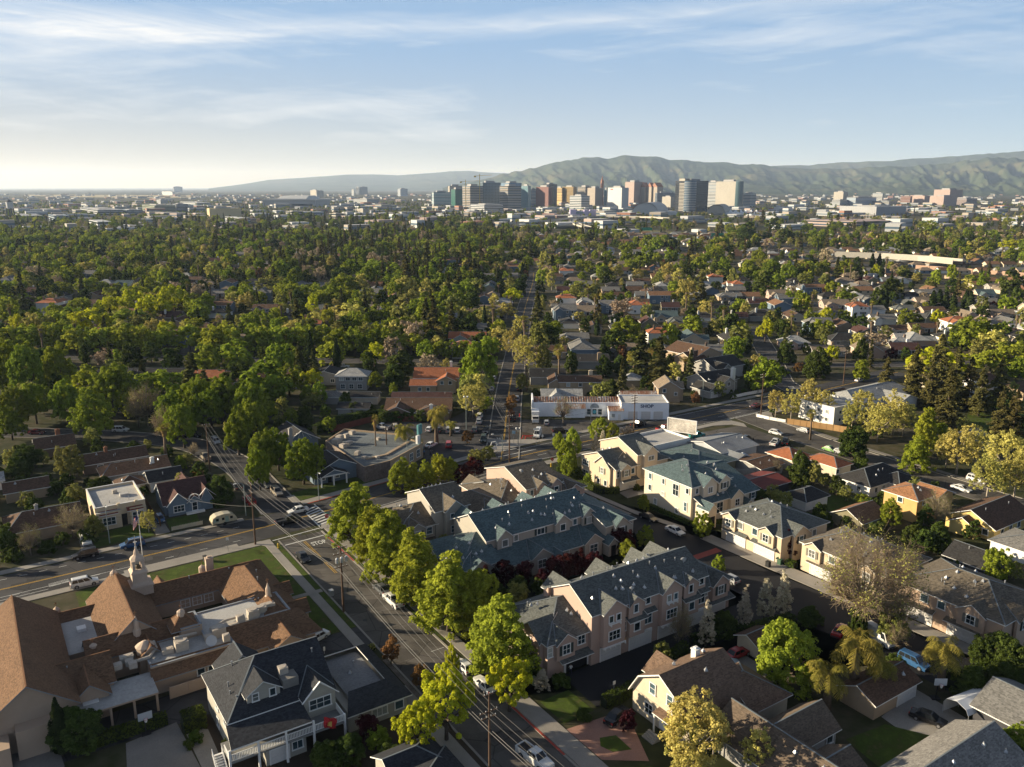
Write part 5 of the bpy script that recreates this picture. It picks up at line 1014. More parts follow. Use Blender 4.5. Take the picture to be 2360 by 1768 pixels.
whouse('small pale garage with charcoal roof near the orange tile house', -55.6, -46.4, 277, 283, 2.8, 1.1, w_cream, r_dark, 'x', (0, 0), cat='garage', name='garage')
whouse('low dark roof behind the clipped hedge', -57, -47, 262, 268, 2.8, 1.2, w_grey, r_dark, 'x', (0, 0))
whouse('tan two-storey house with brown roof and pale chimney', 17, 32, 289, 296, 5.4, 1.5, w_tan, r_brown, 'x', (0, 0), wings=((13.4, 18.4, 290, 300, 4.6, 1.5, 'y'),), wins=wr(18, 31, 289, 4.2, n=3) + [(29, 288.95, 1.8, 1., 1.2)], chim=(28.6, 294.4, 5, 8., 1.4, 1., w_cream))
whouse('white cottage with pale grey gables behind the corner shop', 10.4, 24, 276.4, 283.4, 3., 2., w_white, r_lgrey, 'x', (0, 0), wings=((12.6, 18, 274.4, 280, 3., 2.1, 'y'),), wins=[(15.3, 274.3, 3.4, .7, .7)])
whouse('tan two-storey gabled house at the right end of the corner shop', 51, 58.6, 280, 289.6, 5.2, 2.4, w_tan, r_tan, 'y', (0, 0), wings=((53.8, 60, 282, 287, 4.8, 1.6, 'x'),), wins=[(53, 279.95, 4.2, 1., 1.2), (57, 279.95, 3., .9, 1.1), (53, 279.95, 1.6, 1., 1.)], chim=(58.9, 286, 0, 7.4, .9, .9, w_cream))
whouse('small tan cottage with a pale hip roof among garden trees', 42, 49, 303, 309.6, 2.9, 1.8, w_tan, r_lgrey, 'x', (1, 1))
whouse('slate roof behind the thick-trunked palm', 7, 20, 306, 314, 3.4, 2.2, w_grey, r_dark, 'x', (0, 0))
whouse('flat grey-tiled house with two pale chimneys', 24, 40, 334, 346, 3.4, 1.9, w_grey, r_dark, 'x', (0, 0), chim=(36, 335, 2, 6.6, 1.6, 1.1, w_tan))
whouse('red-roofed pale green house seen across the street trees', -29.6, -12.6, 384, 393, 4.2, 2.2, mat('wall_mint', (.3, .34, .3), .9, .12), r_tile, 'x', (0, 0), wings=((-28, -20.6, 381.4, 388, 4., 2., 'y'), (-18.6, -11.8, 381.8, 388, 4., 1.9, 'y')), wins=[(-26, 381.35, 2.6, 1.1, 1.3), (-22.6, 381.35, 2.6, 1.4, 1.3), (-17, 381.75, 2.6, 1.2, 1.3), (-13.6, 381.75, 2.6, 1.1, 1.4)])
for i, (x, y, lb, wm, rm, ax, hp) in enumerate(((920, 215, 'pale blue-grey house with a slate gable behind the big green trees', w_blue, r_dark, 'x', (0, 0)), (1120, 215, 'slate hip-roofed house with a tall chimney behind the big green trees', w_tan, r_dark, 'x', (1, 0)), (1295, 225, 'white house with a brown tile roof behind the big green trees', w_white, r_tile, 'x', (.6, 0)), (1580, 235, 'flat brown roof with a bright blue pool cover behind the trees', w_tan, r_brown, 'x', (0, 0)), (1770, 235, 'white gabled house with brown roof beside the two dark conifers', w_white, r_brown, 'x', (0, 0)), (2085, 215, 'slate-roofed house just left of the grey two-storey house', w_grey, r_dark, 'y', (0, 0)), (700, 225, 'dark low roof under the big green trees at the left', w_grey, r_dark, 'x', (0, 0)))):
 p = W(4, x, y, 4); whouse(lb, p.x - 8, p.x + 8, p.y - 5, p.y + 5, 3.4, 2.2, wm, rm, ax, hp, wins=[(p.x - 3, p.y - 5.05, 1.8, 1.3, 1.2), (p.x + 3, p.y - 5.05, 1.8, 1.3, 1.2)], chim=(p.x + 4, p.y + 1, 3, 7, .9, .9, w_tan) if i in (1, 4) else None)
c = house('grey house with a tall white chimney at the far corner of the junction', 168, 183, 36, 47, 4.4, 2.5, w_grey, r_dark, 'x', (0, 0), wings=((163.6, 170, 31.6, 40, 3., 1.8, 'y'), (172, 178, 33, 38, 4.4, 1.9, 'y')), chim=(179.6, 35.4, 0, 8.4, 1.5, 1.1, w_white), gar=(166.6, 31.55, 0, 4.2, 2.2), wins=((175, 32.95, 3.6, 1., 1.3),), vents=2)
c = house('big tan multi-gabled house with two tall chimneys beyond the junction', 192, 207, 66, 84, 6.4, 3., w_tan, r_brown, 'y', (0, 0), wings=((188, 196, 64, 74, 5.6, 2.4, 'x'),), chim=(189.4, 66, 0, 10, 1.3, 1.1, w_tan), wins=((190, 63.95, 4.2, 1., 1.4), (193.6, 63.95, 2.4, 1., 1.4)), vents=2)
c = house('row house with dark roof and pale gables left of the junction', 186, 202, 50, 62, 5., 2.8, w_grey, r_dark, 'x', (0, 0), wings=((186.6, 192, 47, 54, 5., 2., 'y'),), vents=2)
# plants
barkm = mat('bark', (.085, .065, .048), .95, .4, 2., 8.); bark_l = mat('bark_pale', (.34, .29, .23), .9, .4, 1., 4.); bark_g = mat('bark_grey', (.15, .125, .1), .9, .35, 2., 8.); palm_b = mat('palm_bark', (.15, .11, .075), .95, .4, 2., 8.)
LM = dict(green=leafmat('leaf_green', (.075, .105, .013), (.33, .39, .045)), street=leafmat('leaf_street', (.12, .15, .018), (.43, .46, .05), hv=.05, bright=.1), bright=leafmat('leaf_bright', (.14, .18, .018), (.42, .45, .055)), lime=leafmat('leaf_lime', (.27, .28, .014), (.58, .6, .04), hv=.03, bright=.08),
          dark=leafmat('leaf_dark', (.028, .044, .013), (.105, .14, .03)), olive=leafmat('leaf_olive', (.13, .14, .04), (.37, .37, .1)), pale=leafmat('leaf_pale', (.25, .23, .06), (.62, .55, .16)),
          tan=leafmat('twig_tan', (.220, .170, .110), (.460, .370, .250), .2), plum=leafmat('leaf_plum', (.022, .007, .008), (.07, .018, .02), .25), white=leafmat('blossom_white', (.250, .230, .130), (.740, .660, .500), .25), conif=leafmat('needle_green', (.039, .055, .022), (.143, .137, .042), .15),
          brownc=leafmat('needle_brown', (.05, .05, .02), (.17, .15, .05), .15), cyp=leafmat('cypress_green', (.014, .024, .010), (.045, .060, .018), .1), palm=leafmat('palm_green', (.090, .100, .020), (.330, .280, .060), .25), palmdry=leafmat('palm_dry', (.200, .130, .060), (.420, .290, .130), .2), rust=leafmat('leaf_rust', (.120, .065, .030), (.260, .130, .055), .25), hedge=leafmat('hedge_green', (.030, .050, .012), (.090, .120, .020), .2))
def sph(n):
 v = NR.normal(size=(n, 3)); return v / np.linalg.norm(v, axis=1)[:, None]
def quads_mesh(name, P, Nn, size, aspect=1., mats=()):
 """leaf-sized quads at points P facing Nn"""
 n = len(P); r = sph(n); t1 = np.cross(Nn, r); t1 /= np.linalg.norm(t1, axis=1)[:, None] + 1e-9; t2 = np.cross(Nn, t1)
 s = (size * NR.uniform(.6, 1.35, n))[:, None] * .5
 v = np.stack([P - t1 * s - t2 * s * aspect, P + t1 * s - t2 * s * aspect * .6, P + t1 * s * .8 + t2 * s * aspect, P - t1 * s * .7 + t2 * s * aspect * .8], 1).reshape(-1, 3)
 return v
def np_mesh(name, v4, mats):
 n = len(v4) // 4; me = bpy.data.meshes.new(name); me.vertices.add(n * 4); me.vertices.foreach_set('co', v4.astype(np.float32).ravel())
 me.loops.add(n * 4); me.loops.foreach_set('vertex_index', np.arange(n * 4, dtype=np.int32)); me.polygons.add(n); me.polygons.foreach_set('loop_start', np.arange(0, n * 4, 4, dtype=np.int32)); me.polygons.foreach_set('loop_total', np.full(n, 4, np.int32))
 for m in mats: me.materials.append(m)
 me.update(calc_edges=True); return me
def clumps_round(n, w, h, z0, seed, flat=1., inner=.45):
 """clump centres filling an uneven ellipsoid"""
 d = sph(n * 3); d = d[d[:, 2] > -.55][:n]; r = NR.uniform(inner, 1., len(d)) ** .6
 lb_ = sph(7); lf = .74 + .36 * np.max(np.maximum(0, d @ lb_.T), 1) ** 4 + NR.normal(0, .05, len(d)); c = d * (r * lf)[:, None] * np.array([w / 2, w / 2, (h - z0) / 2]) * .9; c[:, 2] += (h + z0) / 2; m_ = w * .06 + .3; c[:, :2] *= (w / 2 - m_) / np.percentile(np.hypot(c[:, 0], c[:, 1]), 93); lo, hi = np.percentile(c[:, 2], 3), np.percentile(c[:, 2], 97); c[:, 2] = z0 + m_ * .6 + (c[:, 2] - lo) * (h - z0 - m_ * 1.5) / (hi - lo); return c
def leaves_on(cl, rc, n, size, up=.25, hollow=.55, asp=1., flat=1.):
 k = NR.randint(0, len(cl), n); rcs = rc * NR.uniform(.65, 1.25, len(cl)); d = sph(n); d[:, 2] = np.where(d[:, 2] < -.5, -d[:, 2], d[:, 2])
 P = cl[k] + d * (rcs[k] * NR.uniform(hollow, 1., n))[:, None] * np.array([1, 1, flat]); N = d * .75 + sph(n) * .55 + np.array([0, 0, up]); N /= np.linalg.norm(N, axis=1)[:, None]
 return quads_mesh('', P, N, size, asp)
def limbs(mb, cl, hb, r0, lean=.0, n=6, mi=0, frac=.5):
 top = Vector((lean, 0, hb)); mb.tube([(0, 0, -.2), (lean * .3, .05, hb * .5), top], [r0 * 1.25, r0, r0 * .8], 8, mi)
 for c in cl[:n]:
  c = Vector(c); m_ = top.lerp(c, .5) + Vector((0, 0, -.1 * (c - top).length)); mb.tube([top - Vector((0, 0, .2)), m_, c], [r0 * .55, r0 * .34, r0 * .1], 5, mi)
PROTO = {}
def leafy(key, m, w, h, z0, ncl, rc, nl, size, bark=None, var=3, hb=None, r0=None, inner=.45, flat=1., nlimb=8, up=.25, hollow=.55, taper=0):
 L_ = []; near = nl > 2000; ncl = int(ncl * (4 if near else 2.2)); rc *= .54 if near else .7; nl = int(nl * (2. if near else 1.5)); size *= .7 if near else .8
 for i in range(var):
  cl = clumps_round(ncl, w, h, z0, i, inner=inner)
  if taper: q_ = np.clip((cl[:, 2] - z0) / (h - z0), 0, 1); k_ = 1.12 - taper * q_; cl[:, 0] *= k_; cl[:, 1] *= k_
  v = leaves_on(cl, rc, nl, size, up, hollow, 1., flat)
  tb = MB(); limbs(tb, cl[np.argsort(-np.abs(cl[:, 0]) - np.abs(cl[:, 1]))], hb or z0 + .1 * h, r0 or w * .028, n=nlimb)
  L_.append((tb, v, m, bark or barkm))
 PROTO[key] = (w, h, L_)
def bare(key, m, w, h, z0, bark, ntw=700, var=2, leaf=0, lm=None):
 L_ = []
 for i in range(var):
  cl = clumps_round(46, w, h, z0, i, inner=.5); tb = MB(); hb = z0; r0 = w * .022
  top = Vector((.2, 0, hb)); tb.tube([(0, 0, -.2), (.05, .05, hb * .5), top], [r0 * 1.3, r0, r0 * .85], 7)
  tw = MB()
  for c in cl:
   c = Vector(c); q = top.lerp(c, .45) + Vector((ru(-.4, .4), ru(-.4, .4), .1)); tb.tube([top - Vector((0, 0, .3)), q, c], [r0 * .5, r0 * .28, r0 * .12], 5)
   for j in range(ntw // 46):
    s_ = q.lerp(c, ru(.15, 1)); d = Vector((R.gauss(0, 1), R.gauss(0, 1), R.gauss(.5, .8))).normalized(); L2 = w * ru(.07, .16); e = s_ + d * L2 + (s_ - Vector((0, 0, hb))).normalized() * L2 * .6
    tw.tube([s_, s_.lerp(e, .5) + Vector((0, 0, .08)), e], [.028, .018, .009], 3, 0, False)
    for z in range(2): d2 = (d + Vector((R.gauss(0, .8), R.gauss(0, .8), R.gauss(.2, .6)))).normalized(); p2 = s_.lerp(e, ru(.3, .9)); tw.tube([p2, p2 + d2 * L2 * .6], [.014, .007], 3, 0, False)
  v = leaves_on(cl, w * .16, leaf, .2) if leaf else None
  L_.append((tb, v, lm, bark, tw, m))
 PROTO[key] = (w, h, L_)
def conifer(key, m, w, h, nl, size, var=2, tiers=16, gap=.35, z0=.1, tip=.06, power=.8):
 L_ = []
 for i in range(var):
  Ps = []; Ns = []
  for k in range(tiers * 6):
   q = (k + R.random()) / (tiers * 6); z = h * (z0 + (1 - z0) * q); rr = w / 2 * max(tip, (1 - q) ** power) * ru(.62, 1.08); th = R.random() * 6.283
   nn = max(4, int(nl / (tiers * 6) * (.4 + 1.3 * (1 - q)))); t_ = NR.uniform(.15, 1., nn) ** .8; side = NR.normal(0, .16, nn) * rr * .9
   Ps.append(np.stack([np.cos(th) * t_ * rr - np.sin(th) * side, np.sin(th) * t_ * rr + np.cos(th) * side, z - t_ * rr * .32 + NR.normal(0, .12, nn) * (h / 18)], 1))
   Ns.append(np.stack([np.cos(th) * .35 + NR.normal(0, .4, nn), np.sin(th) * .35 + NR.normal(0, .4, nn), .8 + NR.normal(0, .35, nn)], 1))
  P = np.concatenate(Ps); N = np.concatenate(Ns); N /= np.linalg.norm(N, axis=1)[:, None]
  tb = MB(); tb.tube([(0, 0, -.2), (0, 0, h * .5), (0, 0, h * .97)], [w * .045, w * .03, .03], 6); L_.append((tb, quads_mesh('', P, N, size, .7), m, barkm))
 PROTO[key] = (w, h, L_)
def column(key, m, w, h, nl, size, bark=None, var=2, z0=.04, bulge=1.):
 L_ = []
 for i in range(var):
  q = NR.uniform(0, 1, nl); th = NR.uniform(0, 6.283, nl); prof = np.minimum(1, (q / .12)) ** .6 * (1 - np.maximum(0, (q - .35) / .65) ** 1.7) + .03
  wob = 1 + .22 * np.sin(th * 3 + q * 14 + i) + .16 * np.sin(th * 5 - q * 23); r = w / 2 * prof * wob * NR.uniform(.75, 1.03, nl)
  P = np.stack([np.cos(th) * r, np.sin(th) * r, h * (z0 + (1 - z0) * q)], 1); N = np.stack([np.cos(th), np.sin(th), np.full(nl, .35)], 1) + sph(nl) * .5; N /= np.linalg.norm(N, axis=1)[:, None]
  tb = MB(); tb.tube([(0, 0, -.2), (0, 0, h * .6)], [w * .07 + .05, .04], 6); L_.append((tb, quads_mesh('', P, N, size, 1.3), m, bark or barkm))
 PROTO[key] = (w, h, L_)
def palm(key, h, w, fan=True, var=2, skirt=.0, nf=34):
 L_ = []
 for i in range(var):
  tb = MB(); ln = ru(-.3, .3); tb.tube([(0, 0, -.2), (ln * .4, 0, h * .5), (ln, 0, h - w * .3)], [w * .09 + .1, w * .06 + .08, w * .05 + .08], 8); top = Vector((ln, 0, h - w * .32)); Q = []
  for k in range(nf):
   th = R.random() * 6.283; el = ru(-.75, 1.25) if fan else ru(-.1, 1.3); L2 = w * .5 * ru(.85, 1.1); d = Vector((math.cos(th) * math.cos(el), math.sin(th) * math.cos(el), math.sin(el))); sd_ = Vector((-math.sin(th), math.cos(th), 0))
   if fan:
    hub = top + d * L2 * .5
    for j in range(9):
     a_ = (j - 4) * .3; e = (d * math.cos(a_) + sd_ * math.sin(a_)).normalized(); n_ = e.cross(d.cross(sd_)).normalized() * .09 * w * .3; tip = hub + e * L2 * .55 + Vector((0, 0, -.12 * L2))
     Q += [hub - n_ * .3, tip - n_ * .5, tip + n_ * .5, hub + n_ * .3]
    Q += [top - sd_ * .03, hub - sd_ * .03, hub + sd_ * .03, top + sd_ * .03]
   else:
    p = top.copy(); dd = d.copy(); seg = 8
    for j in range(seg):
     p2 = p + dd * L2 * 1.25 / seg; dd = (dd + Vector((0, 0, -.24 - .05 * j))).normalized(); wl = w * .11 * math.sin(PI * (j + 1.2) / (seg + 1.6)) + .05
     for z in range(4):
      a0, a1 = p.lerp(p2, z * .25), p.lerp(p2, z * .25 + .1)
      for sg in (-1, 1): o_ = sd_ * sg * wl * ru(.8, 1.3) + Vector((0, 0, -wl * ru(.5, 1.2))); Q += [a0, a1, a1 + o_ + dd * .2, a0 + o_ + dd * .16]
     p = p2
  v = np.array([tuple(q) for q in Q]); sk = None
  if skirt:
   n = 420; q = NR.uniform(0, 1, n); t2 = NR.uniform(0, 6.283, n); r = (.16 + .22 * q) * w * .5 * skirt; P = np.stack([ln * .8 + np.cos(t2) * r, np.sin(t2) * r, h - w * .35 - (1 - q) * h * .22 * skirt], 1); N = np.stack([np.cos(t2), np.sin(t2), np.full(n, .4)], 1) + sph(n) * .3; N /= np.linalg.norm(N, axis=1)[:, None]; sk = quads_mesh('', P, N, w * .1, 1.6)
  L_.append((tb, v, LM['palm'], palm_b, None, None, sk))
 PROTO[key] = (w, h, L_)
# close-up kinds
leafy('street_tree', LM['street'], 10, 12.5, 1., 70, 1.3, 13000, .36, hb=2.4, nlimb=9, var=4, taper=.5, inner=.35)
leafy('big_green', LM['green'], 15, 15, 3., 64, 1.75, 11000, .55, hb=4, nlimb=10, var=4)
leafy('round_green', LM['bright'], 9, 9, .8, 60, 1.15, 11000, .3, hb=1.8, inner=.7, var=2)
leafy('camphor', LM['lime'], 9, 9, 3.2, 26, 1.05, 7500, .3, hb=3., nlimb=12, hollow=.7, var=3)
leafy('bushy', LM['dark'], 7, 7, .4, 40, 1.2, 7000, .34, hb=1.2, var=3)
leafy('fine_green', LM['green'], 6, 7, 1.2, 34, .9, 6000, .26, hb=1.8, var=3)
leafy('pale_tree', LM['pale'], 10, 12, 3.4, 44, 1.25, 3300, .36, bark=bark_l, hb=4.4, r0=.2, nlimb=16, var=4, hollow=.2)
leafy('olive_tree', LM['olive'], 9, 10, 2., 46, 1.2, 7000, .36, bark=bark_g, hb=2.6, var=3)
leafy('plum_tree', LM['plum'], 4.6, 5, .8, 26, .8, 4600, .24, hb=1.2, var=3)
leafy('small_shrub', LM['hedge'], 2.4, 1.8, 0, 14, .5, 1500, .17, hb=.4, nlimb=3, r0=.04, var=3)
leafy('rust_tree', LM['rust'], 4.2, 4.6, 1., 20, .7, 2600, .22, hb=1.3, var=2)
leafy('pear_tree', LM['white'], 3.6, 7.5, .7, 40, .62, 4200, .2, bark_g, hb=1.4, var=3, taper=.55, hollow=.2); column('cypress', LM['cyp'], 2.4, 12, 4200, .28, var=2); column('column_green', LM['dark'], 2.2, 6, 3200, .2, var=2)
conifer('conifer', LM['conif'], 8, 20, 7000, .62, var=3); conifer('brown_conifer', LM['brownc'], 10, 22, 8000, .62, var=2, power=.6)
bare('bare_tree', LM['tan'], 11, 12, 3.2, bark_g, 900, 2, 500, LM['olive']); bare('bare_big', LM['tan'], 15, 16.5, 5., bark_g, 3400, 1, 3000, LM['olive']); bare('bare_small', LM['tan'], 4, 5, 1.3, bark_g, 300, 2)
palm('fan_palm', 13, 4.2, True, 2, 1.); palm('queen_palm', 8, 6, False, 2, 0, 26)
# the same kinds with fewer, larger leaves for trees farther off
NEARKIND = list(PROTO)
leafy('mid_green', LM['green'], 12, 12, 2.4, 36, 1.7, 1500, .95, hb=3, nlimb=5, var=5); leafy('mid_bright', LM['bright'], 10, 11, 2., 34, 1.5, 1400, .85, hb=3, nlimb=5, var=4); leafy('mid_dark', LM['dark'], 9, 11, 1., 34, 1.5, 1300, .85, hb=2, nlimb=4, var=4)
leafy('mid_olive', LM['olive'], 10, 11, 2., 34, 1.5, 1200, .8, bark=bark_g, hb=3, nlimb=6, var=4, hollow=.3); leafy('mid_pale', LM['pale'], 9, 11, 2., 32, 1.35, 1200, .75, bark=bark_l, hb=4, nlimb=8, var=3, hollow=.2); leafy('mid_lime', LM['lime'], 12, 9, 2., 26, 1.5, 1300, .8, hb=3, nlimb=6, var=3, hollow=.7)
leafy('mid_tan', LM['tan'], 9, 10, 2.4, 32, 1.4, 900, .6, bark=bark_g, hb=3, nlimb=12, var=3, hollow=.1); leafy('mid_plum', LM['plum'], 5, 5, .6, 16, 1., 500, .6, hb=1, nlimb=3, var=1); leafy('mid_rust', LM['rust'], 6, 6, 1, 18, 1.1, 600, .65, hb=1.2, nlimb=4, var=2)
leafy('mid_bush', LM['dark'], 4, 3, 0, 14, .8, 420, .5, hb=.5, nlimb=3, r0=.06, var=3); conifer('mid_conifer', LM['conif'], 8, 19, 1300, 1.25, var=4, tiers=9); conifer('mid_brown', LM['brownc'], 8, 20, 1200, 1.25, var=3, tiers=9); column('mid_cypress', LM['cyp'], 2.6, 11, 700, .75, var=2); palm('mid_palm', 13, 4, True, 2, 1., 22)
MC = {}
def tree_meshes(key, i):
 k = (key, i % len(PROTO[key][2]))
 if k in MC: return MC[k]
 d = PROTO[key][2][k[1]]; tb, v, m, bk = d[:4]
 if key in NEARKIND:
  tm = tb.mesh('trunk', [bk], True); cm = np_mesh('crown', v, [m]) if v is not None else None
  tw = d[4].mesh('twigs', [d[5]]) if len(d) > 4 and d[4] else None; sk = np_mesh('skirt', d[6], [LM['palmdry']]) if len(d) > 6 and d[6] is not None else None
  MC[k] = (tm, cm, tw, sk)
 else:                                                   # one mesh: crown quads then trunk
  n = len(v); vs = [tuple(p) for p in v] + tb.v; fs = [(a, a + 1, a + 2, a + 3) for a in range(0, n, 4)] + [tuple(q + n for q in f) for f in tb.f]
  if len(d) > 6 and d[6] is not None: o_ = len(vs); vs += [tuple(p) for p in d[6]]; fs += [(a, a + 1, a + 2, a + 3) for a in range(o_, len(vs), 4)]
  me = bpy.data.meshes.new(key); me.from_pydata(vs, [], fs); me.materials.append(m); me.materials.append(bk); ix = [0] * (n // 4) + [1] * len(tb.f); ix += [1] * (len(fs) - len(ix)); me.polygons.foreach_set('material_index', ix); me.update(); MC[k] = me
 return MC[k]
TREES = []
ORD = ['nearest', 'second', 'third', 'fourth', 'fifth', 'sixth', 'seventh']
NAMES = dict(street_tree='street_tree', big_green='broadleaf_tree', round_green='round_tree', camphor='camphor_tree', bushy='evergreen_tree', fine_green='garden_tree', pale_tree='sycamore_tree', olive_tree='olive_tree', plum_tree='plum_tree', small_shrub='shrub', rust_tree='maple_tree', pear_tree='pear_tree', cypress='cypress', column_green='columnar_shrub', conifer='conifer', brown_conifer='redwood', bare_tree='bare_tree', bare_big='bare_tree', bare_small='sapling', fan_palm='fan_palm', queen_palm='queen_palm',
             mid_green='broadleaf_tree', mid_bright='lime_tree', mid_dark='evergreen_tree', mid_olive='olive_tree', mid_pale='sycamore_tree', mid_lime='camphor_tree', mid_tan='bare_tree', mid_bush='garden_bush', mid_plum='plum_tree', mid_rust='maple_tree', mid_conifer='conifer', mid_brown='redwood', mid_cypress='cypress', mid_palm='fan_palm')
LOOK = dict(street_tree='bright green street tree', big_green='large green broadleaf tree', round_green='round bright green tree', camphor='yellow-green clumpy camphor tree', bushy='dark bushy evergreen', fine_green='small green garden tree', pale_tree='pale yellow-green sycamore', olive_tree='dull olive-green leafy tree', plum_tree='dark red plum tree', small_shrub='green shrub', rust_tree='small rust-red tree', pear_tree='white-blossomed pear tree', cypress='tall narrow dark cypress', column_green='narrow dark columnar shrub', conifer='dark green conifer', brown_conifer='tall brownish redwood', bare_tree='leafless grey-brown tree', bare_big='huge half-bare tree', bare_small='small leafless sapling', fan_palm='tall dry-skirted fan palm', queen_palm='feathery drooping palm',
   mid_green='green broadleaf tree', mid_bright='bright lime-green tree', mid_dark='dark evergreen tree', mid_olive='dull olive-green leafy tree', mid_pale='pale yellow-green sycamore', mid_lime='yellow camphor tree', mid_tan='leafless tan tree', mid_bush='dark green garden bush', mid_plum='dark red plum tree', mid_rust='rust-coloured tree', mid_conifer='dark conifer', mid_brown='brownish redwood', mid_cypress='narrow cypress', mid_palm='slim fan palm')
CATS = dict(mid_bush='shrub', small_shrub='shrub', column_green='shrub', fan_palm='palm', queen_palm='palm', mid_palm='palm')
TC = [0]
def tree(key, pos, h, w=None, label=None, group=None):
 W0, H0, Lq = PROTO[key]; TC[0] += 1; i = TC[0]; w = w or W0 * h / H0; sc = (w / W0, w / W0, h / H0); rz = R.random() * 6.283
 nm = NAMES[key]; cat = CATS.get(key, 'tree')
 if key in NEARKIND:
  tm, cm, tw, sk = tree_meshes(key, i); r = empty(nm, (pos.x, pos.y, 0), rz); r.scale = sc
  link('trunk', tm, r)
  if tw: link('branches', tw, r)
  if cm: link('crown', cm, r)
  if sk: link('dry_skirt', sk, r)
 else: r = link(nm, tree_meshes(key, i), None, (pos.x, pos.y, 0), rz); r.scale = sc
 tag(r, label or LOOK[key], cat, group); TREES.append((r, key, pos.x, pos.y, h, w, label)); busy(pos.x, pos.y, w * .32); return r
def T(key, k, x, ytop, h, w=None, label=None): return tree(key, W(k, x, ytop, h), h, w, label)
def Tb(key, k, x, ybase, h, w=None, label=None): return tree(key, W(k, x, ybase, 0), h, w, label)
# --- along the side street
for n_, (a_, b_, h, w) in enumerate(((8.8, -16, 13, 11.4), (9.6, -25, 11.6, 10), (8.9, -32, 13, 11.4), (8.9, -44, 12.8, 12), (8.9, -56, 12.8, 12.4), (13, -59, 10.8, 9.4), (8.9, -72, 12.6, 12))): tree('street_tree', ab(a_, b_), h, w, ORD[n_] + ' bright green street tree from the crossing in the kerbside row')
T('camphor', 2, 680, 1035, 10, 9); T('camphor', 2, 480, 1215, 8, 6.5); T('camphor', 2, 1090, 930, 8.5, 7.6); T('camphor', 2, 720, 860, 10.5, 2.6); T('rust_tree', 2, 330, 790, 5, 3.6); T('rust_tree', 2, 520, 960, 4.5, 3); T('fine_green', 2, 250, 1380, 3, 4); T('plum_tree', 2, 190, 1300, 4, 4); T('bushy', 2, 60, 1440, 3.4, 5); T('bushy', 2, 330, 1500, 2.4, 4); T('bushy', 2, -90, 1480, 3, 5)
T('pear_tree', 2, 1300, 1005, 3.4, 3.); T('small_shrub', 2, 1420, 1040, 1.8, 4); T('bushy', 2, 1230, 930, 3.2, 4)
# --- plum trees between the rows
for x, y, h in ((930, 360, 5), (1060, 310, 5.4), (1180, 320, 5.), (1300, 370, 4.6), (1380, 285, 5.2), (1460, 270, 5), (1540, 250, 4.8), (1640, 255, 5.4), (1780, 100, 5.2), (1850, 130, 4.8)): T('plum_tree', 2, x, y, h)
T('olive_tree', 2, 1160, 460, 3.4, 3.6); T('fine_green', 2, 1850, 180, 5.4, 4.6); T('fine_green', 2, 1960, 90, 4.6, 4); T('bushy', 2, 1000, 470, 4, 5); T('bushy', 2, 1300, 420, 3.4, 5)
# --- pear trees by the lane, round tree, great bare tree, palms
for x, y, h in ((690, 395, 8.), (575, 425, 8), (440, 505, 7.2), (195, 585, 7.6)): T('pear_tree', 3, x, y, h)
T('bare_tree', 3, 50, 610, 7, 3.6); T('bare_tree', 2, 2180, 600, 7.4, 4.); T('olive_tree', 2, 2070, 830, 4.6, 3.4); T('bushy', 3, 320, 640, 4, 4.4); T('bushy', 3, 850, 610, 3, 5); T('fine_green', 3, 270, 280, 3.4, 3)
T('round_green', 3, 700, 690, 11, 10.6); Tb('bare_big', 3, 1180, 800, 18, 16.5); Tb('bare_tree', 3, 1330, 800, 11, 10); T('bushy', 3, 1180, 560, 7, 3.4); T('olive_tree', 3, 1390, 620, 6, 6); T('bare_tree', 3, 1420, 700, 5, 4)
T('queen_palm', 3, 1160, 770, 10.5, 8.4); T('queen_palm', 3, 980, 960, 7.4, 6.6); T('queen_palm', 3, 1720, 800, 8.6, 6.4); T('queen_palm', 3, 1300, 900, 6.4, 6); T('bushy', 3, 1960, 800, 5, 5); T('bushy', 3, 2100, 780, 6, 6); T('bushy', 3, 2190, 830, 6, 6); T('bushy', 3, 1900, 1020, 4.4, 6); T('bushy', 3, 2100, 960, 4.4, 6); T('bushy', 3, 1400, 910, 4, 4)
T('pale_tree', 3, 130, 1175, 11, 10); T('pale_tree', 3, 60, 1300, 7.6, 6); T('pale_tree', 3, 250, 1260, 7, 5); T('pale_tree', 3, 520, 1390, 6.6, 5); T('pale_tree', 3, 90, 1500, 6, 6); T('fine_green', 3, 2190, 1370, 4, 4.4); T('bushy', 3, 560, 1090, 3.4, 6); T('bushy', 3, 420, 1060, 3, 5); T('plum_tree', 2, 1850, 1260, 3.4, 2.8); T('bushy', 2, 1560, 1260, 1.6, 2.6)
T('plum_tree', 3, 715, 1110 - 1000 + 10, 6, 4.6); T('fine_green', 6, 170, 1110, 6, 4.6); T('bushy', 6, 150, 1180, 2.4, 3); T('bushy', 6, 540, 965, 3.2, 4); T('fine_green', 3, 2060, 240, 7, 5.6); T('fine_green', 6, 1370, 1030, 7, 5.4); T('bushy', 6, 950, 1105, 3.4, 4); T('bushy', 6, 1090, 1130, 3, 4); T('bushy', 6, 1680, 1190, 4.6, 6); T('bushy', 6, 1500, 1190, 4.6, 5); T('bare_tree', 6, 1680, 985, 8, 7.4); T('bushy', 6, 1280, 1180, 4, 5); T('fine_green', 6, 1190, 990, 2.6, 4)
T('bushy', 6, 1140, 565, 9, 8.4); T('bushy', 6, 800, 740, 7.4, 7.4); T('olive_tree', 6, 880, 780, 6.4, 4.4); T('bare_small', 6, 640, 760, 5)
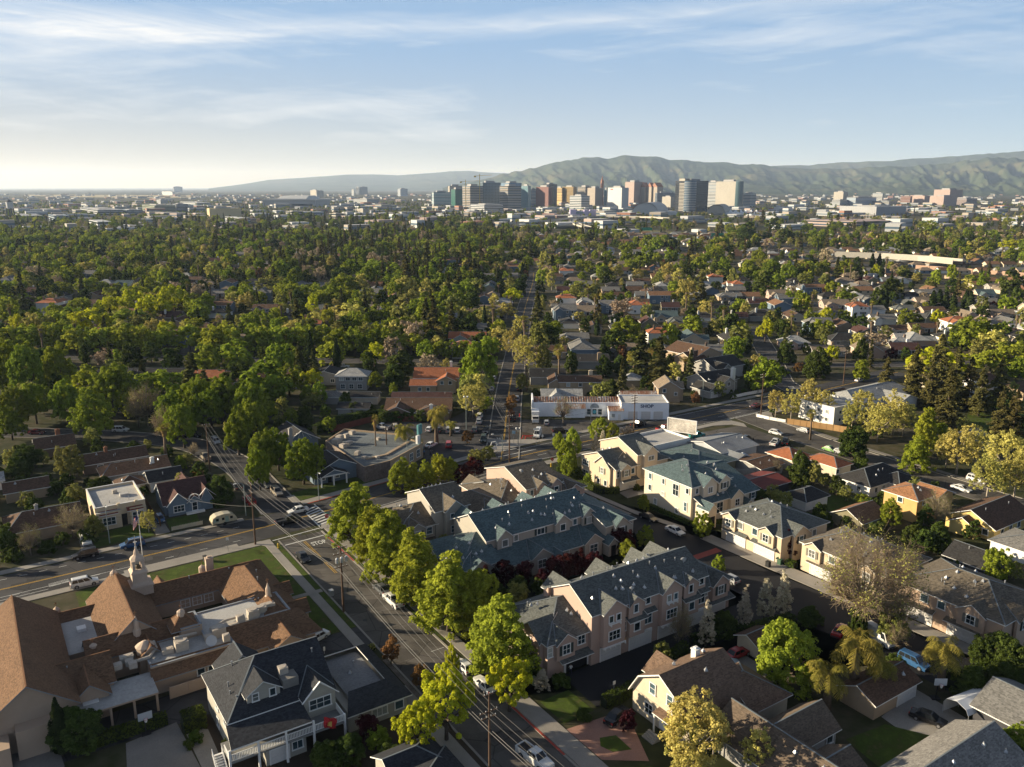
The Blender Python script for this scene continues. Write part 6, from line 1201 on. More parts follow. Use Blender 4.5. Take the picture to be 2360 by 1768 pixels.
# --- church garden, left block
T('cypress', 1, 345, 1185, 8.6, 2); T('bushy', 1, 470, 1260, 5.6, 7.6); T('small_shrub', 1, 1245, 1400, 1.7, 2.6); T('small_shrub', 1, 1200, 1450, 1.3, 1.8); T('small_shrub', 1, 1430, 1440, 2.6, 1.2); T('plum_tree', 1, 1310, 480, 2.6, 2.6); T('small_shrub', 1, 1250, 560, 1.2, 2.4); T('small_shrub', 1, 1390, 500, 1.4, 2.4); T('bushy', 1, 1450, 1120, 1.4, 2.); T('bushy', 1, 80, 1340, 2, 3)
T('pale_tree', 4, 935, 1105, 4.8, 4.2); T('bare_tree', 4, 440, 1060, 7.6, 7.4); T('bare_tree', 4, 170, 1190, 6.6, 5.4); T('olive_tree', 4, 590, 1130, 5.4, 4.4); T('bushy', 4, 130, 1130, 3, 6); T('bushy', 4, 300, 1290, 2.4, 4); T('bushy', 4, 30, 1220, 5, 5); T('bushy', 4, 1400, 880, 6.8, 7); T('olive_tree', 4, 425, 690, 9, 7.6); T('olive_tree', 4, 470, 930, 5, 5); T('bushy', 4, 160, 690, 6, 8); T('bushy', 4, 100, 760, 5, 7); T('bushy', 4, 650, 880, 3.4, 4.4); T('bushy', 4, 600, 900, 3, 4); T('fine_green', 4, 1150, 750, 4, 3.8); T('fine_green', 4, 900, 810, 3.2, 2.4); T('bushy', 4, 340, 910, 3.4, 5); T('bushy', 4, 220, 1020, 3, 5); T('rust_tree', 4, 1260, 840, 2, 4); T('bare_small', 4, 1230, 660, 4.4, 4)
T('fan_palm', 4, 1035, 545, 10.5, 4.4); 
for (x, y, h, w) in ((1920, 640, 12, 9), (1760, 590, 11, 8.4), (1660, 590, 12, 8), (1500, 460, 13, 8.6), (1980, 680, 10, 7.4), (1640, 700, 11, 6)): T('big_green', 4, x, y, h, w)
for (x, y, h, w) in ((700, 170, 17, 15), (580, 350, 14, 13), (1150, 420, 13, 10), (1240, 260, 14, 12), (1400, 240, 15, 13), (400, 280, 14, 11), (200, 290, 13, 11), (60, 320, 13, 10), (1560, 300, 13, 11), (1660, 330, 11, 10), (130, 60, 20, 13), (30, 30, 20, 12), (330, 40, 18, 12), (50, 440, 10, 9), (1330, 330, 12, 11), (1070, 350, 12, 10), (1600, 400, 12, 9)): T('big_green', 4, x, y, h, w)
for (x, y, h, w) in ((920, 280, 14, 12), (860, 330, 12, 8), (1020, 440, 11, 8)): T('bare_tree', 4, x, y, h, w)
for (x, y, h, w) in ((440, 150, 9, 6), (1180, 200, 7, 6), (2030, 280, 8, 7), (1700, 270, 8, 6), (2070, 420, 5, 4), (1850, 450, 6, 6), (1960, 300, 7, 6), (2090, 500, 5, 5)): T('fine_green', 4, x, y, h, w)
T('pear_tree', 4, 730, 160, 6, 5); T('bare_small', 4, 1440, 100, 8, 5); T('conifer', 4, 1900, 20, 16, 7); T('conifer', 4, 1990, 60, 14, 7); T('cypress', 4, 2140, 0, 13, 3); T('bushy', 4, 1420, 190, 6, 7); T('bushy', 4, 1550, 200, 6, 6); T('bushy', 4, 1930, 440, 6, 7)
# --- around the restaurant and the shop
T('queen_palm', 5, 420, 540, 8.6, 6.4); T('queen_palm', 5, 620, 440, 11, 6.6); T('fan_palm', 5, 230, 490, 12.5, 2.4); T('queen_palm', 5, 715, 520, 5, 4); T('queen_palm', 5, 660, 420, 7, 5)
T('pale_tree', 5, 855, 295, 11, 11); T('rust_tree', 5, 1100, 355, 6.4, 5); T('rust_tree', 5, 1105, 450, 3.6, 3.2); T('bare_tree', 5, 1435, 370, 9, 7.4); T('rust_tree', 5, 820, 590, 4, 4.6); T('olive_tree', 5, 950, 690, 4, 5); T('olive_tree', 5, 880, 710, 4.4, 5); T('plum_tree', 5, 860, 760, 5, 6.4); T('plum_tree', 5, 790, 800, 5, 5.4)
for (x, y, h, w) in ((390, 780, 8.4, 7.4), (640, 745, 7, 6.6), (470, 800, 7, 5.4), (720, 770, 6, 5), (560, 790, 6.4, 5)): T('street_tree', 5, x, y, h, w)
for (x, y, h, w) in ((1660, 510, 7, 6), (1500, 580, 7.4, 6), (1450, 650, 8, 6), (1480, 720, 7, 5), (1740, 540, 6, 5), (1400, 600, 5, 4)): T('round_green', 5, x, y, h, w)
for (x, y, h) in ((1500, 630, 5.6), (1640, 610, 6), (1690, 590, 6), (1765, 560, 5)): T('pear_tree', 5, x, y, h)
T('bare_small', 5, 1830, 555, 4.6, 4); T('bare_small', 5, 1860, 570, 4, 4); T('bushy', 5, 1440, 780, 3, 4); T('bushy', 5, 1520, 820, 3, 4); T('fine_green', 5, 1590, 860, 3, 2.6); T('bushy', 5, 1905, 930, 1.6, 2); T('fine_green', 5, 1950, 1000, 4, 3.4); T('small_shrub', 5, 1650, 1020, 1.2, 2)
T('bushy', 5, 355, 170, 9, 9); T('fine_green', 5, 235, 215, 7, 6); T('fine_green', 5, 350, 280, 5, 3.6); T('big_green', 5, 890, 10, 20, 15); T('rust_tree', 5, 920, 245, 5, 4.4); T('olive_tree', 5, 1170, 225, 6.6, 5.4); T('fan_palm', 5, 1410, 45, 15, 5); T('bushy', 5, 1490, 90, 8, 6.4); T('bushy', 5, 1740, 265, 7, 7); T('bushy', 5, 1260, 320, 4, 4); T('bare_small', 5, 1880, 290, 7, 5); T('bushy', 5, 1620, 330, 4, 5); T('bushy', 5, 1960, 240, 5, 5); T('queen_palm', 5, 1890, 80, 9, 7); T('fan_palm', 5, 2010, 60, 9, 6); T('bare_small', 5, 1960, 60, 9, 5); T('bushy', 5, 1700, 120, 8, 8); T('bushy', 5, 1800, 110, 8, 7); T('bushy', 5, 2120, 100, 6, 6); T('pale_tree', 5, 1190, -20, 16, 11); T('pale_tree', 5, 1110, -60, 14, 9); T('olive_tree', 5, 1310, 40, 12, 8); T('bushy', 5, 200, 420, 3, 4); T('bushy', 5, 40, 340, 6, 5); T('bushy', 5, 90, 410, 4, 5); T('bushy', 5, 280, 430, 3, 4)
for x in (130, 210, 290, 370, 450, 520): T('bushy', 5, x, 455 + (x % 3) * 6, 3.4, 6)
# --- right-hand street: pale sycamores, dark conifers
for (x, y, h, w) in ((640, 330, 9, 7), (740, 330, 10, 7.4), (850, 265, 12, 9), (950, 330, 10, 8), (1200, 330, 11, 9), (1130, 400, 10, 8), (1400, 350, 13, 13), (1300, 430, 11, 10), (1460, 420, 10, 9), (1820, 560, 13, 12), (1930, 570, 12, 9), (2130, 600, 15, 13), (2010, 760, 11, 9), (2190, 720, 12, 9), (1740, 600, 10, 7)): T('pale_tree', 6, x, y, h, w)
T('street_tree', 6, 1600, 450, 13, 8.4); T('street_tree', 6, 1540, 640, 9, 8.6); T('big_green', 6, 1690, 540, 8, 6); T('fan_palm', 6, 865, 460, 9, 3.2)
for (x, y, h, w) in ((1540, 40, 20, 10), (1700, -20, 24, 12), (1800, 60, 21, 11), (1890, 120, 18, 9), (1350, 120, 14, 9), (2080, 120, 18, 9), (1640, 150, 16, 9), (1760, 180, 19, 11), (1960, 190, 16, 9), (2180, 330, 15, 8), (2090, 330, 16, 9)): T('brown_conifer', 6, x, y, h, w)
T('bushy', 6, 1180, 0, 10, 7); T('bushy', 6, 900, 70, 11, 12); T('bushy', 6, 700, 30, 9, 9); T('big_green', 6, 370, -10, 11, 10); T('street_tree', 6, 1185, 140, 8, 7); T('rust_tree', 6, 780, 150, 5, 5.4); T('rust_tree', 6, 125, 340, 5, 4.4); T('bushy', 6, 580, 165, 5, 4); T('bushy', 6, 440, 140, 6, 5); T('fan_palm', 6, 55, 120, 6.6, 5)
for x, y in ((165, 110), (200, 110), (235, 115), (270, 110), (308, 115)): T('column_green', 6, x, y, 6, 1.4)
for x in (340, 430, 500): T('small_shrub', 6, x, 320, 1.6, 3)
# hedges
def hedge(label, pts, h, th, m=LM['hedge'], grid=True, name='hedge'):
 P = [(ab(*p) if grid else Vector((p[0], p[1], 0))) for p in pts]; A_ = []; N_ = []; mb = MB()
 for p0, p1 in zip(P, P[1:]):
  d = p1 - p0; L_ = d.length; d.normalize(); s_ = Vector((-d.y, d.x, 0)); n = int(L_ * (h * 2 + th) * 32); mb.obox(p0 - P[0] + Vector((0, 0, h / 2 - .06)), p1 - P[0] + Vector((0, 0, h / 2 - .06)), th * .8, h * .9)
  for i in range(n):
   q = R.random() * L_; u = R.random() * (2 * h + th); j = R.gauss(0, .07)
   if u < h: o, nn = s_ * (th / 2 + j), s_; z = u
   elif u < 2 * h: o, nn = -s_ * (th / 2 + j), -s_; z = u - h
   else: o, nn = s_ * (u - 2 * h - th / 2), Vector((0, 0, 1)); z = h + j
   A_.append(tuple(p0 - P[0] + d * q + o + Vector((0, 0, z)))); N_.append(tuple((nn + Vector((R.gauss(0, .45), R.gauss(0, .45), R.gauss(.15, .45)))).normalized()))
 r = empty(name, P[0], 0, label, 'hedge'); r2 = np_mesh('foliage', quads_mesh('', np.array(A_), np.array(N_), .2), [m]); link('foliage', r2, r); mb.obj('core', mat('hedge_core', (.012, .018, .006), .95), r)
hedge('clipped box hedge block beside the church patio', [(-34.6, -59), (-31.6, -59)], 2.6, 2.4); hedge('dark hedge between the fresh driveway and the gambrel house', [(17.2, -86.8), (24, -86.4), (30.4, -84.6), (38, -82.4)], 1.7, 1.5); hedge('low hedge along the church driveway edge', [(-8.2, -54.2), (-3.8, -54.2)], .9, .7, LM['olive'])
hedge('long hedge behind the church car park', [(-48, -55.6), (-36, -55.8)], 1.6, 1.4); hedge('hedge in front of the cream town house garage', [(71.6, -13), (72.4, -20.4), (76, -21.8)], 1.4, 1.3); hedge('low hedge in front of the tall white town house', [(75.4, -30), (75.8, -46), (84, -50)], .9, 1.); hedge('tall hedge behind the restaurant car park', [(31, 66), (40, 73), (55, 72), (70, 62)], 3., 1.8)
hedge('hedge along the lane beneath the pear trees', [(40, -81.6), (52, -84.6), (60, -86)], 1.6, 1.4); hedge('green island hedge by the garage doors of the cream town house', [(77.4, -70.8), (77.6, -72.8)], 1.2, 1.6); hedge('dark hedge at the foot of the palms on the right', [(63, -112), (70, -114), (80, -116)], 2.6, 2.4)
# vehicles
def carpaint(name, col, rough=.25):
 if name in MATS: return MATS[name]
 m, t, out = newmat(name); tc = t('ShaderNodeTexCoord').outputs['Object']; n = t('ShaderNodeTexNoise', {'Vector': tc, 'Scale': 1.5, 'Detail': 4.}).outputs['Fac']
 b = t('ShaderNodeBsdfPrincipled', {'Base Color': ramp(t, n, [(.35, mul(col, .85)), (.65, mul(col, 1.1))]), 'Roughness': rough, 'Specular IOR Level': .5, 'Coat Weight': .15, 'Coat Roughness': .1}); t.l.new(b.outputs[0], out.inputs[0]); MATS[name] = m; return m
PAINT = dict(white=carpaint('paint_white', (.62, .62, .6)), black=carpaint('paint_black', (.012, .012, .014)), grey=carpaint('paint_grey', (.09, .095, .1)), silver=carpaint('paint_silver', (.33, .34, .35)), blue=carpaint('paint_blue', (.03, .09, .2)), red=carpaint('paint_red', (.3, .02, .02)), tan=carpaint('paint_tan', (.3, .26, .2)), teal=carpaint('paint_teal', (.03, .22, .2)), green=carpaint('paint_green', (.2, .36, .12)), maroon=carpaint('paint_maroon', (.13, .02, .025)), dgreen=carpaint('paint_dark_green', (.03, .05, .045)), cream=carpaint('paint_cream', (.5, .44, .3)))
cglass = mat('car_glass', (.012, .015, .018), .2, .1, spec=.45); tyre_m = mat('tyre', (.015, .015, .015), .9, .2); rim_m = mat('rim', (.3, .3, .31), .35, .1, metal=.6); hl_m = mat('headlight', (.6, .6, .58), .15, .05, spec=.8); tl_m = mat('taillight', (.35, .015, .01), .3, .1); blk = mat('black_plastic', (.02, .02, .02), .7, .2)
SH = dict(   # length, half width, lower-body outline (x, z) front to back, cabin: bottom and top stations, height, wheel radius
 sedan=(4.8, .91, [(2.4, .45), (2.38, .68), (1.2, .88), (-1.55, .95), (-2.3, .92), (-2.4, .5)], (1.25, -1.75), (.45, -1.05), 1.45, .33),
 suv=(4.8, .96, [(2.4, .5), (2.38, .85), (1.35, 1.05), (-2.3, 1.1), (-2.38, .9), (-2.4, .5)], (1.4, -2.3), (.6, -2.05), 1.8, .38),
 hatch=(4.1, .87, [(2.05, .45), (2.02, .7), (1.2, .92), (-1.95, .98), (-2.03, .8), (-2.05, .45)], (1.3, -1.95), (.4, -1.45), 1.5, .32),
 van=(5.6, 1., [(2.8, .5), (2.78, .95), (2.2, 1.2), (-2.75, 1.2), (-2.8, .9), (-2.8, .5)], (2.25, -2.76), (1.5, -2.66), 2.3, .38),
 pickup=(5.7, .98, [(2.85, .55), (2.82, .95), (1.5, 1.1), (-2.8, 1.1), (-2.84, .9), (-2.85, .55)], (1.5, -.75), (.75, -.45), 1.85, .4),
 bug=(4.0, .88, [(2., .4), (1.85, .75), (1., .95), (-1.3, .98), (-1.9, .7), (-2., .4)], (1.3, -1.4), (.35, -.6), 1.5, .33))
def car_meshes(kind):
 k = ('car', kind)
 if k in MESHC: return MESHC[k]
 L_, hw, prof, cb, ct, H, wr_ = SH[kind]; P = {}
 b = MB(); secs = []
 xs = [p[0] for p in prof]; zb = .24
 for x, z in prof:
  q = .9 if abs(x) > L_ / 2 - .25 else 1.
  secs.append([(x, -hw * q * .93, zb), (x, -hw * q, zb + (z - zb) * .5), (x, -hw * q * .95, z - .03), (x, -hw * q * .86, z), (x, hw * q * .86, z), (x, hw * q * .95, z - .03), (x, hw * q, zb + (z - zb) * .5), (x, hw * q * .93, zb)])
 for s0, s1 in zip(secs, secs[1:]):
  for j in range(8): b.poly([s0[j], s0[(j + 1) % 8], s1[(j + 1) % 8], s1[j]][::-1])
 b.poly(secs[0]); b.poly(secs[-1][::-1])
 zs = min(p[1] for p in prof[2:4]) - .02; iw, tw = hw * .88, hw * .7
 cab = [(cb[0], -iw, zs), (cb[1], -iw, zs), (cb[1], iw, zs), (cb[0], iw, zs)]; top = [(ct[0], -tw, H), (ct[1], -tw, H), (ct[1], tw, H), (ct[0], tw, H)]
 for j in range(4): b.poly([cab[(j + 1) % 4], cab[j], top[j], top[(j + 1) % 4]])
 xm = (ct[0] + ct[1]) / 2; hp = [(x, y * .8, H + .05) for x, y in ((ct[0] - .15, -tw), (ct[1] + .15, -tw), (ct[1] + .15, tw), (ct[0] - .15, tw))]
 for j in range(4): b.poly([top[(j + 1) % 4], top[j], hp[j], hp[(j + 1) % 4]])
 b.poly(hp[::-1])
 if kind == 'pickup': b.box(-2.7, -.85, -hw * .8, hw * .8, 1.0, 1.105, 1); b.box(-2.78, -.8, -hw * .95, -hw * .8, .9, 1.28); b.box(-2.78, -.8, hw * .8, hw * .95, .9, 1.28); b.box(-2.84, -2.74, -hw * .9, hw * .9, .9, 1.28)
 b.box(L_ / 2 - .06, L_ / 2 + .05, -hw * .8, hw * .8, .3, .52, 1); b.box(-L_ / 2 - .05, -L_ / 2 + .06, -hw * .8, hw * .8, .3, .52, 1)
 for sg in (-1, 1): b.box(cb[0] - .55, cb[0] - .38, sg * hw * 1.0 - .1, sg * hw * 1. + .1, zs + .02, zs + .16)
 P['body'] = b.mesh('body', [None, blk])
 def lerp(a, c, q): return tuple(a[i] + (c[i] - a[i]) * q for i in range(3))
 def pane(a, b_, c, d, off, x0=.06, x1=.94, z0=.1, z1=.9):
  f = lambda u, v: lerp(lerp(a, b_, u), lerp(d, c, u), v); o = Vector(off); return [tuple(Vector(f(u, v)) + o) for u, v in ((x0, z0), (x1, z0), (x1, z1), (x0, z1))]
 g = MB(); g.poly(pane(cab[3], cab[0], top[0], top[3], (.02, 0, .012))[::1]); P['windscreen'] = g.mesh('windscreen', [cglass])
 g = MB(); g.poly(pane(cab[1], cab[2], top[2], top[1], (-.02, 0, .012))); P['rear_window'] = g.mesh('rear_window', [cglass])
 sp_ = [(.05, .46), (.5, .93)] if kind in ('sedan', 'hatch', 'bug', 'pickup') else [(.05, .34), (.37, .64), (.67, .95)]
 if kind == 'van': sp_ = [(.04, .24)]
 for sg, nm in ((0, 'r'), (1, 'l')):
  g = MB()
  for u0, u1 in sp_:
   if sg == 0: g.poly(pane(cab[0], cab[1], top[1], top[0], (0, -.015, .006), u0, u1, .12, .88)[::-1])
   else: g.poly(pane(cab[3], cab[2], top[2], top[3], (0, .015, .006), u0, u1, .12, .88))
  P['side_window' + nm] = g.mesh('side_window', [cglass])
 wq = MB(); wq.lathe([(wr_ * .6, -.11), (wr_, -.1), (wr_, .1), (wr_ * .6, .11)], n=14); wq.xform(Matrix.Rotation(PI / 2, 4, 'X')); P['tyre'] = wq.mesh('tyre', [tyre_m])
 wq = MB(); wq.lathe([(wr_ * .62, -.13), (wr_ * .62, .13)], n=10); wq.xform(Matrix.Rotation(PI / 2, 4, 'X')); P['rim'] = wq.mesh('rim', [rim_m])
 z = prof[1][1] - .1
 g = MB(); g.box(-.04, .05, -.2, .2, -.07, .07); P['headlight'] = g.mesh('headlight', [hl_m]); g = MB(); g.box(-.05, .04, -.16, .16, -.1, .1); P['taillight'] = g.mesh('taillight', [tl_m])
 MESHC[k] = (P, L_, hw, wr_, z, prof[3][1]); return MESHC[k]
def car_simple(kind):
 k = ('cars', kind)
 if k in MESHC: return MESHC[k]
 P, L_, hw, wr_, z, zr = car_meshes(kind); V_, F_, M_ = [], [], []
 mm = {'body': (0, 1), 'tyre': (1,), 'rim': (3,)}
 def add(me, off, mi):
  i = len(V_); V_.extend([tuple(v.co + Vector(off)) for v in me.vertices])
  for p in me.polygons: F_.append(tuple(i + v for v in p.vertices)); M_.append(mi[min(p.material_index, len(mi) - 1)])
 add(P['body'], (0, 0, 0), (0, 1)); [add(P[q], (0, 0, 0), (2,)) for q in ('windscreen', 'rear_window', 'side_windowr', 'side_windowl')]
 for x in (L_ * .31, -L_ * .29):
  for s_ in (-1, 1): add(P['tyre'], (x, s_ * (hw - .1), wr_), (1,)); add(P['rim'], (x, s_ * (hw - .1), wr_), (3,))
 for s_ in (-1, 1): add(P['headlight'], (L_ / 2 - .03, s_ * hw * .62, z), (4,)); add(P['taillight'], (-L_ / 2 + .03, s_ * hw * .7, zr - .2), (5,))
 me = bpy.data.meshes.new('car'); me.from_pydata(V_, [], F_); [me.materials.append(m) for m in (None, blk, cglass, rim_m, hl_m, tl_m)]; me.polygons.foreach_set('material_index', M_); me.update(); MESHC[k] = me; return me
VN = dict(sedan='sedan', suv='sport_utility_vehicle', hatch='hatchback', van='van', pickup='pickup_truck', bug='small_car'); VC = dict(suv='car', sedan='car', hatch='car', bug='car', van='van', pickup='truck')
CARS = []
def car(kind, col, p, hd, label, parts=True, z=.03, name=None, cat=None):
 """hd: heading in the world, radians"""
 nm = name or VN[kind]; cat = cat or VC[kind]; pm = PAINT[col]; CARS.append((p.x, p.y))
 def setm(o): o.material_slots[0].link = 'OBJECT'; o.material_slots[0].material = pm
 if not parts: o = link(nm, car_simple(kind), None, (p.x, p.y, z), hd); setm(o); return tag(o, label, cat)
 P, L_, hw, wr_, zl, zr = car_meshes(kind); r = empty(nm, (p.x, p.y, z), hd, label, cat); setm(link('body', P['body'], r))
 for q in ('windscreen', 'rear_window', 'side_windowr', 'side_windowl'): link('side_window' if q.startswith('side') else q, P[q], r)
 for x in (L_ * .31, -L_ * .29):
  for s_ in (-1, 1): o = link('wheel', P['tyre'], r, (x, s_ * (hw - .1), wr_)); link('rim', P['rim'], o)
 for s_ in (-1, 1): link('headlight', P['headlight'], r, (L_ / 2 - .03, s_ * hw * .62, zl)); link('taillight', P['taillight'], r, (-L_ / 2 + .03, s_ * hw * .7, zr - .2))
 return r
UA, VA = TH, TH + PI / 2            # headings along the two near streets
car('suv', 'white', W(1, 540, 470), UA, 'white sport utility vehicle driving along the main street past the flagpole'); car('suv', 'black', W(1, 545, 290), UA + PI, 'black sport utility vehicle parked at the kerb under bare trees'); car('suv', 'blue', W(1, 845, 222), UA + PI, 'dark blue sport utility vehicle driving behind the church belfry')
car('pickup', 'white', W(4, 548, 1300), TH - PI / 2, 'white pickup with rack nosed out of the drive by the bare trees'); car('sedan', 'white', W(4, 1900, 1110), UA + PI, 'white sedan crossing the zebra stripes'); car('pickup', 'black', W(4, 1840, 1180), UA, 'black pickup turning in the middle of the crossing')
car('sedan', 'black', W(8, 765, 1050), VA + PI, 'dark sedan at the church-side kerb casting a long shadow'); car('sedan', 'white', W(1, 2015, 820), UA + PI + .35, 'white sedan on the church driveway'); car('sedan', 'grey', W(2, 272, 505), VA, 'dark grey sedan parked under the street trees ahead of the pickup'); car('pickup', 'white', W(2, 350, 585), VA, 'white pickup parked under the street trees behind the grey sedan')
car('hatch', 'white', W(2, 800, 1005), VA, 'white hatchback half hidden by yellow-green leaves, farther of the two'); car('sedan', 'white', W(2, 930, 1120), VA, 'white sedan under the yellow-green tree, nearer of the two'); car('pickup', 'white', W(2, 1250, 1590), VA + PI + .15, 'white pickup with sunroof at the bottom edge of the street')
car('sedan', 'black', W(2, 1775, 1320), UA + .3, 'black car on the pink forecourt beside the hedge'); car('sedan', 'white', W(5, 2145, 1240), VA + PI, 'white sedan standing in the private lane'); car('sedan', 'black', W(5, 1975, 1155), VA + PI, 'black sedan at the round paving in the lane'); car('hatch', 'silver', W(3, 335, 445), VA, 'blue-grey hatchback at the end of the pink row'); car('sedan', 'red', W(3, 385, 920), UA, 'red car beside the tarpaulin by the little shed'); car('sedan', 'red', W(3, 1040, 775), UA + .3, 'red car beside the trunk of the great bare tree')
car('van', 'white', W(3, 1290, 825), VA + PI - .2, 'white van behind the feathery palms'); car('suv', 'blue', W(3, 1505, 975), VA + PI, 'dark blue vehicle near the palm in the lane'); car('sedan', 'black', W(3, 1600, 1335), VA + PI + .3, 'black sedan on the concrete drive by the white tent'); car('suv', 'tan', W(8, 430, 215), VA + PI, 'silver-tan sport utility vehicle under the trees beyond the crossing'); car('sedan', 'grey', W(8, 310, 115), VA + PI, 'grey car under the trees behind the silver-tan vehicle'); car('pickup', 'red', W(4, 1590, 1050), VA, 'red pickup at the kerb left of the crossing', True); car('hatch', 'blue', W(4, 1020, 1165), TH - PI / 2, 'blue car in the drive beside the picket fence'); car('sedan', 'black', W(4, 1510, 955), VA, 'black car behind the round evergreen left of the crossing')
for k, x, y, kd, col, h, lb in ((4, 115, 590, 'van', 'silver', 0, 'silver van on the shaded cross street, leftmost'), (4, 235, 610, 'sedan', 'maroon', 0, 'maroon sedan with red lights on the shaded cross street'), (4, 590, 650, 'sedan', 'grey', .05, 'grey open-topped car on the shaded cross street'), (4, 770, 595, 'suv', 'white', 0, 'white sport utility vehicle under the big green trees'), (4, 1230, 630, 'suv', 'black', .2, 'black vehicle under trees at the bend of the cross street'), (4, 1375, 668, 'suv', 'silver', VA + PI, 'silver vehicle near the bend of the side street'), (4, 1310, 770, 'pickup', 'tan', VA, 'tan pickup in the drive near the utility pole'),
  (5, 280, 578, 'pickup', 'silver', 2.6, 'silver pickup parked behind the restaurant roof'), (5, 362, 578, 'suv', 'tan', 1.8, 'tan vehicle behind the restaurant beside the silver pickup'), (5, 590, 690, 'sedan', 'white', 1.1, 'white car beside the restaurant entrance'), (5, 705, 692, 'suv', 'red', 1.6, 'dark red vehicle parked by the restaurant'), (5, 580, 592, 'hatch', 'white', 1.4, 'white car at the back of the restaurant car park, leftmost'), (5, 640, 596, 'sedan', 'black', 1.5, 'black car at the back of the restaurant car park beside the palm'), (5, 705, 597, 'suv', 'silver', 1.6, 'silver vehicle at the back of the restaurant car park'), (5, 758, 597, 'hatch', 'white', 1.6, 'white hatchback at the back of the restaurant car park, rightmost'),
  (5, 870, 595, 'suv', 'grey', 1.5, 'grey vehicle at the kerb of the long street'), (5, 925, 655, 'suv', 'dgreen', -1.6, 'dark green vehicle coming down the long street to the junction'), (5, 940, 598, 'pickup', 'black', -1.6, 'black pickup queueing behind the green vehicle'), (5, 897, 540, 'sedan', 'silver', 1.5, 'silver sedan parked under the pale sycamore'), (5, 900, 508, 'suv', 'white', 1.5, 'white vehicle parked farther up under the pale sycamore'), (5, 915, 458, 'hatch', 'black', 1.5, 'black car parked beside the pale sycamore'), (5, 975, 330, 'sedan', 'white', 1.55, 'white car on the long street below the tall green tree'), (5, 990, 262, 'sedan', 'silver', 1.55, 'silver car on the long street, farther up'), (5, 1155, 333, 'suv', 'black', 1.55, 'black vehicle at the right kerb of the long street'), (5, 1138, 397, 'suv', 'silver', 1.55, 'silver vehicle behind the rust-red street tree'), (5, 1112, 520, 'pickup', 'black', 1.55, 'black pickup below the rust-red tree'),
  (5, 1327, 550, 'hatch', 'silver', 1.5, 'silver car parked in front of the white shop wall'), (5, 1412, 602, 'suv', 'black', .2, 'black car under the leafless tree in the forecourt'), (5, 1270, 625, 'van', 'white', -1.75, 'white van with hinged sign parked at the forecourt corner'), (5, 1910, 560, 'pickup', 'black', TH + .1, 'black pickup at the kerb below the SHOP lettering'), (5, 2075, 590, 'pickup', 'red', TH, 'red pickup left of the billboard'),
  (6, 503, 440, 'sedan', 'maroon', TH + PI, 'maroon car driving at the right-hand junction'), (6, 630, 612, 'hatch', 'white', VA + PI + .2, 'white hatchback parked on the yard side of the right-hand street'), (6, 805, 597, 'hatch', 'silver', VA, 'silver car by the orange wooden fence'), (6, 970, 718, 'bug', 'green', VA + PI, 'light green rounded small car'), (6, 1045, 738, 'hatch', 'silver', VA + PI, 'silver car in front of the light green small car'), (6, 1810, 970, 'sedan', 'white', VA + PI, 'white car under the tall white-limbed sycamore'), (6, 1910, 915, 'suv', 'white', VA + PI, 'white vehicle behind the white-limbed sycamore'), (6, 125, 632, 'pickup', 'teal', TH, 'teal pickup beside the blue-grey warehouse'), (6, 625, 678, 'pickup', 'white', TH + .4, 'white flatbed pickup in the warehouse yard'), (6, 440, 655, 'suv', 'black', TH, 'black vehicle in the warehouse yard'), (6, 690, 672, 'pickup', 'black', TH + .6, 'black pickup at the yard gate'), (6, 520, 192, 'suv', 'white', VA - .5, 'white vehicle on the north street beyond the junction'), (6, 607, 275, 'sedan', 'blue', VA - .5, 'blue car by the picket fence corner'), (6, 612, 155, 'sedan', 'red', VA - .5, 'red car on the north street'), (6, 700, 222, 'suv', 'black', VA - .5, 'black vehicle beside the rust-red bush'), (6, 1165, 275, 'sedan', 'silver', TH, 'pale car beside the bright green tree beyond the junction'), (6, 270, 835, 'hatch', 'silver', VA, 'pale car behind the tall white town house'), (4, 2190, 185, 'sedan', 'white', 0, 'white car under the row of street trees')):
 car(kd, col, W(k, x, y), h, lb, False)
# box truck, camper, covered boat, shade tents
r = empty('box_truck', W(5, 1255, 535), -PI / 2, 'white box truck parked against the shop wall', 'truck')
q = MB(); q.box(-4.2, .6, -1.2, 1.2, .9, 3.6); q.obj('cargo_box', PAINT['white'], r); q = MB(); q.box(.7, 2.5, -1.05, 1.05, .6, 1.7); q.box(.8, 2.0, -1., 1., 1.7, 2.5); q.obj('cab', PAINT['white'], r); q = MB(); q.box(2.0, 2.04, -.9, .9, 1.72, 2.4); q.obj('windscreen', cglass, r)
for x in (1.6, -2.8):
 for s_ in (-1, 1): link('wheel', car_meshes('pickup')[0]['tyre'], r, (x, s_ * .95, .4))
r = empty('camper_trailer', W(4, 1425, 1180), TH + .05, 'cream and green teardrop camper trailer parked by the kerb', 'trailer')
pf = [(-2.6, .6), (-2.75, 1.2), (-2.5, 2.), (-1.7, 2.5), (0, 2.65), (1.4, 2.45), (2.3, 1.9), (2.75, 1.1), (2.7, .6)]; q = MB(); q.poly([(x, -1.1, z) for x, z in pf[::-1]]); q.poly([(x, 1.1, z) for x, z in pf])
for (x0_, z0_), (x1_, z1_) in zip(pf, pf[1:] + pf[:1]): q.poly([(x0_, -1.1, z0_), (x1_, -1.1, z1_), (x1_, 1.1, z1_), (x0_, 1.1, z0_)][::-1])
q.obj('body', PAINT['cream'], r); q = MB(); [q.poly([(x, s_ * 1.12, z) for x, z in ((-2.5, 1.1), (-2.3, 1.9), (-1.2, 2.1), (-1.2, 1.1))][::-s_]) for s_ in (-1, 1)]; [q.box(.1, .9, s_ * 1.12 - .01, s_ * 1.12 + .01, .7, 2.1) for s_ in (-1, 1)]; q.obj('green_panel', mat('camper_green', (.25, .33, .27), .5, .1), r)
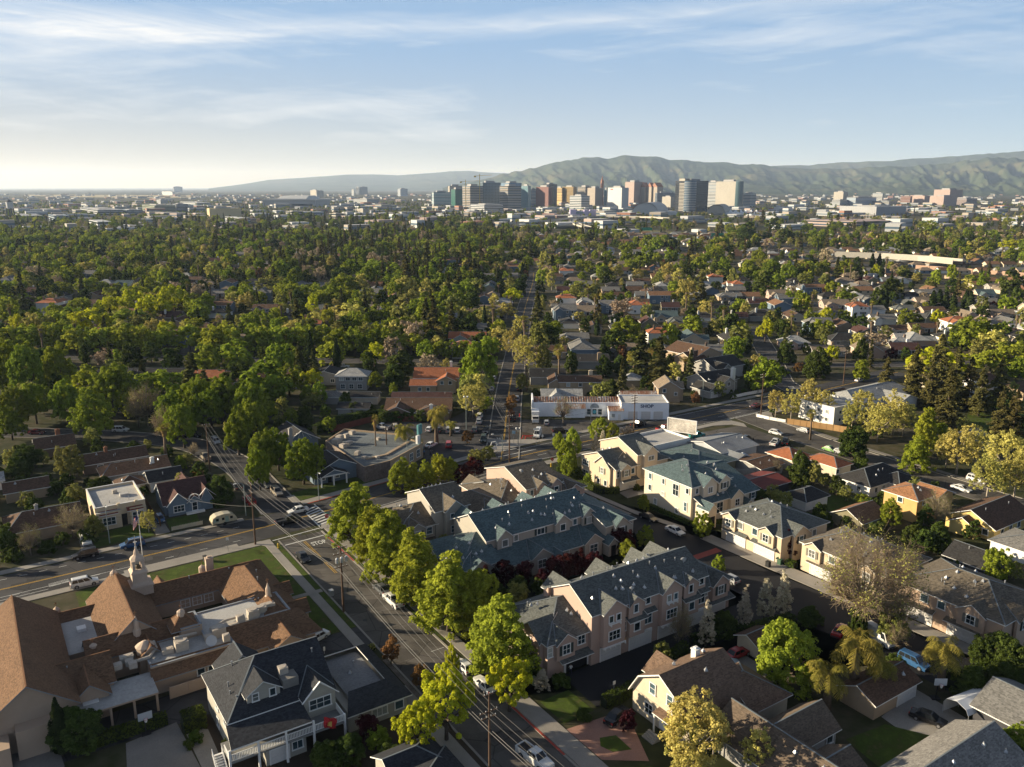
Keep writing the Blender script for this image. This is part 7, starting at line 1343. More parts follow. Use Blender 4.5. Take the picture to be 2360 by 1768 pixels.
q = MB(); [q.box(a_, b_, s_ * 1.13 - .01, s_ * 1.13 + .01, 1.3, 1.85) for s_ in (-1, 1) for a_, b_ in ((-1.9, -1.3), (-.6, -.05), (1.2, 1.8))]; q.obj('window', cglass, r)
for s_ in (-1, 1): link('wheel', car_meshes('pickup')[0]['tyre'], r, (0, s_ * 1., .4))
q = MB(); q.tube([(2.7, 0, .6), (3.8, 0, .55)], .06); q.box(-2.7, 2.7, -1.12, 1.12, .5, .62); q.obj('tow_bar', blk, r)
q = MB(); g_ = [[(x * .5, y * .5, 1.1 * math.exp(-((x - 4) ** 2 / 12 + (y - 3) ** 2 / 7)) + .12 * R.random()) for x in range(9)] for y in range(7)]
for y in range(6):
 for x in range(8): q.poly([g_[y][x], g_[y][x + 1], g_[y + 1][x + 1], g_[y + 1][x]])
o = q.obj('tarpaulin', mat('tarp_blue', (.33, .4, .44), .6, .25)); o.location = W(3, 250, 1000); tag(o, 'crumpled pale blue tarpaulin over a heap beside the red car', 'tarpaulin')
r = empty('shade_tent', ab(59.8, -116.8), TH - rad(8), 'white arched canopy shelter by the black sedan', 'canopy'); pf = [(-1.9, 1.9), (-1.5, 2.6), (0, 3.1), (1.5, 2.6), (1.9, 1.9)]; q = MB()
q.solid([[(-3.4, y0_, z0_), (3.4, y0_, z0_), (3.4, y1_, z1_), (-3.4, y1_, z1_)] for (y0_, z0_), (y1_, z1_) in zip(pf, pf[1:])], .04); q.solid([[(-3.4, 1.95, .3), (3.4, 1.95, .3), (3.4, 1.91, 1.9), (-3.4, 1.91, 1.9)]], .04); q.obj('cover', mat('canvas_white', (.6, .62, .64), .8, .12), r)
q = MB(); [q.tube([(x, y, 0), (x, y, 1.9)], .04, 5) for x in (-3.3, 0, 3.3) for y in (-1.9, 1.9)]; q.obj('frame', metal, r)
r = empty('shade_tent', W(6, 415, 800), TH, 'small white pyramid tent beside the red-tiled house', 'canopy'); q = MB(); q.lathe([(2.4, 2.1), (2.4, 2.3), (.05, 3.3)], n=4); q.obj('cover', mat('canvas_white', (.6, .62, .64), .8, .12), r); q = MB(); [q.tube([(x, y, 0), (x, y, 2.1)], .04, 5) for x in (-1.6, 1.6) for y in (-1.6, 1.6)]; q.obj('frame', metal, r)

# poles, wires, lamps, signs
polem = mat('pole_wood', (.1, .062, .04), .95, .35, 3., 10., stretch=(1, 1, .2)); wire_m = mat('wire', (.05, .05, .05), .6, .1)
def utility(p, h, label, arms=((0.3, 2.4), (1.3, 2.)), rz=TH, cans=0):
 r = empty('utility_pole', (p.x, p.y, 0), rz, label, 'utility pole'); q = MB(); q.tube([(0, 0, 0), (0, 0, h * .5), (0, 0, h)], [.2, .17, .13], 8); q.obj('pole', polem, r)
 for dz, w_ in arms:
  q = MB(); q.box(-w_ / 2, w_ / 2, .1, .22, h - dz - .12, h - dz); q.obj('crossarm', polem, r); q = MB(); [q.lathe([(.05, 0), (.07, .12), (.03, .2)], (-w_ / 2 + .1 + i * (w_ - .2) / 3, .16, h - dz), 6) for i in range(4)]; q.obj('insulators', metal, r)
 for i in range(cans): q = MB(); q.lathe([(.26, 0), (.3, .08), (.3, .85), (.2, .95), (.05, 1.1)], ((i - (cans - 1) / 2) * .85, -.35, h - 2.9), 10); q.obj('transformer', metal, r)
 return r
pA = W(4, 1628, 1315); pB = W(1, 2190, 640); pC = W(2, 965, 1700); pD = W(4, 1338, 845); pE = W(5, 1090, 800); pF = W(5, 1880, 650); pG = W(5, 880, 330); pH = W(5, 1200, 340); pI = W(6, 535, 490); pJ = W(6, 1060, 290); pK = W(5, 310, 760)
hA, hB, hC, hD = 14., 12.6, 12.2, 13.
utility(pA, hA, 'tall dark utility pole with diagonal braces at the near corner of the crossing', ((.4, 2.4), (2.1, 2.2)), VA); utility(pB, hB, 'utility pole with three grey transformer cans beside the church lawn', ((.3, 2.6), (1.4, 2.6), (3.9, 2.4)), UA, 3); utility(pC, hC, 'near utility pole with crossarms rising over the yellow-green tree', ((.2, 1.4), (2.6, 2.6), (3.4, 2.2)), UA); utility(pD, hD, 'leaning brown utility pole by the shaded cross street', ((.3, 2.),), UA)
utility(pE, 14, 'dark utility pole at the junction of the long street', ((.6, 2.4), (3.4, 2.2)), UA, 0); utility(pF, 14, 'dark utility pole with stacked crossarms in front of the shop', ((.3, 2.4), (1., 2.4), (1.8, 2.4), (2.6, 2.2)), UA); utility(pG, 13, 'brown utility pole under the tall green tree of the long street', ((.4, 2.2),), 0); utility(pH, 10, 'short brown utility pole at the right kerb of the long street', ((.4, 1.6),), 0); utility(pI, 14, 'pale leaning utility pole at the right-hand junction', ((.3, 2.4), (1.2, 2.2)), UA); utility(pJ, 13, 'utility pole with crossarms beyond the junction trees', ((.3, 2.4), (1.3, 2.2)), UA); utility(pK, 9, 'short pole with bracket at the stone corner of the restaurant', ((.4, 1.8),), UA)
def wire(a, b, sag, label, r=.022, grp=None):
 q = MB(); a, b = Vector(a), Vector(b); n = 14; q.tube([a.lerp(b, i / n) - Vector((0, 0, sag * 4 * (i / n) * (1 - i / n))) for i in range(n + 1)], r, 4); tag(q.obj('overhead_wire', wire_m), label, 'wire', grp)
def span(p, q, hp, hq, n, lab, ax=UA, w_=1.8, sag=.6, r=.022):
 d = Vector((math.cos(ax), math.sin(ax), 0))
 for i in range(n): o = d * (-w_ / 2 + w_ * i / max(1, n - 1)); wire(p + o + Vector((0, 0, hp)), q + o + Vector((0, 0, hq)), sag, lab, r, lab)
V0 = Vector((0, 0, 0))
span(pA, pB, hA - .2, hB - .1, 3, 'overhead wires from the crossing pole to the transformer pole'); span(pB, pC, hB - .1, hC - 2.4, 3, 'overhead wires from the transformer pole to the near pole'); span(pA, pB, hA - 4.6, hB - 4.8, 2, 'thick cable pair from the crossing pole to the transformer pole', UA, .4, .8, .045); span(pB, pC, hB - 4.8, hC - 5.2, 2, 'thick cable pair from the transformer pole to the near pole', UA, .4, .8, .045); span(pC, ab(0, -150), hC - 2.4, 10, 3, 'overhead wires leaving the near pole at the bottom edge'); span(pC, ab(0, -150), hC - 5.2, 7, 2, 'thick cables leaving the near pole at the bottom edge', UA, .4, .6, .045)
span(pD, pA, hD - .2, hA - .3, 3, 'overhead wires from the cross street pole to the crossing pole'); span(pD, pA, hD - 3.5, hA - 4.6, 2, 'thick cable pair from the cross street pole to the crossing pole', UA, .4, .8, .045); wire(pA + Vector((0, 0, 9)), ab(-36, 16, 6), .8, 'service wire from the crossing pole over the camper'); wire(pA + Vector((0, 0, 8.6)), ab(-17, 22, 4.6), .6, 'service wire from the crossing pole to the blue gabled cottage')
span(pG, pE, 12, 13, 4, 'overhead wires along the long street to the junction pole', 0, 1.8, .8); wire(pG + Vector((0, 0, 9)), pE + Vector((0, 0, 9.6)), 1., 'thick cable along the long street to the junction pole', .06); wire(pG + Vector((0, 0, 11)), pH + Vector((0, 0, 9.4)), 1.2, 'single wire across the long street'); wire(pE + Vector((0, 0, 12)), pF + Vector((0, 0, 12.4)), 1.4, 'long wire from the junction pole to the shop pole'); wire(pF + Vector((0, 0, 12)), pI + Vector((0, 0, 12)), 1.6, 'long wire from the shop pole to the right-hand junction pole'); wire(pK + Vector((0, 0, 8.4)), ab(18, 22, 3.6), .6, 'service wire from the restaurant corner to the dark blue bungalow')
lampm = mat('lamp_pole', (.2, .24, .24), .5, .15, metal=.3)
def street_lamp(p, h, rz, label, arm=2.2, style=0):
 r = empty('street_lamp', (p.x, p.y, 0), rz, label, 'street lamp'); q = MB()
 q.tube([(0, 0, 0), (0, 0, h - .6)] + ([(arm * .25, 0, h - .1), (arm, 0, h)] if arm else [(0, 0, h)]), [.11, .08] + ([.05, .04] if arm else [.06]), 7); q.obj('post', lampm, r)
 q = MB()
 if arm: q.lathe([(.1, -.05), (.2, 0), (.16, .1)], (0, 0, 0), 8); q.xform(Matrix.Translation((arm + .25, 0, h)) @ Matrix.Diagonal((2.2, 1, 1, 1)))
 else: [q.lathe([(.1, 0), (.3, .4), (.22, .6)], (dx, 0, h - .5), 8) for dx in (-.5, .5)]; q.box(-.5, .5, -.04, .04, h - .55, h - .48)
 q.obj('lamp_head', mat('lamp_white', (.6, .6, .58), .4, .1), r)
street_lamp(W(8, 968, 300), 7.4, TH - 1.6, 'grey street lamp on the far pavement right of the crossing', 1.4); street_lamp(W(4, 1568, 1130), 8, TH + 3.1, 'dark street lamp left of the crossing beside the red pickup', 1.6); street_lamp(W(1, 700, 200), 9, TH - 1.6, 'tall street lamp behind the flagpole', 2); street_lamp(W(5, 1045, 780), 7.6, TH + 2.6, 'street lamp with long curved arm at the foot of the long street', 2.4); street_lamp(W(5, 1145, 680), 5.2, 0, 'black twin-globe lamp post on the island corner', 0); street_lamp(W(5, 1607, 540), 8.4, TH - .6, 'curved street lamp in front of the shop front', 2.4); street_lamp(W(5, 440, 780), 6.4, TH, 'pale street lamp before the restaurant windows', 1.6); street_lamp(W(6, 610, 330), 8.6, .1, 'tall white street lamp at the picket fence corner', 2.4); street_lamp(W(6, 163, 400), 7.6, .2, 'curved lamp in front of the corner garage', 2.); street_lamp(W(5, 815, 590), 11, 0, 'tall pole with a white box lamp beside the pale sycamore', 0); street_lamp(W(2, 160, 200), 7, .4, 'lamp arm poking out of the street trees', 2)
def sign(name, p, rz, label, face, h=2.4, txt=None, tcol=None, w_=.75, hh=.75, oct_=False, cat='sign', ts=.24):
 r = empty(name, (p.x, p.y, 0), rz, label, cat); q = MB(); q.box(-.035, .035, 0, .07, 0, h + (0 if oct_ else hh)); q.obj('post', metal, r); q = MB()
 if oct_: q.lathe([(w_ / 2 * 1.08, 0), (w_ / 2 * 1.08, .03)], n=8); q.xform(Matrix.Translation((0, 0, h)) @ Matrix.Rotation(PI / 2, 4, 'X'))
 else: q.box(-w_ / 2, w_ / 2, -.03, 0, h, h + hh)
 f = q.obj('face', face, r)
 if txt: text_obj(txt, tcol or white, ts, f, (0, -.045, h if oct_ else h + hh / 2), (PI / 2, 0, 0), .005)
 return r
redm = mat('sign_red', (.42, .02, .02), .5, .1); greenm = mat('sign_green', (.02, .22, .13), .5, .1)
s_ = sign('stop_sign', ab(8., -3.2), TH - .6, 'red stop sign with a green street name blade at the crossing', redm, 2.9, 'STOP', white, .9, .9, True, ts=.3); q = MB(); q.box(-.6, .6, .02, .05, 3.45, 3.7); q.obj('name_blade', greenm, s_)
sign('stop_sign', W(5, 1362, 830), TH - .6, 'small stop sign beside the yellow hydrant at the lane entrance', redm, 2.6, 'STOP', white, .8, .8, True, ts=.26); sign('bus_sign', W(5, 1117, 670), 0, 'blue and white square sign on the island kerb', mat('sign_blue', (.3, .45, .55), .5, .1), 3., None, None, .9, .9); sign('road_sign', W(5, 1370, 665), 0, 'white road sign under the leafless tree', white, 2.2, None, None, .6, .8); sign('notice_board', W(5, 1300, 650), 0, 'small white notice on a post by the soil verge', white, 1., None, None, .5, .8); sign('street_sign', W(3, 635, 345), TH, 'small green street sign by the lane hedge', greenm, 1.6, None, None, .9, .3); sign('parking_sign', W(2, 1755, 1165), TH, 'white sign on a post in the lane hedge', white, 1.7, None, None, .5, .6); sign('drive_sign', W(1, 2068, 905), TH, 'white marker post beside the church driveway', white, .6, None, None, .3, .7); sign('road_sign', W(1, 1455, 255), TH - .3, 'white sign pole on the pavement before the church lawn', white, 2.6, None, None, .5, .6); sign('banner_sign', W(5, 1260, 690), .2, 'tall thin pole with an orange pennant by the white van', white, 5., None, None, 1.6, .6)
r = empty('billboard', ab(115.4, -3.2), 0, 'weathered white billboard on posts right of the shop', 'billboard'); r.rotation_euler = (0, 0, rad(-31)); q = MB(); q.box(-4.2, 4.2, -.15, .15, 4.4, 8.); q.obj('panel', mat('billboard_paper', (.5, .46, .4), .8, .75, 1.4, 5.), r); q = MB(); q.box(-4.4, 4.4, -.24, .24, 8., 8.2); q.box(-4.4, 4.4, -.24, .24, 4.2, 4.4); q.box(-4.4, -4.2, -.24, .24, 4.4, 8); q.box(4.2, 4.4, -.24, .24, 4.4, 8.); q.obj('frame', white, r); q = MB(); [q.box(x - .15, x + .15, .2, .45, 0, 7) for x in (-2.8, 0, 2.8)]; q.obj('posts', blk, r)
hyd_y = mat('hydrant_yellow', (.5, .34, .04), .5, .15)
def hydrant(p, label, m): q = MB(); q.lathe([(.16, 0), (.16, .08), (.11, .1), (.11, .55), (.15, .58), (.12, .7), (.03, .78)], n=9); q.tube([(-.2, 0, .42), (.2, 0, .42)], .06, 6); o = q.obj('fire_hydrant', m); o.location = (p.x, p.y, .1); o.scale = (1.4, 1.4, 1.4); tag(o, label, 'hydrant')
hydrant(W(8, 452, 905), 'yellow fire hydrant on the church corner grass', hyd_y); hydrant(W(5, 1355, 820), 'yellow fire hydrant at the estate entrance', hyd_y); hydrant(W(5, 1155, 500), 'red fire hydrant on the pavement by the shop', redm)
q = MB(); q.tube([(-2, 0, 0), (-1.6, 0, 1), (1.6, 0, 1), (2, 0, 0)], .12, 6); q.tube([(-1, -.6, 0), (-.8, -.6, .8), (.8, -.6, .8), (1, -.6, 0)], .12, 6); o = q.obj('bike_rack', redm); o.location = W(5, 1210, 640); tag(o, 'red tube bicycle rack on the soil verge', 'rack')
r = empty('flagpole', ab(-29.8, -4.6), 0, 'white flagpole with a hanging striped flag beside the belfry', 'flagpole'); q = MB(); q.tube([(0, 0, 0), (0, 0, 13)], [.09, .05], 7); q.obj('pole', white, r); q = MB(); q.lathe([(.02, 13), (.16, 13.12), (.02, 13.28)], n=8); q.obj('finial_ball', hyd_y, r)
q = MB()
for i in range(13):
 for j in range(6): f = lambda i, j: (-.06 - j * .16 - .02 * i, .18 * math.sin(j * 1.5 + i * .35), 12.4 - i * .17 - j * .22); q.poly([f(i, j), f(i + 1, j), f(i + 1, j + 1), f(i, j + 1)], 2 if (i < 7 and j < 3) else i % 2)
q.obj('flag', [mat('flag_stripe_red', (.5, .05, .06), .8, .1), white, mat('flag_navy', (.03, .04, .15), .8, .1)], r)
def hoop(p, rz, label): r = empty('basketball_hoop', (p.x, p.y, 0), rz, label, 'basketball hoop'); q = MB(); q.tube([(0, .9, 0), (0, .6, 2.6), (0, .1, 3.1)], .07, 6); q.box(-.6, .6, .5, 1.5, 0, .25); q.obj('stand', blk, r); q = MB(); q.box(-.9, .9, 0, .05, 2.8, 3.9); q.obj('backboard', mat('board_grey', (.4, .42, .44), .3, .1), r); q = MB(); q.tube([(.25 * math.cos(a_ * PI / 6), -.3 + .25 * math.sin(a_ * PI / 6), 3.05) for a_ in range(13)], .025, 4); q.obj('rim', redm, r); q = MB(); q.lathe([(.12, 2.6), (.25, 3.04)], (0, -.3, 0), 8); q.obj('net', white, r)
hoop(W(1, 940, 1440), TH, 'basketball hoop at the edge of the church patio'); hoop(W(3, 1665, 1215), TH - .6, 'basketball hoop in front of the dark hedge by the shelter')
def bin_(p, label, m=blk): q = MB(); q.box(-.35, .35, -.4, .4, .1, 1.1); q.box(-.38, .38, -.45, .43, 1.1, 1.2); [q.tube([(x, .35, .12), (x + .06, .35, .12)], .12, 8) for x in (-.35, .3)]; o = q.obj('wheelie_bin', m); o.location = (p.x, p.y, 0); o.rotation_euler = (0, 0, TH); tag(o, label, 'bin')
bin_(W(1, 1308, 315), 'black wheeled bin on the pavement before the church'); bin_(W(3, 580, 350), 'black wheeled bin beside the lane hedge'); bin_(W(3, 655, 335), 'green utility box in the lane hedge', mat('box_green', (.05, .1, .06), .7, .1)); bin_(W(2, 1245, 1100), 'pale green utility cabinet beside the white-flowered bush', mat('box_pale', (.25, .28, .18), .7, .1)); bin_(W(8, 1125, 1510), 'small grey post box on the church side pavement', metal)
q = MB(); q.tube([(0, 0, 1.2), (.4, 0, 2.3), (1.4, 0, 2.5), (2, 0, 1.6), (1.2, 0, .7), (.2, 0, .9), (0, 0, 1.2)], .14, 6); q.box(.2, 1.8, -.05, .05, 0, .8); o = q.obj('street_sculpture', PAINT['white']); o.location = W(5, 970, 710); tag(o, 'white ring sculpture at the mouth of the long street', 'sculpture')
# people
def person(p, rz, label, shirt, trousers, hairc=(.03, .02, .015), skin=(.35, .2, .13), reach=0.):
 J = {'pelvis': (0, 0, .95, .15), 'waist': (0, 0, 1.12, .14), 'chest': (0, .02, 1.36, .17), 'neck': (0, .02, 1.52, .065), 'head0': (0, -.01, 1.6, .085), 'head1': (0, -.01, 1.7, .095), 'head2': (0, 0, 1.76, .06)}; E_ = [('pelvis', 'waist'), ('waist', 'chest'), ('chest', 'neck'), ('neck', 'head0'), ('head0', 'head1'), ('head1', 'head2')]
 for s_, n in ((-1, 'l'), (1, 'r')):
  J.update({n + 'sh': (s_ * .19, .02, 1.44, .06), n + 'el': (s_ * .27, .04 - reach * .1, 1.18, .042), n + 'wr': (s_ * .25, -.06 - reach * .2, .95 + reach * .15, .03), n + 'ha': (s_ * .25, -.1 - reach * .25, .88 + reach * .16, .035), n + 'hip': (s_ * .1, 0, .9, .1), n + 'kn': (s_ * .12, -.02 - s_ * .06, .5, .065), n + 'an': (s_ * .13, .03 - s_ * .1, .09, .042), n + 'to': (s_ * .15, -.14 - s_ * .1, .04, .035)})
  E_ += [('chest', n + 'sh'), (n + 'sh', n + 'el'), (n + 'el', n + 'wr'), (n + 'wr', n + 'ha'), ('pelvis', n + 'hip'), (n + 'hip', n + 'kn'), (n + 'kn', n + 'an'), (n + 'an', n + 'to')]
  for f in range(5):
   k = n + 'f%d' % f; a_ = (f - 2) * .022; J[k] = (s_ * (.25 + (.05 if f == 0 else 0)), -.11 - reach * .25 + a_, .82 + reach * .16 + (.05 if f == 0 else 0.006 * abs(f - 2)), .009); E_.append((n + 'ha', k))
 ks = list(J); me = bpy.data.meshes.new('person'); me.from_pydata([J[k][:3] for k in ks], [(ks.index(a_), ks.index(b_)) for a_, b_ in E_], []); o = bpy.data.objects.new('person', me); C.objects.link(o)
 md = o.modifiers.new('s', 'SKIN'); 
 for i, k in enumerate(ks): me.skin_vertices[0].data[i].radius = (J[k][3], J[k][3]); me.skin_vertices[0].data[i].use_root = (k == 'pelvis')
 o.modifiers.new('d', 'SUBSURF').levels = 1
 m2 = bpy.data.meshes.new_from_object(o.evaluated_get(bpy.context.evaluated_depsgraph_get())); bpy.data.objects.remove(o)
 sk, sh_, tr, hr = mat('skin%.2f' % skin[0], skin, .6, .1), mat('cloth_%.2f%.2f' % shirt[:2], shirt, .9, .15), mat('cloth_%.2f%.2f' % trousers[:2], trousers, .9, .15), mat('hair', hairc, .8, .1)
 for m in (sk, sh_, tr, hr): m2.materials.append(m)
 for pl in m2.polygons:
  z, x = pl.center.z, abs(pl.center.x); pl.material_index = 2 if z < 1.0 and x < .23 and z > .07 else (1 if 1.0 <= z < 1.5 and (x < .24 or z > 1.15) else (3 if z > 1.69 or (z > 1.6 and pl.center.y > .03) else 0)); pl.use_smooth = True
 r = link('person', m2, None, (p.x, p.y, .04), rz); tag(r, label, 'person'); return r
person(W(2, 1480, 1035), TH + 2.6, 'person in a white shirt standing at the open garage', (.6, .6, .6), (.03, .03, .05), reach=.6); person(W(5, 586, 750), 1., 'person in dark clothes by the restaurant door, left of a pair', (.03, .04, .05), (.02, .03, .05)); person(W(5, 602, 752), -1.2, 'person in dark clothes by the restaurant door, right of a pair', (.04, .03, .03), (.02, .02, .03)); person(W(5, 546, 748), .4, 'person in blue beside the restaurant sign pylon', (.05, .15, .3), (.02, .02, .03))
# middle distance: houses and trees of the blocks beyond
def clear(x, y, r):
 for a_, b_, q in BUSY:
  if (a_ - x) ** 2 + (b_ - y) ** 2 < (q + r) ** 2: return False
 return True
RPTS = [(p.x, p.y, hw) for L_, hw in ROADS for p in L_]
def off_road(x, y, r):
 for a_, b_, q in RPTS:
  if abs(a_ - x) < q + r + 3 and abs(b_ - y) < q + r + 3 and (a_ - x) ** 2 + (b_ - y) ** 2 < (q + r) ** 2: return False
 return True
def inview(x, y, m=1.04): return y > 60 and abs(x) < m * y * .635 + 12
def screen(x, y, z): dz = z - CAMZ; d = y * math.cos(PITCH) - dz * math.sin(PITCH); return CX + F * x / d, CY - F * (y * math.sin(PITCH) + dz * math.cos(PITCH)) / d
KEEP = []                                             # sight lines to the things one can pick out: filler trees stay out of them
def keep(p, z): KEEP.append(screen(p.x, p.y, z) + (p.y,))
def blocks(x, y, h, w):
 u_, v0 = screen(x, y, h); v1 = screen(x, y, 0)[1]; hw = F * w / 2 / y + 4
 return any(k[2] > y and abs(k[0] - u_) < hw and v0 - 3 < k[1] < v1 for k in KEEP)
WALLS = [w_cream, w_white, w_tan, w_grey, w_blue, st_pink, w_yel, w_olive, st_cream, w_white]; ROOFS = [r_brown, r_dark, r_grey, r_tan, r_rust, r_lgrey, sh_town, r_maroon, sh_shade, r_tile, r_dark, r_grey]
HP = []
for i in range(16):                                   # house patterns with parts, then copied along the streets
 c = B('house', None, None, wallm=WALLS[i % 10], roofm=ROOFS[i % 12], loc=(0, -500, 0), rz=0); c.fl = flash_m
 w_, d_ = ru(11, 15), ru(8, 10.5); h = 5.4 if i % 5 == 4 else 3.; rs = ru(1.8, 2.8); hp = ((0, 0), (1, 1), (.8, 0), (0, 0))[i % 4]
 c.gable(-w_ / 2, w_ / 2, -d_ / 2, d_ / 2, 0, h, rs, 'x', .5, hp)
 if i % 3 != 1: c.gable(-w_ / 2 + .6, -w_ / 2 + 5.4, -d_ / 2 - 2.6, 0, 0, h - .1, rs * .62, 'y', .4)
 if i % 3 == 2: c.gable(w_ / 2 - 4.6, w_ / 2 - .4, 0, d_ / 2 + 3, 0, 2.8, 1.4, 'y', .4)
 yf = -d_ / 2 - .05
 for x in (w_ * .1, w_ * .32): c.win(x, yf, 1.6, 1.3, 1.2)
 if h > 4: [c.win(x, yf, 4.2, 1.2, 1.2) for x in (w_ * .1, w_ * .32)]
 c.win(-w_ / 2 + 3, -d_ / 2 - (2.65 if i % 3 != 1 else .05), 1.6, 1.4, 1.2); c.win(-w_ / 2 - .05, 1, 1.6, 1.1, 1.1, 'W')
 if i % 2: c.chimney(w_ * .22, d_ * .2, 2, h + rs + .9, .9, .8, R.choice([w_white, w_tan, w_brown]))
 c.door(w_ * .21, yf, 0, 1, 2.1); c.finish(); HP.append(c.root); KIDS[c.root.name] = list(c.root.children)
WNAME = {0: 'cream', 1: 'white', 2: 'tan', 3: 'grey', 4: 'blue', 5: 'pink', 6: 'yellow', 7: 'olive', 8: 'pale cream', 9: 'white'}; RNAME = ['brown', 'charcoal', 'grey', 'tan', 'rust-brown', 'pale grey', 'grey-brown', 'maroon', 'slate green', 'clay tile', 'black', 'ash grey']
used = set(); HOUSES = []; FAR_H = []; NHOUSE = [0]
def put_house(x, y, rz, i=None):
 i = R.randrange(16) if i is None else i
 if NHOUSE[0] < 190:
  NHOUSE[0] += 1; o = HP[i] if i not in used else copy_tree(HP[i]); used.add(i); o.location = (x, y, 0); o.rotation_euler = (0, 0, rz); sc = ru(.9, 1.12); o.scale = (sc, sc, ru(.92, 1.08)); tag(o, None, 'house'); HOUSES.append((o, '%s house with %s %s roof' % (WNAME[i % 10], RNAME[i % 12], ('gabled', 'hipped', 'half-hipped', 'gabled')[i % 4]), x, y))
 else: FAR_H.append((x, y, rz, i))
 busy(x, y, 6.5)
# houses one can pick out in the photograph
for (k, x, y) in ((15, 960, 520), (15, 930, 600), (15, 1450, 535), (15, 1450, 600), (15, 1430, 645), (15, 1550, 665), (15, 1470, 740), (15, 1440, 690), (15, 1930, 470), (15, 1970, 545), (15, 2040, 590), (15, 2110, 640), (15, 2080, 700), (15, 1970, 745), (15, 2160, 740), (15, 1130, 345), (15, 1120, 390), (15, 1440, 420), (15, 1460, 375), (15, 720, 350), (15, 240, 770), (15, 700, 850), (15, 1620, 770), (15, 1500, 840),
  (16, 230, 465), (16, 400, 600), (16, 540, 680), (16, 870, 530), (16, 1000, 620), (16, 1140, 665), (16, 1300, 720), (16, 1180, 800), (16, 1060, 855), (16, 1420, 880), (16, 740, 870), (16, 880, 870), (16, 1470, 620), (16, 1620, 660), (16, 1570, 545), (16, 1130, 510), (16, 1260, 510), (16, 1230, 460), (16, 1420, 460), (16, 1830, 700), (16, 1960, 740), (16, 2060, 690), (16, 2110, 740), (16, 720, 500), (16, 800, 515), (16, 640, 560), (16, 380, 510), (16, 330, 570), (16, 1500, 850), (16, 1370, 790), (16, 1050, 760), (16, 950, 700), (16, 2030, 510), (16, 1950, 560),
  (14, 190, 760), (14, 60, 700), (14, 330, 860), (14, 190, 870), (14, 620, 780), (14, 680, 705), (14, 800, 715), (14, 1390, 770), (14, 1150, 960), (14, 1290, 960), (14, 1460, 725), (14, 1910, 715), (14, 2040, 720), (14, 1370, 560), (14, 1530, 515), (14, 1500, 600), (14, 1600, 700), (14, 1400, 900), (14, 1700, 870), (14, 560, 665), (14, 1230, 680)):
 p = W(k, x, y + 14); keep(p, 5)
 if clear(p.x, p.y, 6): put_house(p.x, p.y, R.choice((0, 0, PI / 2, -PI / 2, PI)) + ru(-.04, .04))
rows = []
for yy in (347, 475, 600, 742, 900, 1080, 1250): rows += [yy - 15, yy + 16, yy + 46, yy + 78]
for yy in rows:
 x = -yy * .66 - 10
 while x < yy * .66 + 10:
  X, Y = x + ru(-2, 2), yy + ru(-4, 4); x += ru(15, 20)
  if Y > 338 and clear(X, Y, 6) and off_road(X, Y, 7) and not (X < -25 and R.random() < .25) and not R.random() < .12: put_house(X, Y, R.choice((0, PI, 0, PI / 2)) + ru(-.05, .05))
for k in range(60):                                   # infill of the right-hand near blocks
 a_, b_ = ru(150, 270), ru(-130, 120); p = ab(a_, b_)
 if p.y < 345 and inview(p.x, p.y) and clear(p.x, p.y, 7) and off_road(p.x, p.y, 9): put_house(p.x, p.y, TH + R.choice((0, PI / 2, PI)))
for i in range(16):
 if i not in used:
  for ch in list(HP[i].children): [bpy.data.objects.remove(g) for g in list(ch.children)]; bpy.data.objects.remove(ch)
  bpy.data.objects.remove(HP[i])
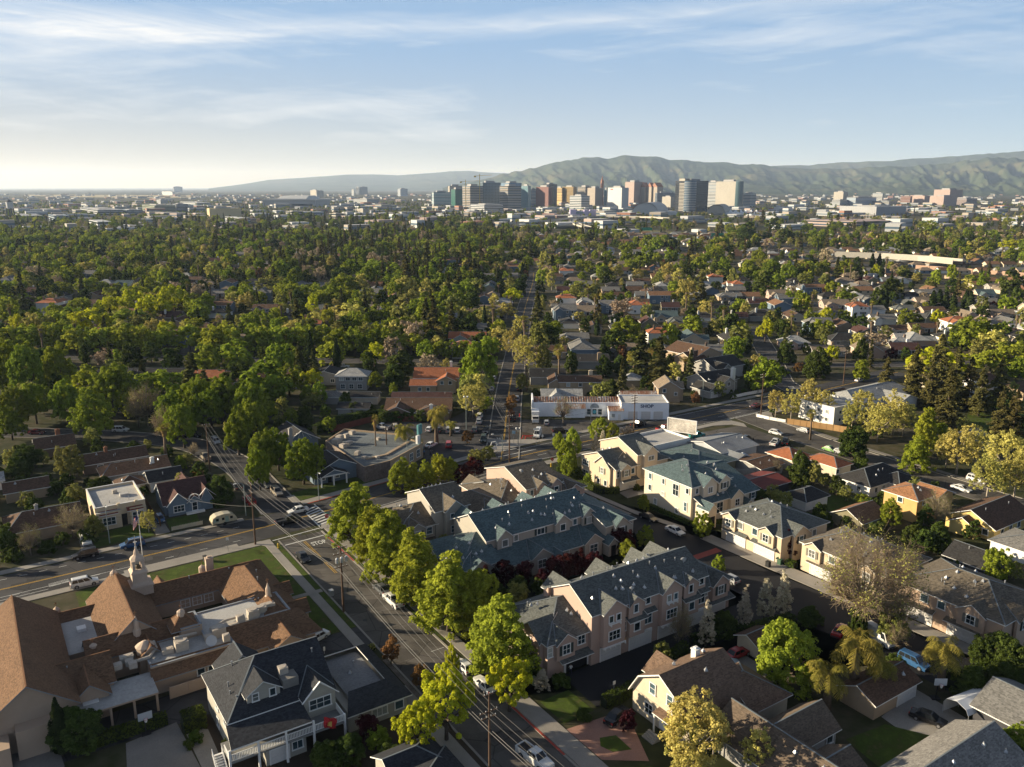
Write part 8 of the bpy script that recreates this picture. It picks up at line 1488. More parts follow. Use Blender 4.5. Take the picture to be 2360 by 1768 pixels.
# trees one can pick out
for (kk, k, x, y, h, w) in [('mid_lime', 14, 830, 740, 16, 19), ('mid_lime', 14, 1100, 715, 17, 18), ('mid_lime', 14, 930, 780, 14, 17), ('mid_lime', 14, 1010, 795, 13, 15), ('mid_lime', 14, 700, 790, 12, 12), ('mid_lime', 14, 560, 865, 14, 24), ('mid_lime', 14, 110, 895, 12, 10), ('mid_lime', 14, 1990, 770, 13, 9), ('mid_bright', 14, 950, 660, 13, 13), ('mid_bright', 14, 1030, 610, 14, 10), ('mid_bright', 14, 410, 700, 10, 11), ('mid_dark', 14, 740, 610, 12, 11), ('mid_green', 14, 880, 600, 12, 10), ('mid_green', 14, 850, 500, 16, 15), ('mid_green', 14, 1010, 470, 16, 9), ('mid_green', 14, 640, 530, 14, 13), ('mid_green', 14, 490, 455, 17, 14), ('mid_bright', 14, 240, 510, 13, 12), ('mid_green', 14, 110, 550, 13, 10), ('mid_pale', 14, 1180, 510, 14, 12), ('mid_pale', 14, 1350, 570, 14, 14), ('mid_tan', 14, 1260, 700, 13, 11), ('mid_pale', 14, 1470, 760, 9, 9), ('mid_conifer', 14, 1455, 830, 15, 9), ('mid_rust', 14, 1650, 600, 9, 7), ('mid_olive', 14, 1720, 720, 8, 8), ('mid_pale', 14, 2110, 530, 13, 10), ('mid_green', 14, 1600, 890, 11, 12), ('mid_olive', 14, 1780, 760, 10, 9), ('mid_palm', 14, 350, 510, 13, 4), ('mid_palm', 14, 210, 740, 9, 4), ('mid_palm', 14, 1790, 830, 11, 4), ('mid_conifer', 14, 510, 640, 16, 6), ('mid_conifer', 14, 80, 720, 13, 9),
  ('mid_brown', 15, 600, 560, 24, 11), ('mid_brown', 15, 830, 210, 30, 12), ('mid_brown', 15, 910, 200, 28, 10), ('mid_conifer', 15, 560, 220, 28, 12), ('mid_conifer', 15, 650, 320, 22, 9), ('mid_conifer', 15, 700, 420, 20, 9), ('mid_brown', 15, 720, 600, 18, 8), ('mid_pale', 15, 430, 440, 16, 17), ('mid_pale', 15, 560, 450, 14, 12), ('mid_olive', 15, 740, 560, 13, 12), ('mid_olive', 15, 400, 620, 13, 13), ('mid_tan', 15, 480, 720, 14, 10), ('mid_tan', 15, 340, 820, 13, 10), ('mid_tan', 15, 220, 280, 12, 12), ('mid_pale', 15, 1310, 280, 18, 13), ('mid_bright', 15, 1290, 390, 13, 9), ('mid_pale', 15, 1360, 400, 14, 9), ('mid_bright', 15, 1060, 400, 9, 6), ('mid_bright', 15, 1135, 385, 8, 5), ('mid_dark', 15, 1150, 450, 11, 10), ('mid_pale', 15, 1070, 605, 9, 12), ('mid_pale', 15, 1160, 690, 10, 9), ('mid_pale', 15, 1010, 760, 10, 12), ('mid_olive', 15, 1290, 720, 14, 10), ('mid_bright', 15, 1540, 335, 11, 8), ('mid_green', 15, 1600, 340, 11, 9), ('mid_dark', 15, 1520, 290, 11, 16), ('mid_green', 15, 1830, 270, 14, 11), ('mid_green', 15, 1980, 240, 15, 18), ('mid_pale', 15, 2110, 350, 16, 14), ('mid_pale', 15, 2190, 470, 14, 9), ('mid_tan', 15, 1810, 580, 13, 16), ('mid_dark', 15, 1700, 380, 13, 12), ('mid_green', 15, 1820, 700, 14, 17), ('mid_dark', 15, 1760, 780, 12, 12), ('mid_bright', 15, 1850, 530, 6, 6), ('mid_palm', 15, 1960, 490, 10, 4), ('mid_palm', 15, 1590, 500, 11, 5), ('mid_palm', 15, 1185, 690, 17, 5), ('mid_palm', 15, 910, 480, 9, 4), ('mid_palm', 15, 1020, 480, 9, 4), ('mid_bright', 15, 1010, 720, 7, 9), ('mid_cypress', 15, 1650, 700, 9, 2.4), ('mid_cypress', 15, 1690, 840, 9, 3), ('mid_bright', 15, 2130, 540, 6, 7),
  ('mid_green', 16, 150, 310, 15, 17), ('mid_green', 16, 300, 320, 15, 16), ('mid_green', 16, 460, 330, 15, 17), ('mid_green', 16, 620, 330, 16, 18), ('mid_green', 16, 720, 350, 15, 14), ('mid_dark', 16, 560, 420, 15, 18), ('mid_green', 16, 250, 240, 16, 18), ('mid_dark', 16, 620, 60, 26, 30), ('mid_dark', 16, 450, 90, 26, 28), ('mid_brown', 16, 550, 10, 30, 18), ('mid_dark', 16, 700, 130, 20, 22), ('mid_tan', 16, 960, 260, 16, 17), ('mid_pale', 16, 70, 460, 14, 16), ('mid_pale', 16, 20, 390, 14, 12), ('mid_pale', 16, 185, 590, 10, 10), ('mid_bright', 16, 1000, 470, 10, 11), ('mid_lime', 16, 1270, 360, 10, 9), ('mid_cypress', 16, 1250, 290, 13, 4), ('mid_cypress', 16, 1295, 290, 13, 4), ('mid_cypress', 16, 1310, 360, 13, 4), ('mid_palm', 16, 1340, 310, 15, 5), ('mid_dark', 16, 1450, 190, 24, 16), ('mid_dark', 16, 1370, 450, 14, 17), ('mid_cypress', 16, 1330, 490, 15, 5), ('mid_bright', 16, 1660, 390, 12, 9), ('mid_bright', 16, 1760, 360, 13, 10), ('mid_green', 16, 1960, 410, 12, 10), ('mid_dark', 16, 2150, 400, 18, 18), ('mid_lime', 16, 1670, 650, 8, 8), ('mid_lime', 16, 960, 630, 9, 9), ('mid_green', 16, 800, 540, 12, 11), ('mid_lime', 16, 570, 710, 11, 9), ('mid_lime', 16, 420, 710, 9, 7), ('mid_olive', 16, 420, 750, 10, 13), ('mid_green', 16, 720, 520, 10, 8), ('mid_dark', 16, 1190, 690, 9, 10), ('mid_green', 16, 1460, 650, 9, 9), ('mid_dark', 16, 840, 730, 8, 8), ('mid_olive', 16, 1950, 560, 10, 9), ('mid_green', 16, 2110, 560, 11, 12), ('mid_dark', 16, 1950, 620, 8, 9), ('mid_lime', 16, 1240, 155, 11, 13), ('mid_olive', 16, 1110, 200, 10, 12)] + [('mid_cypress', 16, x, 520 + (x % 7) * 3, 11, 4) for x in (1640, 1680, 1720, 1770, 1850, 1880, 2080)] + [('mid_bright', 14, x, 965 + (x * 7 % 30), 12, 13) for x in range(40, 2200, 145)] + [('mid_green', 15, x, 770 + (x * 5 % 25), 12, 12) for x in range(-10, 420, 110)] + [('mid_green', 15, x, 850, 8, 9) for x in (560, 640, 720, 800)]:
 o = T(kk, k, x, y, h, w); keep(o.location, h * .6)
CAP = {}; FARP = {}; NT_ = [0]
for r_, key, *_ in TREES: CAP[NAMES[key]] = CAP.get(NAMES[key], 0) + 1
def wood_kind(x, y):
 u_ = x / y; n = math.sin(x * .021 + 1.3) * math.cos(y * .013 + x * .004) + R.gauss(0, .35)
 if -.36 < u_ < .0 and y > 560 and n > -.5: return R.choices(['mid_conifer', 'mid_brown', 'mid_dark', 'mid_olive', 'mid_green', 'mid_tan'], [3, 2, 4, 4, 5, 2])[0]
 if u_ < -.1: return R.choices(['mid_green', 'mid_dark', 'mid_bright', 'mid_olive', 'mid_pale', 'mid_lime', 'mid_conifer', 'mid_tan', 'mid_palm', 'mid_cypress'], [6, 4, 4, 3, 2, .9, 1.6, 1.4, 1, .4])[0]
 return R.choices(['mid_green', 'mid_dark', 'mid_bright', 'mid_olive', 'mid_pale', 'mid_lime', 'mid_conifer', 'mid_tan', 'mid_palm', 'mid_cypress', 'mid_rust', 'mid_plum', 'mid_brown'], [5, 6, 2, 4, 2.4, .2, 1.5, 2, 1.2, 1, .3, .4, 1])[0]
def hof(k): return dict(mid_conifer=(11, 21), mid_brown=(13, 24), mid_palm=(8, 16), mid_cypress=(6, 13), mid_plum=(4, 6), mid_rust=(4, 7), mid_green=(7, 16)).get(k, (5, 13))
for x in range(1010, 1800, 45): keep(W(16, x, 292 + (x - 1010) * .055), 6)
for x in range(1520, 2400, 50): keep(W(16, x, 392 + (x - 1520) * .075), 2)
for x in range(600, 2300, 80): keep(W(16, x, 262 + max(0, x - 900) * .09), 1)
for x in range(0, 1260, 60): keep(W(21, 950 + x, 752 - x * .04), 8); keep(W(22, x * .8, 712 + x * .02), 8)
for x in range(240, 1060, 80): keep(W(22, x, 880), 1)
for q in [(5, x, y) for x in range(1220, 2050, 60) for y in (430, 500)] + [(5, 1530, 290), (5, 1450, 260), (5, 1620, 260), (5, 620, 240), (5, 500, 270), (5, 750, 240), (5, 80, 260), (5, 150, 290), (5, 500, 420), (6, 300, 250), (6, 200, 260), (6, 150, 60), (6, 50, 40), (6, 40, 540), (6, 870, 470), (6, 1250, 310), (6, 620, 740), (6, 220, 660), (5, 2100, 330), (5, 240, 650), (5, 400, 640)]: keep(W(*q), 2)
def fill(n, y0, y1, dens, rr=2.2):
 for _ in range(n):
  y = math.sqrt(ru(y0 ** 2, y1 ** 2)); x = ru(-1, 1) * y * .65; u_ = x / y
  d_ = dens * (1. if u_ < .02 else .46 if y < 900 else .6)
  if R.random() > d_ or not off_road(x, y, 2.2) or not clear(x, y, rr): continue
  k = wood_kind(x, y); h = ru(*hof(k)) * (1 if y < 1900 else .7); W0, H0, _q = PROTO[k]; w = W0 * h / H0 * (ru(.75, 1.3) if R.random() < .82 else ru(1.4, 1.9)) if k not in ('mid_palm', 'mid_cypress') else W0 * ru(.8, 1.2)
  if y < 2100 and blocks(x, y, h, w): continue
  if CAP.get(NAMES[k], 0) < 150 and NT_[0] < 520: CAP[NAMES[k]] = CAP.get(NAMES[k], 0) + 1; NT_[0] += 1; tree(k, Vector((x, y, 0)), h, w)
  else: FARP.setdefault(k, []).append((x, y, h, w)); busy(x, y, 1.)
GRID_ = {}


def rehash():
 GRID_.clear()
 for a_, b_, q in BUSY: GRID_.setdefault((int(a_ // 20), int(b_ // 20)), []).append((a_, b_, q))
rehash(); RG = {}
for a_, b_, q in RPTS: RG.setdefault((int(a_ // 20), int(b_ // 20)), []).append((a_, b_, q))
def clear(x, y, r):
 i, j = int(x // 20), int(y // 20)
 return all((a_ - x) ** 2 + (b_ - y) ** 2 >= (q + r) ** 2 for u_ in (-1, 0, 1) for v_ in (-1, 0, 1) for a_, b_, q in GRID_.get((i + u_, j + v_), ()))
def off_road(x, y, r):
 i, j = int(x // 20), int(y // 20)
 return all((a_ - x) ** 2 + (b_ - y) ** 2 >= (q + r) ** 2 for u_ in (-1, 0, 1) for v_ in (-1, 0, 1) for a_, b_, q in RG.get((i + u_, j + v_), ()))
def busy(x, y, r): BUSY.append((x, y, r)); GRID_.setdefault((int(x // 20), int(y // 20)), []).append((x, y, r))
for reg, n in (((-80, -8, 33, 96), 150), ((8, 32, 36, 82), 50), ((98, 150, -130, -42), 150), ((12, 62, -62, -28), 30), ((150, 240, -60, 60), 60), ((-60, -34, 14, 33), 20)):
 for _ in range(n):
  a_, b_ = ru(*reg[:2]), ru(*reg[2:]); p = ab(a_, b_)
  if inview(p.x, p.y) and not blocks(p.x, p.y, 5, 4) and clear(p.x, p.y, .2) and off_road(p.x, p.y, 2.5): k = R.choice(('mid_bush', 'mid_bush', 'mid_bush', 'mid_olive', 'mid_dark')); tree(k, p, ru(1.5, 3.4) if k == 'mid_bush' else ru(3, 6))
fill(700, 255, 345, .6); fill(2400, 345, 480, .95); fill(4600, 480, 800, .8); fill(7000, 800, 1300, .68); fill(9000, 1300, 2400, .36, 2.); fill(9000, 2400, 4300, .42, 1.)
# houses too many and too small to count: one object
SM = []
for i, hp in enumerate(range(16)):
 m_ = MB(); m_.box(-6, 6, -4.5, 4.5, 0, 3, 0); m_.solid([[(-6.5, -5, 2.7), (6.5, -5, 2.7), (6.5 - 4 * (i % 2), 0, 5.2), (-6.5 + 4 * (i % 2), 0, 5.2)], [(6.5, 5, 2.7), (-6.5, 5, 2.7), (-6.5 + 4 * (i % 2), 0, 5.2), (6.5 - 4 * (i % 2), 0, 5.2)]] + ([[(-6.5, 5, 2.7), (-6.5, -5, 2.7), (-2.5, 0, 5.2)], [(6.5, -5, 2.7), (6.5, 5, 2.7), (2.5, 0, 5.2)]] if i % 2 else []), .15, 1, 1)
 if i % 2 == 0: m_.poly([(6, -4.4, 3), (6, 4.4, 3), (6, 0, 5.1)]); m_.poly([(-6, 4.4, 3), (-6, -4.4, 3), (-6, 0, 5.1)])
 for x in (-3, 2): m_.box(x, x + 1.4, -4.56, -4.5, 1, 2.2, 2)
 SM.append(m_)
fm = MB()
for (x, y, rz, i) in FAR_H:
 M_ = Matrix.Translation((x, y, 0)) @ Matrix.Rotation(rz, 4, 'Z'); o_ = len(fm.v); fm.v += [tuple(M_ @ Vector(v)) for v in SM[i].v]; fm.f += [tuple(o_ + q for q in f) for f in SM[i].f]; fm.m += [{0: i % 5, 1: 5 + i % 6, 2: 11}[q] for q in SM[i].m]
tag(fm.obj('distant_houses', WALLS[:5] + ROOFS[:6] + [pane_m]), kind='stuff')
# woods beyond: geometry-node copies of the tree kinds, one object of uncountable trees per kind
def scatter(name, meshes, pts):
 me = bpy.data.meshes.new(name); n = len(pts); me.vertices.add(n); me.vertices.foreach_set('co', np.array([(x, y, 0) for x, y, h, w in pts], np.float32).ravel())
 W0, H0 = meshes[1]; at = me.attributes.new('sc', 'FLOAT_VECTOR', 'POINT'); at.data.foreach_set('vector', np.array([(w / W0, w / W0, h / H0) for x, y, h, w in pts], np.float32).ravel())
 ar = me.attributes.new('rz', 'FLOAT_VECTOR', 'POINT'); ar.data.foreach_set('vector', np.array([(0, 0, NR.uniform(0, 6.28)) for p in pts], np.float32).ravel())
 o = link(name, me); tag(o, kind='stuff'); ng = bpy.data.node_groups.new(name, 'GeometryNodeTree'); ng.interface.new_socket('Geometry', in_out='INPUT', socket_type='NodeSocketGeometry'); ng.interface.new_socket('Geometry', in_out='OUTPUT', socket_type='NodeSocketGeometry'); t = NT(ng)
 gi = t('NodeGroupInput'); go = t('NodeGroupOutput'); oi = t('GeometryNodeObjectInfo', transform_space='ORIGINAL'); oi.inputs['Object'].default_value = meshes[0]; oi.inputs['As Instance'].default_value = True
 ns = t('GeometryNodeInputNamedAttribute', data_type='FLOAT_VECTOR'); ns.inputs['Name'].default_value = 'sc'; nr = t('GeometryNodeInputNamedAttribute', data_type='FLOAT_VECTOR'); nr.inputs['Name'].default_value = 'rz'
 mp_ = t('GeometryNodeMeshToPoints', {'Mesh': gi.outputs[0]}); ip = t('GeometryNodeInstanceOnPoints', {'Points': mp_.outputs[0], 'Instance': oi.outputs['Geometry'], 'Rotation': nr.outputs[0], 'Scale': ns.outputs[0]}); t.l.new(ip.outputs[0], go.inputs[0])
 md = o.modifiers.new('woods', 'NODES'); md.node_group = ng
FIRST = {}
for r_, key, *_ in TREES:
 if key.startswith('mid_'): FIRST.setdefault(key, []).append(r_)
for key, pts in FARP.items():
 src = []
 seen_ = set()
 for o in FIRST.get(key, []):
  if o.data.name not in seen_: seen_.add(o.data.name); src.append(o)
 for j, o in enumerate(src[:3]): sub = pts[j::min(3, len(src))]; scatter('distant_woods', (o, PROTO[key][:2]), sub)

# the city beyond
def facade(name, wallc, kind='band'): return mat(name, wallc, .7, .12, .05, .6, .3)
band_m = glass('band_glass', (.04, .06, .08), .12); teal_g = glass('teal_glass', (.07, .13, .15), .12); blue_g = glass('blue_glass', (.05, .1, .16), .12); gold_g = glass('gold_glass', (.3, .2, .06), .2); dark_g = glass('dark_glass', (.025, .035, .05), .12); green_g = glass('green_glass', (.06, .26, .2), .15)
PHI = rad(33.5)
def tower(label, k, x0, xm, x1, yt, yb, wm, style='grid', gm=band_m, floors=None, top=True, depth=None, name='office_tower', cat='tower', group=None, phi=PHI):
 base = W(k, xm, yb); s = KK[k][2] * math.hypot(base.x, base.y) / F; u1 = Vector((math.cos(phi), math.sin(phi), 0)); u2 = Vector((-math.sin(phi), math.cos(phi), 0)); view = Vector((base.x, base.y, 0)).normalized(); lat = Vector((view.y, -view.x, 0))
 lr = max(4., (x1 - xm) * s / max(.25, u1.dot(lat))); ll = max(6., (xm - x0) * s / max(.25, -u2.dot(lat))) if xm > x0 + 1 else depth or lr * .6
 yn = KK[k][1] + yt * KK[k][2]; D = base.y; ang_ = (CY - yn) / F; h = CAMZ + D * (ang_ * math.cos(PITCH) - math.sin(PITCH)) / (math.cos(PITCH) + ang_ * math.sin(PITCH)); h = max(h, 4)
 r = empty(name, base, phi, label, cat, group); q = MB(); q.box(0, lr, 0, ll, 0, h); q.obj('wall', wm, r); n = floors or max(2, int(h / (4.2 if h < 40 else 5.2)))
 fh = h / n; e = .35
 if style in ('band', 'grid'):
  for i in range(n): q = MB(); q.box(-e, lr + e, -e, ll + e, i * fh + fh * .34, i * fh + fh * .82, 0); q.obj('window_band', gm, r)
 if style == 'grid':
  q = MB(); nx, ny = max(2, int(lr / 5)), max(2, int(ll / 5))
  for i in range(nx + 1): x = lr * i / nx; q.box(x - .5, x + .5, -e * 2, ll + e * 2, 0, h * .985)
  for i in range(ny + 1): y = ll * i / ny; q.box(-e * 2, lr + e * 2, y - .5, y + .5, 0, h * .985)
  q.obj('facade_piers', wm, r)
 if style == 'glass':
  q = MB(); nx, ny = max(2, int(lr / 6)), max(2, int(ll / 6)); q.box(-e, lr + e, -e, ll + e, 2, h - 1.5); q.obj('glass_skin', gm, r); q = MB()
  for i in range(n + 1): q.box(-e * 1.7, lr + e * 1.7, -e * 1.7, ll + e * 1.7, i * fh - .3, i * fh + .3)
  for i in range(nx + 1): x = lr * i / nx; q.box(x - .25, x + .25, -e * 1.6, ll + e * 1.6, 0, h)
  for i in range(ny + 1): y = ll * i / ny; q.box(-e * 1.6, lr + e * 1.6, y - .25, y + .25, 0, h)
  q.obj('mullions', wm, r)
 if top and h > 12: q = MB(); q.box(lr * .2, lr * .7, ll * .2, ll * .7, h, h + min(6, h * .09)); q.obj('roof_plant', mat('plant_grey', (.3, .3, .3), .8, .1), r)
 busy(base.x, base.y, 30); return r, lr, ll, h
f_tan = facade('facade_tan', (.32, .28, .235)); f_cream = facade('facade_cream', (.34, .32, .28)); f_white = facade('facade_white', (.45, .46, .46)); f_brown = facade('facade_brown', (.17, .085, .075)); f_grey = facade('facade_grey', (.32, .33, .34)); f_pink = facade('facade_pink', (.36, .28, .25)); f_gold = facade('facade_gold', (.36, .28, .16)); f_dark = facade('facade_dark', (.06, .065, .075)); f_blue = facade('facade_blue', (.2, .25, .3)); f_olive = facade('facade_olive', (.24, .26, .18)); f_brick = facade('facade_brick', (.3, .15, .1)); f_yel = facade('facade_yellow', (.62, .5, .3))
for a_ in (('pale low glass block at the left end of downtown', 21, 205, 222, 400, 455, 610, f_white, 'band', teal_g), ('cream unfinished-looking block behind the green glass block', 21, 370, 385, 515, 392, 596, f_cream, 'grid', dark_g), ('narrow bright green glass block', 21, 400, 442, 515, 425, 615, f_dark, 'glass', green_g), ('tan striped tower, left one of the pair of tan striped towers', 21, 515, 592, 720, 392, 640, f_tan, 'band'), ('wide blue-green glass tower between the two tan striped towers', 21, 690, 722, 900, 358, 622, f_blue, 'glass', teal_g), ('tan striped tower, right one of the pair of tan striped towers', 21, 893, 977, 1110, 392, 640, f_tan, 'band'), ('glass tower rising just behind the right tan striped tower', 21, 905, 985, 1112, 362, 610, f_blue, 'glass', blue_g), ('stepped teal glass tower right of the tan striped pair', 21, 1112, 1180, 1207, 392, 622, f_blue, 'glass', teal_g), ('low grey block in front of the brown tower', 21, 1207, 1216, 1262, 427, 606, f_grey, 'band'),
  ('dark navy tower just behind the red-brown tower', 21, 1335, 1390, 1472, 375, 600, f_dark, 'glass', dark_g), ('red-brown tower of square windows', 21, 1262, 1388, 1418, 402, 612, f_brown, 'grid', dark_g), ('pale gold block left of the gold mirror block', 21, 1460, 1524, 1530, 412, 590, f_gold, 'band', gold_g), ('bright gold mirror-glass office block', 21, 1530, 1640, 1672, 402, 592, f_gold, 'glass', gold_g), ('tan stepped block right of the gold mirror block', 21, 1685, 1762, 1840, 402, 600, f_tan, 'band'), ('tan grid block behind the white striped block', 21, 1787, 1862, 1935, 412, 606, f_tan, 'grid'), ('white striped lower block in front of downtown', 21, 1607, 1722, 1805, 492, 632, f_white, 'band'), ('thin teal block beside the plain white slab', 21, 1955, 1976, 1992, 425, 606, f_grey, 'glass', teal_g), ('white parking structure below the tan striped towers', 21, 595, 735, 925, 582, 668, f_white, 'band', dark_g),
  ('pink-brown tower of square windows right of the plain white slab', 22, 178, 266, 362, 350, 596, f_pink, 'grid', dark_g), ('long grey glass block behind the small tan block', 22, 485, 502, 690, 462, 600, f_grey, 'glass', blue_g), ('small tan block in front of the long grey glass block', 22, 560, 642, 672, 502, 612, f_cream, 'grid'), ('white balconied block left of the wide cream tower', 22, 1012, 1108, 1116, 352, 606, f_white, 'band'), ('wide cream tower of small windows', 22, 1110, 1302, 1345, 345, 620, f_cream, 'grid'), ('small white striped block at the right end of downtown', 22, 1370, 1452, 1502, 468, 606, f_white, 'band'),
  ('cream mid-rise block on the right plain', 23, 280, 362, 402, 497, 610, f_cream, 'grid'), ('low white wing in front of the cream mid-rise', 23, 262, 332, 410, 578, 640, f_white, 'band'), ('white and blue-glass hospital block', 23, 412, 490, 670, 552, 640, f_white, 'band', blue_g), ('plain white slab on the right plain', 23, 677, 762, 772, 510, 614, f_white, 'band'), ('low pale building right of the white slab', 23, 690, 832, 900, 592, 640, f_cream, 'band'), ('brick and white building left of the pink hospital', 23, 970, 1046, 1062, 540, 622, f_brick, 'band'), ('pale pink long wing of the hospital', 23, 1050, 1190, 1242, 536, 622, f_pink, 'grid'), ('tall pink hospital block', 23, 1316, 1442, 1542, 474, 632, f_pink, 'grid'), ('lower pink hospital front', 23, 1274, 1385, 1490, 540, 645, f_pink, 'grid'), ('low red-roofed wing right of the pink hospital', 23, 1492, 1620, 1702, 562, 640, f_pink, 'band'), ('grey and cream apartment block before the hospital plain', 23, 380, 700, 960, 648, 742, f_grey, 'grid'), ('long salmon market building on the right plain', 23, 20, 500, 850, 800, 862, f_pink, 'band', dark_g),
  ('grey office terrace on the left plain', 24, 695, 1000, 1210, 372, 430, f_grey, 'band'), ('bluish low block beside the grey terrace', 24, 1210, 1300, 1432, 372, 425, f_blue, 'band'), ('olive green low block on the left plain', 24, 1430, 1582, 1762, 325, 400, f_olive, 'band'), ('second dark low block right of the olive one', 24, 1762, 1800, 1905, 312, 385, f_grey, 'band'), ('orange and white low block far left of the arena', 24, 1515, 1590, 1665, 258, 285, f_brick, 'band'), ('white stepped low block above the olive block', 24, 1595, 1640, 1702, 265, 318, f_white, 'band'), ('long white shed on the left plain', 24, 1835, 2010, 2130, 297, 325, f_white, 'band'), ('grey-blue shed row under the water tower', 24, 430, 560, 680, 432, 500, f_blue, 'band'), ('grey shed at the left edge', 24, 10, 200, 375, 432, 470, f_grey, 'band'), ('white-roofed hall with a green gable on the left plain', 24, 860, 1000, 1115, 492, 560, f_white, 'band'), ('white far block by the airfield', 24, 1645, 1760, 1782, 186, 224, f_white, 'grid'), ('grey far block on the left horizon', 24, 1768, 1775, 1850, 135, 190, f_grey, 'band'),
  ('yellow and white hotel left of the arena', 25, 0, 22, 302, 356, 480, f_yel, 'grid'), ('pale office block behind the arena', 25, 1048, 1106, 1126, 170, 240, f_cream, 'grid'), ('second pale office block behind the arena', 25, 1126, 1135, 1176, 176, 240, f_tan, 'band'), ('black glass twin tower right of the arena, taller and darkest', 25, 1546, 1552, 1622, 138, 215, f_dark, 'glass', dark_g), ('black slab left of the black glass tower', 25, 1508, 1538, 1542, 140, 215, f_dark, 'band', dark_g), ('white and blue-glass slab far right of the arena', 25, 1934, 1960, 2032, 156, 232, f_white, 'band', blue_g), ('small white tower left of the black slab', 25, 1464, 1486, 1492, 164, 225, f_white, 'band'), ('cream low hall with pointed parapets', 25, 1520, 1580, 1632, 362, 420, f_cream, 'grid'), ('cream low block in the trees before the arena', 25, 796, 850, 962, 386, 436, f_cream, 'band'), ('white low office row right of the arena', 25, 1484, 1620, 1740, 262, 310, f_white, 'band'), ('cream flat-roofed block in the trees right of the cream low block', 25, 1238, 1300, 1382, 408, 460, f_cream, 'band'), ('white shed beside the yellow hotel', 25, 185, 320, 418, 455, 505, f_white, 'band')):
 tower(*a_)
r, lr, ll, h = tower('plain white windowless slab with a red sign near the pink-brown tower', 21, 1992, 2132, 2200, 410, 634, f_white, 'plain'); q = MB(); [q.box(-.5, 0, ll * .8 - i * 2.6 - 2, ll * .8 - i * 2.6, h - 7, h - 4) for i in range(5)]; q.obj('sign', mat('sign_red', (.42, .02, .02)), r)
r, lr, ll, h = tower('dark glass tower with cream stripes and a curved front', 22, 690, 830, 1005, 340, 655, f_dark, 'glass', dark_g); q = MB()
for i in range(20): q.box(-1.4, 0, ll * .3, ll * .72, h * .03 + i * h * .046, h * .03 + i * h * .046 + h * .022)
q.obj('striped_front', f_cream, r); q = MB(); q.lathe([(19, 0), (19, h * 1.0)], (10, 8, 0), 24); q.obj('curved_glass', blue_g, r); q = MB(); [q.lathe([(19.4, i * h / 18), (19.4, i * h / 18 + 1.1)], (10, 8, 0), 24) for i in range(18)]; q.obj('sill_rings', f_grey, r); q = MB(); q.box(-1, lr * .5, ll * .35, ll * .75, h, h + 7); q.obj('crown', f_cream, r)
r, lr, ll, h = tower('curved glass end of the wide cream tower', 22, 1302, 1340, 1372, 345, 622, f_grey, 'plain', top=False); q = MB(); q.lathe([(lr * .8, 0), (lr * .8, h)], (lr * .3, lr * .4, 0), 22); q.obj('curved_glass', teal_g, r)
for i, (x0_, xm_, x1_) in enumerate(((340, 376, 410), (405, 442, 470), (445, 500, 556))):
 r, lr, ll, h = tower('tan gable-topped tower, %s of three joined gables' % ('left', 'middle', 'right')[i], 22, x0_, xm_, x1_, 400, 596 + i, f_tan, 'grid', top=False); q = MB(); q.solid([[(-1, -1, h), (-1, ll * .5, h + 16), (lr + 1, ll * .5, h + 16), (lr + 1, -1, h)][::-1], [(-1, ll + 1, h), (lr + 1, ll + 1, h), (lr + 1, ll * .5, h + 16), (-1, ll * .5, h + 16)][::-1]], 1, 0, 0); q.poly([(-.5, 0, h), (-.5, ll * .5, h + 15), (-.5, ll, h)]); q.poly([(-.5, 0, h - 1), (-.5, ll, h - 1), (-.5, ll, h), (-.5, 0, h)]); q.obj('gable_roof', f_brick, r)
def farpos(k, x, y, z=0.): p = W(k, x, y, z); return p
def special(name, label, cat, p, rz=0.): return empty(name, (p.x, p.y, 0), rz, label, cat)
p = farpos(21, 1932, 600); r = special('campanile', 'slim brown bell tower with a pointed cap in downtown', 'tower', p); q = MB(); q.box(-5, 5, -5, 5, 0, 88); q.obj('shaft', f_brick, r); q = MB(); q.lathe([(7, 88), (6, 100), (3, 104), (.3, 118)], n=8); q.obj('cap', f_brick, r)
s1 = .226 * 4500 / F; p = farpos(25, 640, 342); r = special('arena', 'wide grey and white indoor arena with a raised white roof', 'arena', p, 0); Dm = math.hypot(p.x, p.y); s1 = .22604 * Dm / F; lw = 400 * s1
q = MB(); q.box(-80 * s1, 430 * s1, 0, 260, 0, 62 * s1); q.obj('wall', f_grey, r); q = MB(); q.box(-82 * s1, 434 * s1, -3, 263, 62 * s1, 72 * s1); q.obj('roof_deck', f_white, r); q = MB(); q.solid([[(40 * s1, 10, 72 * s1), (330 * s1, 10, 72 * s1), (315 * s1, 90, 104 * s1), (60 * s1, 90, 104 * s1)], [(60 * s1, 90, 104 * s1), (315 * s1, 90, 104 * s1), (315 * s1, 200, 104 * s1), (60 * s1, 200, 104 * s1)], [(330 * s1, 10, 72 * s1), (330 * s1, 250, 72 * s1), (315 * s1, 200, 104 * s1), (315 * s1, 90, 104 * s1)]], 4, 0, 0); q.obj('raised_roof', f_white, r)
q = MB(); [q.obox((x * s1, -3.4, 62 * s1), ((x + 14) * s1, -3.4, 80 * s1), 1.2, 1.2) for x in range(-70, 430, 16)]; [q.obox(((x + 14) * s1, -3.4, 80 * s1), ((x + 28) * s1, -3.4, 62 * s1), 1.2, 1.2) for x in range(-70, 410, 16)]; q.obj('roof_truss', f_white, r); q = MB(); q.box(20 * s1, 400 * s1, -1.5, 0, 12 * s1, 30 * s1); q.obj('window_band', band_m, r)
p = farpos(22, 260, 690); r = special('exhibition_hall', 'white barrel-vaulted exhibition hall in front of downtown', 'hall', p); s2 = .22604 * math.hypot(p.x, p.y) / F; q = MB(); n = 14; Rr = 130 * s2
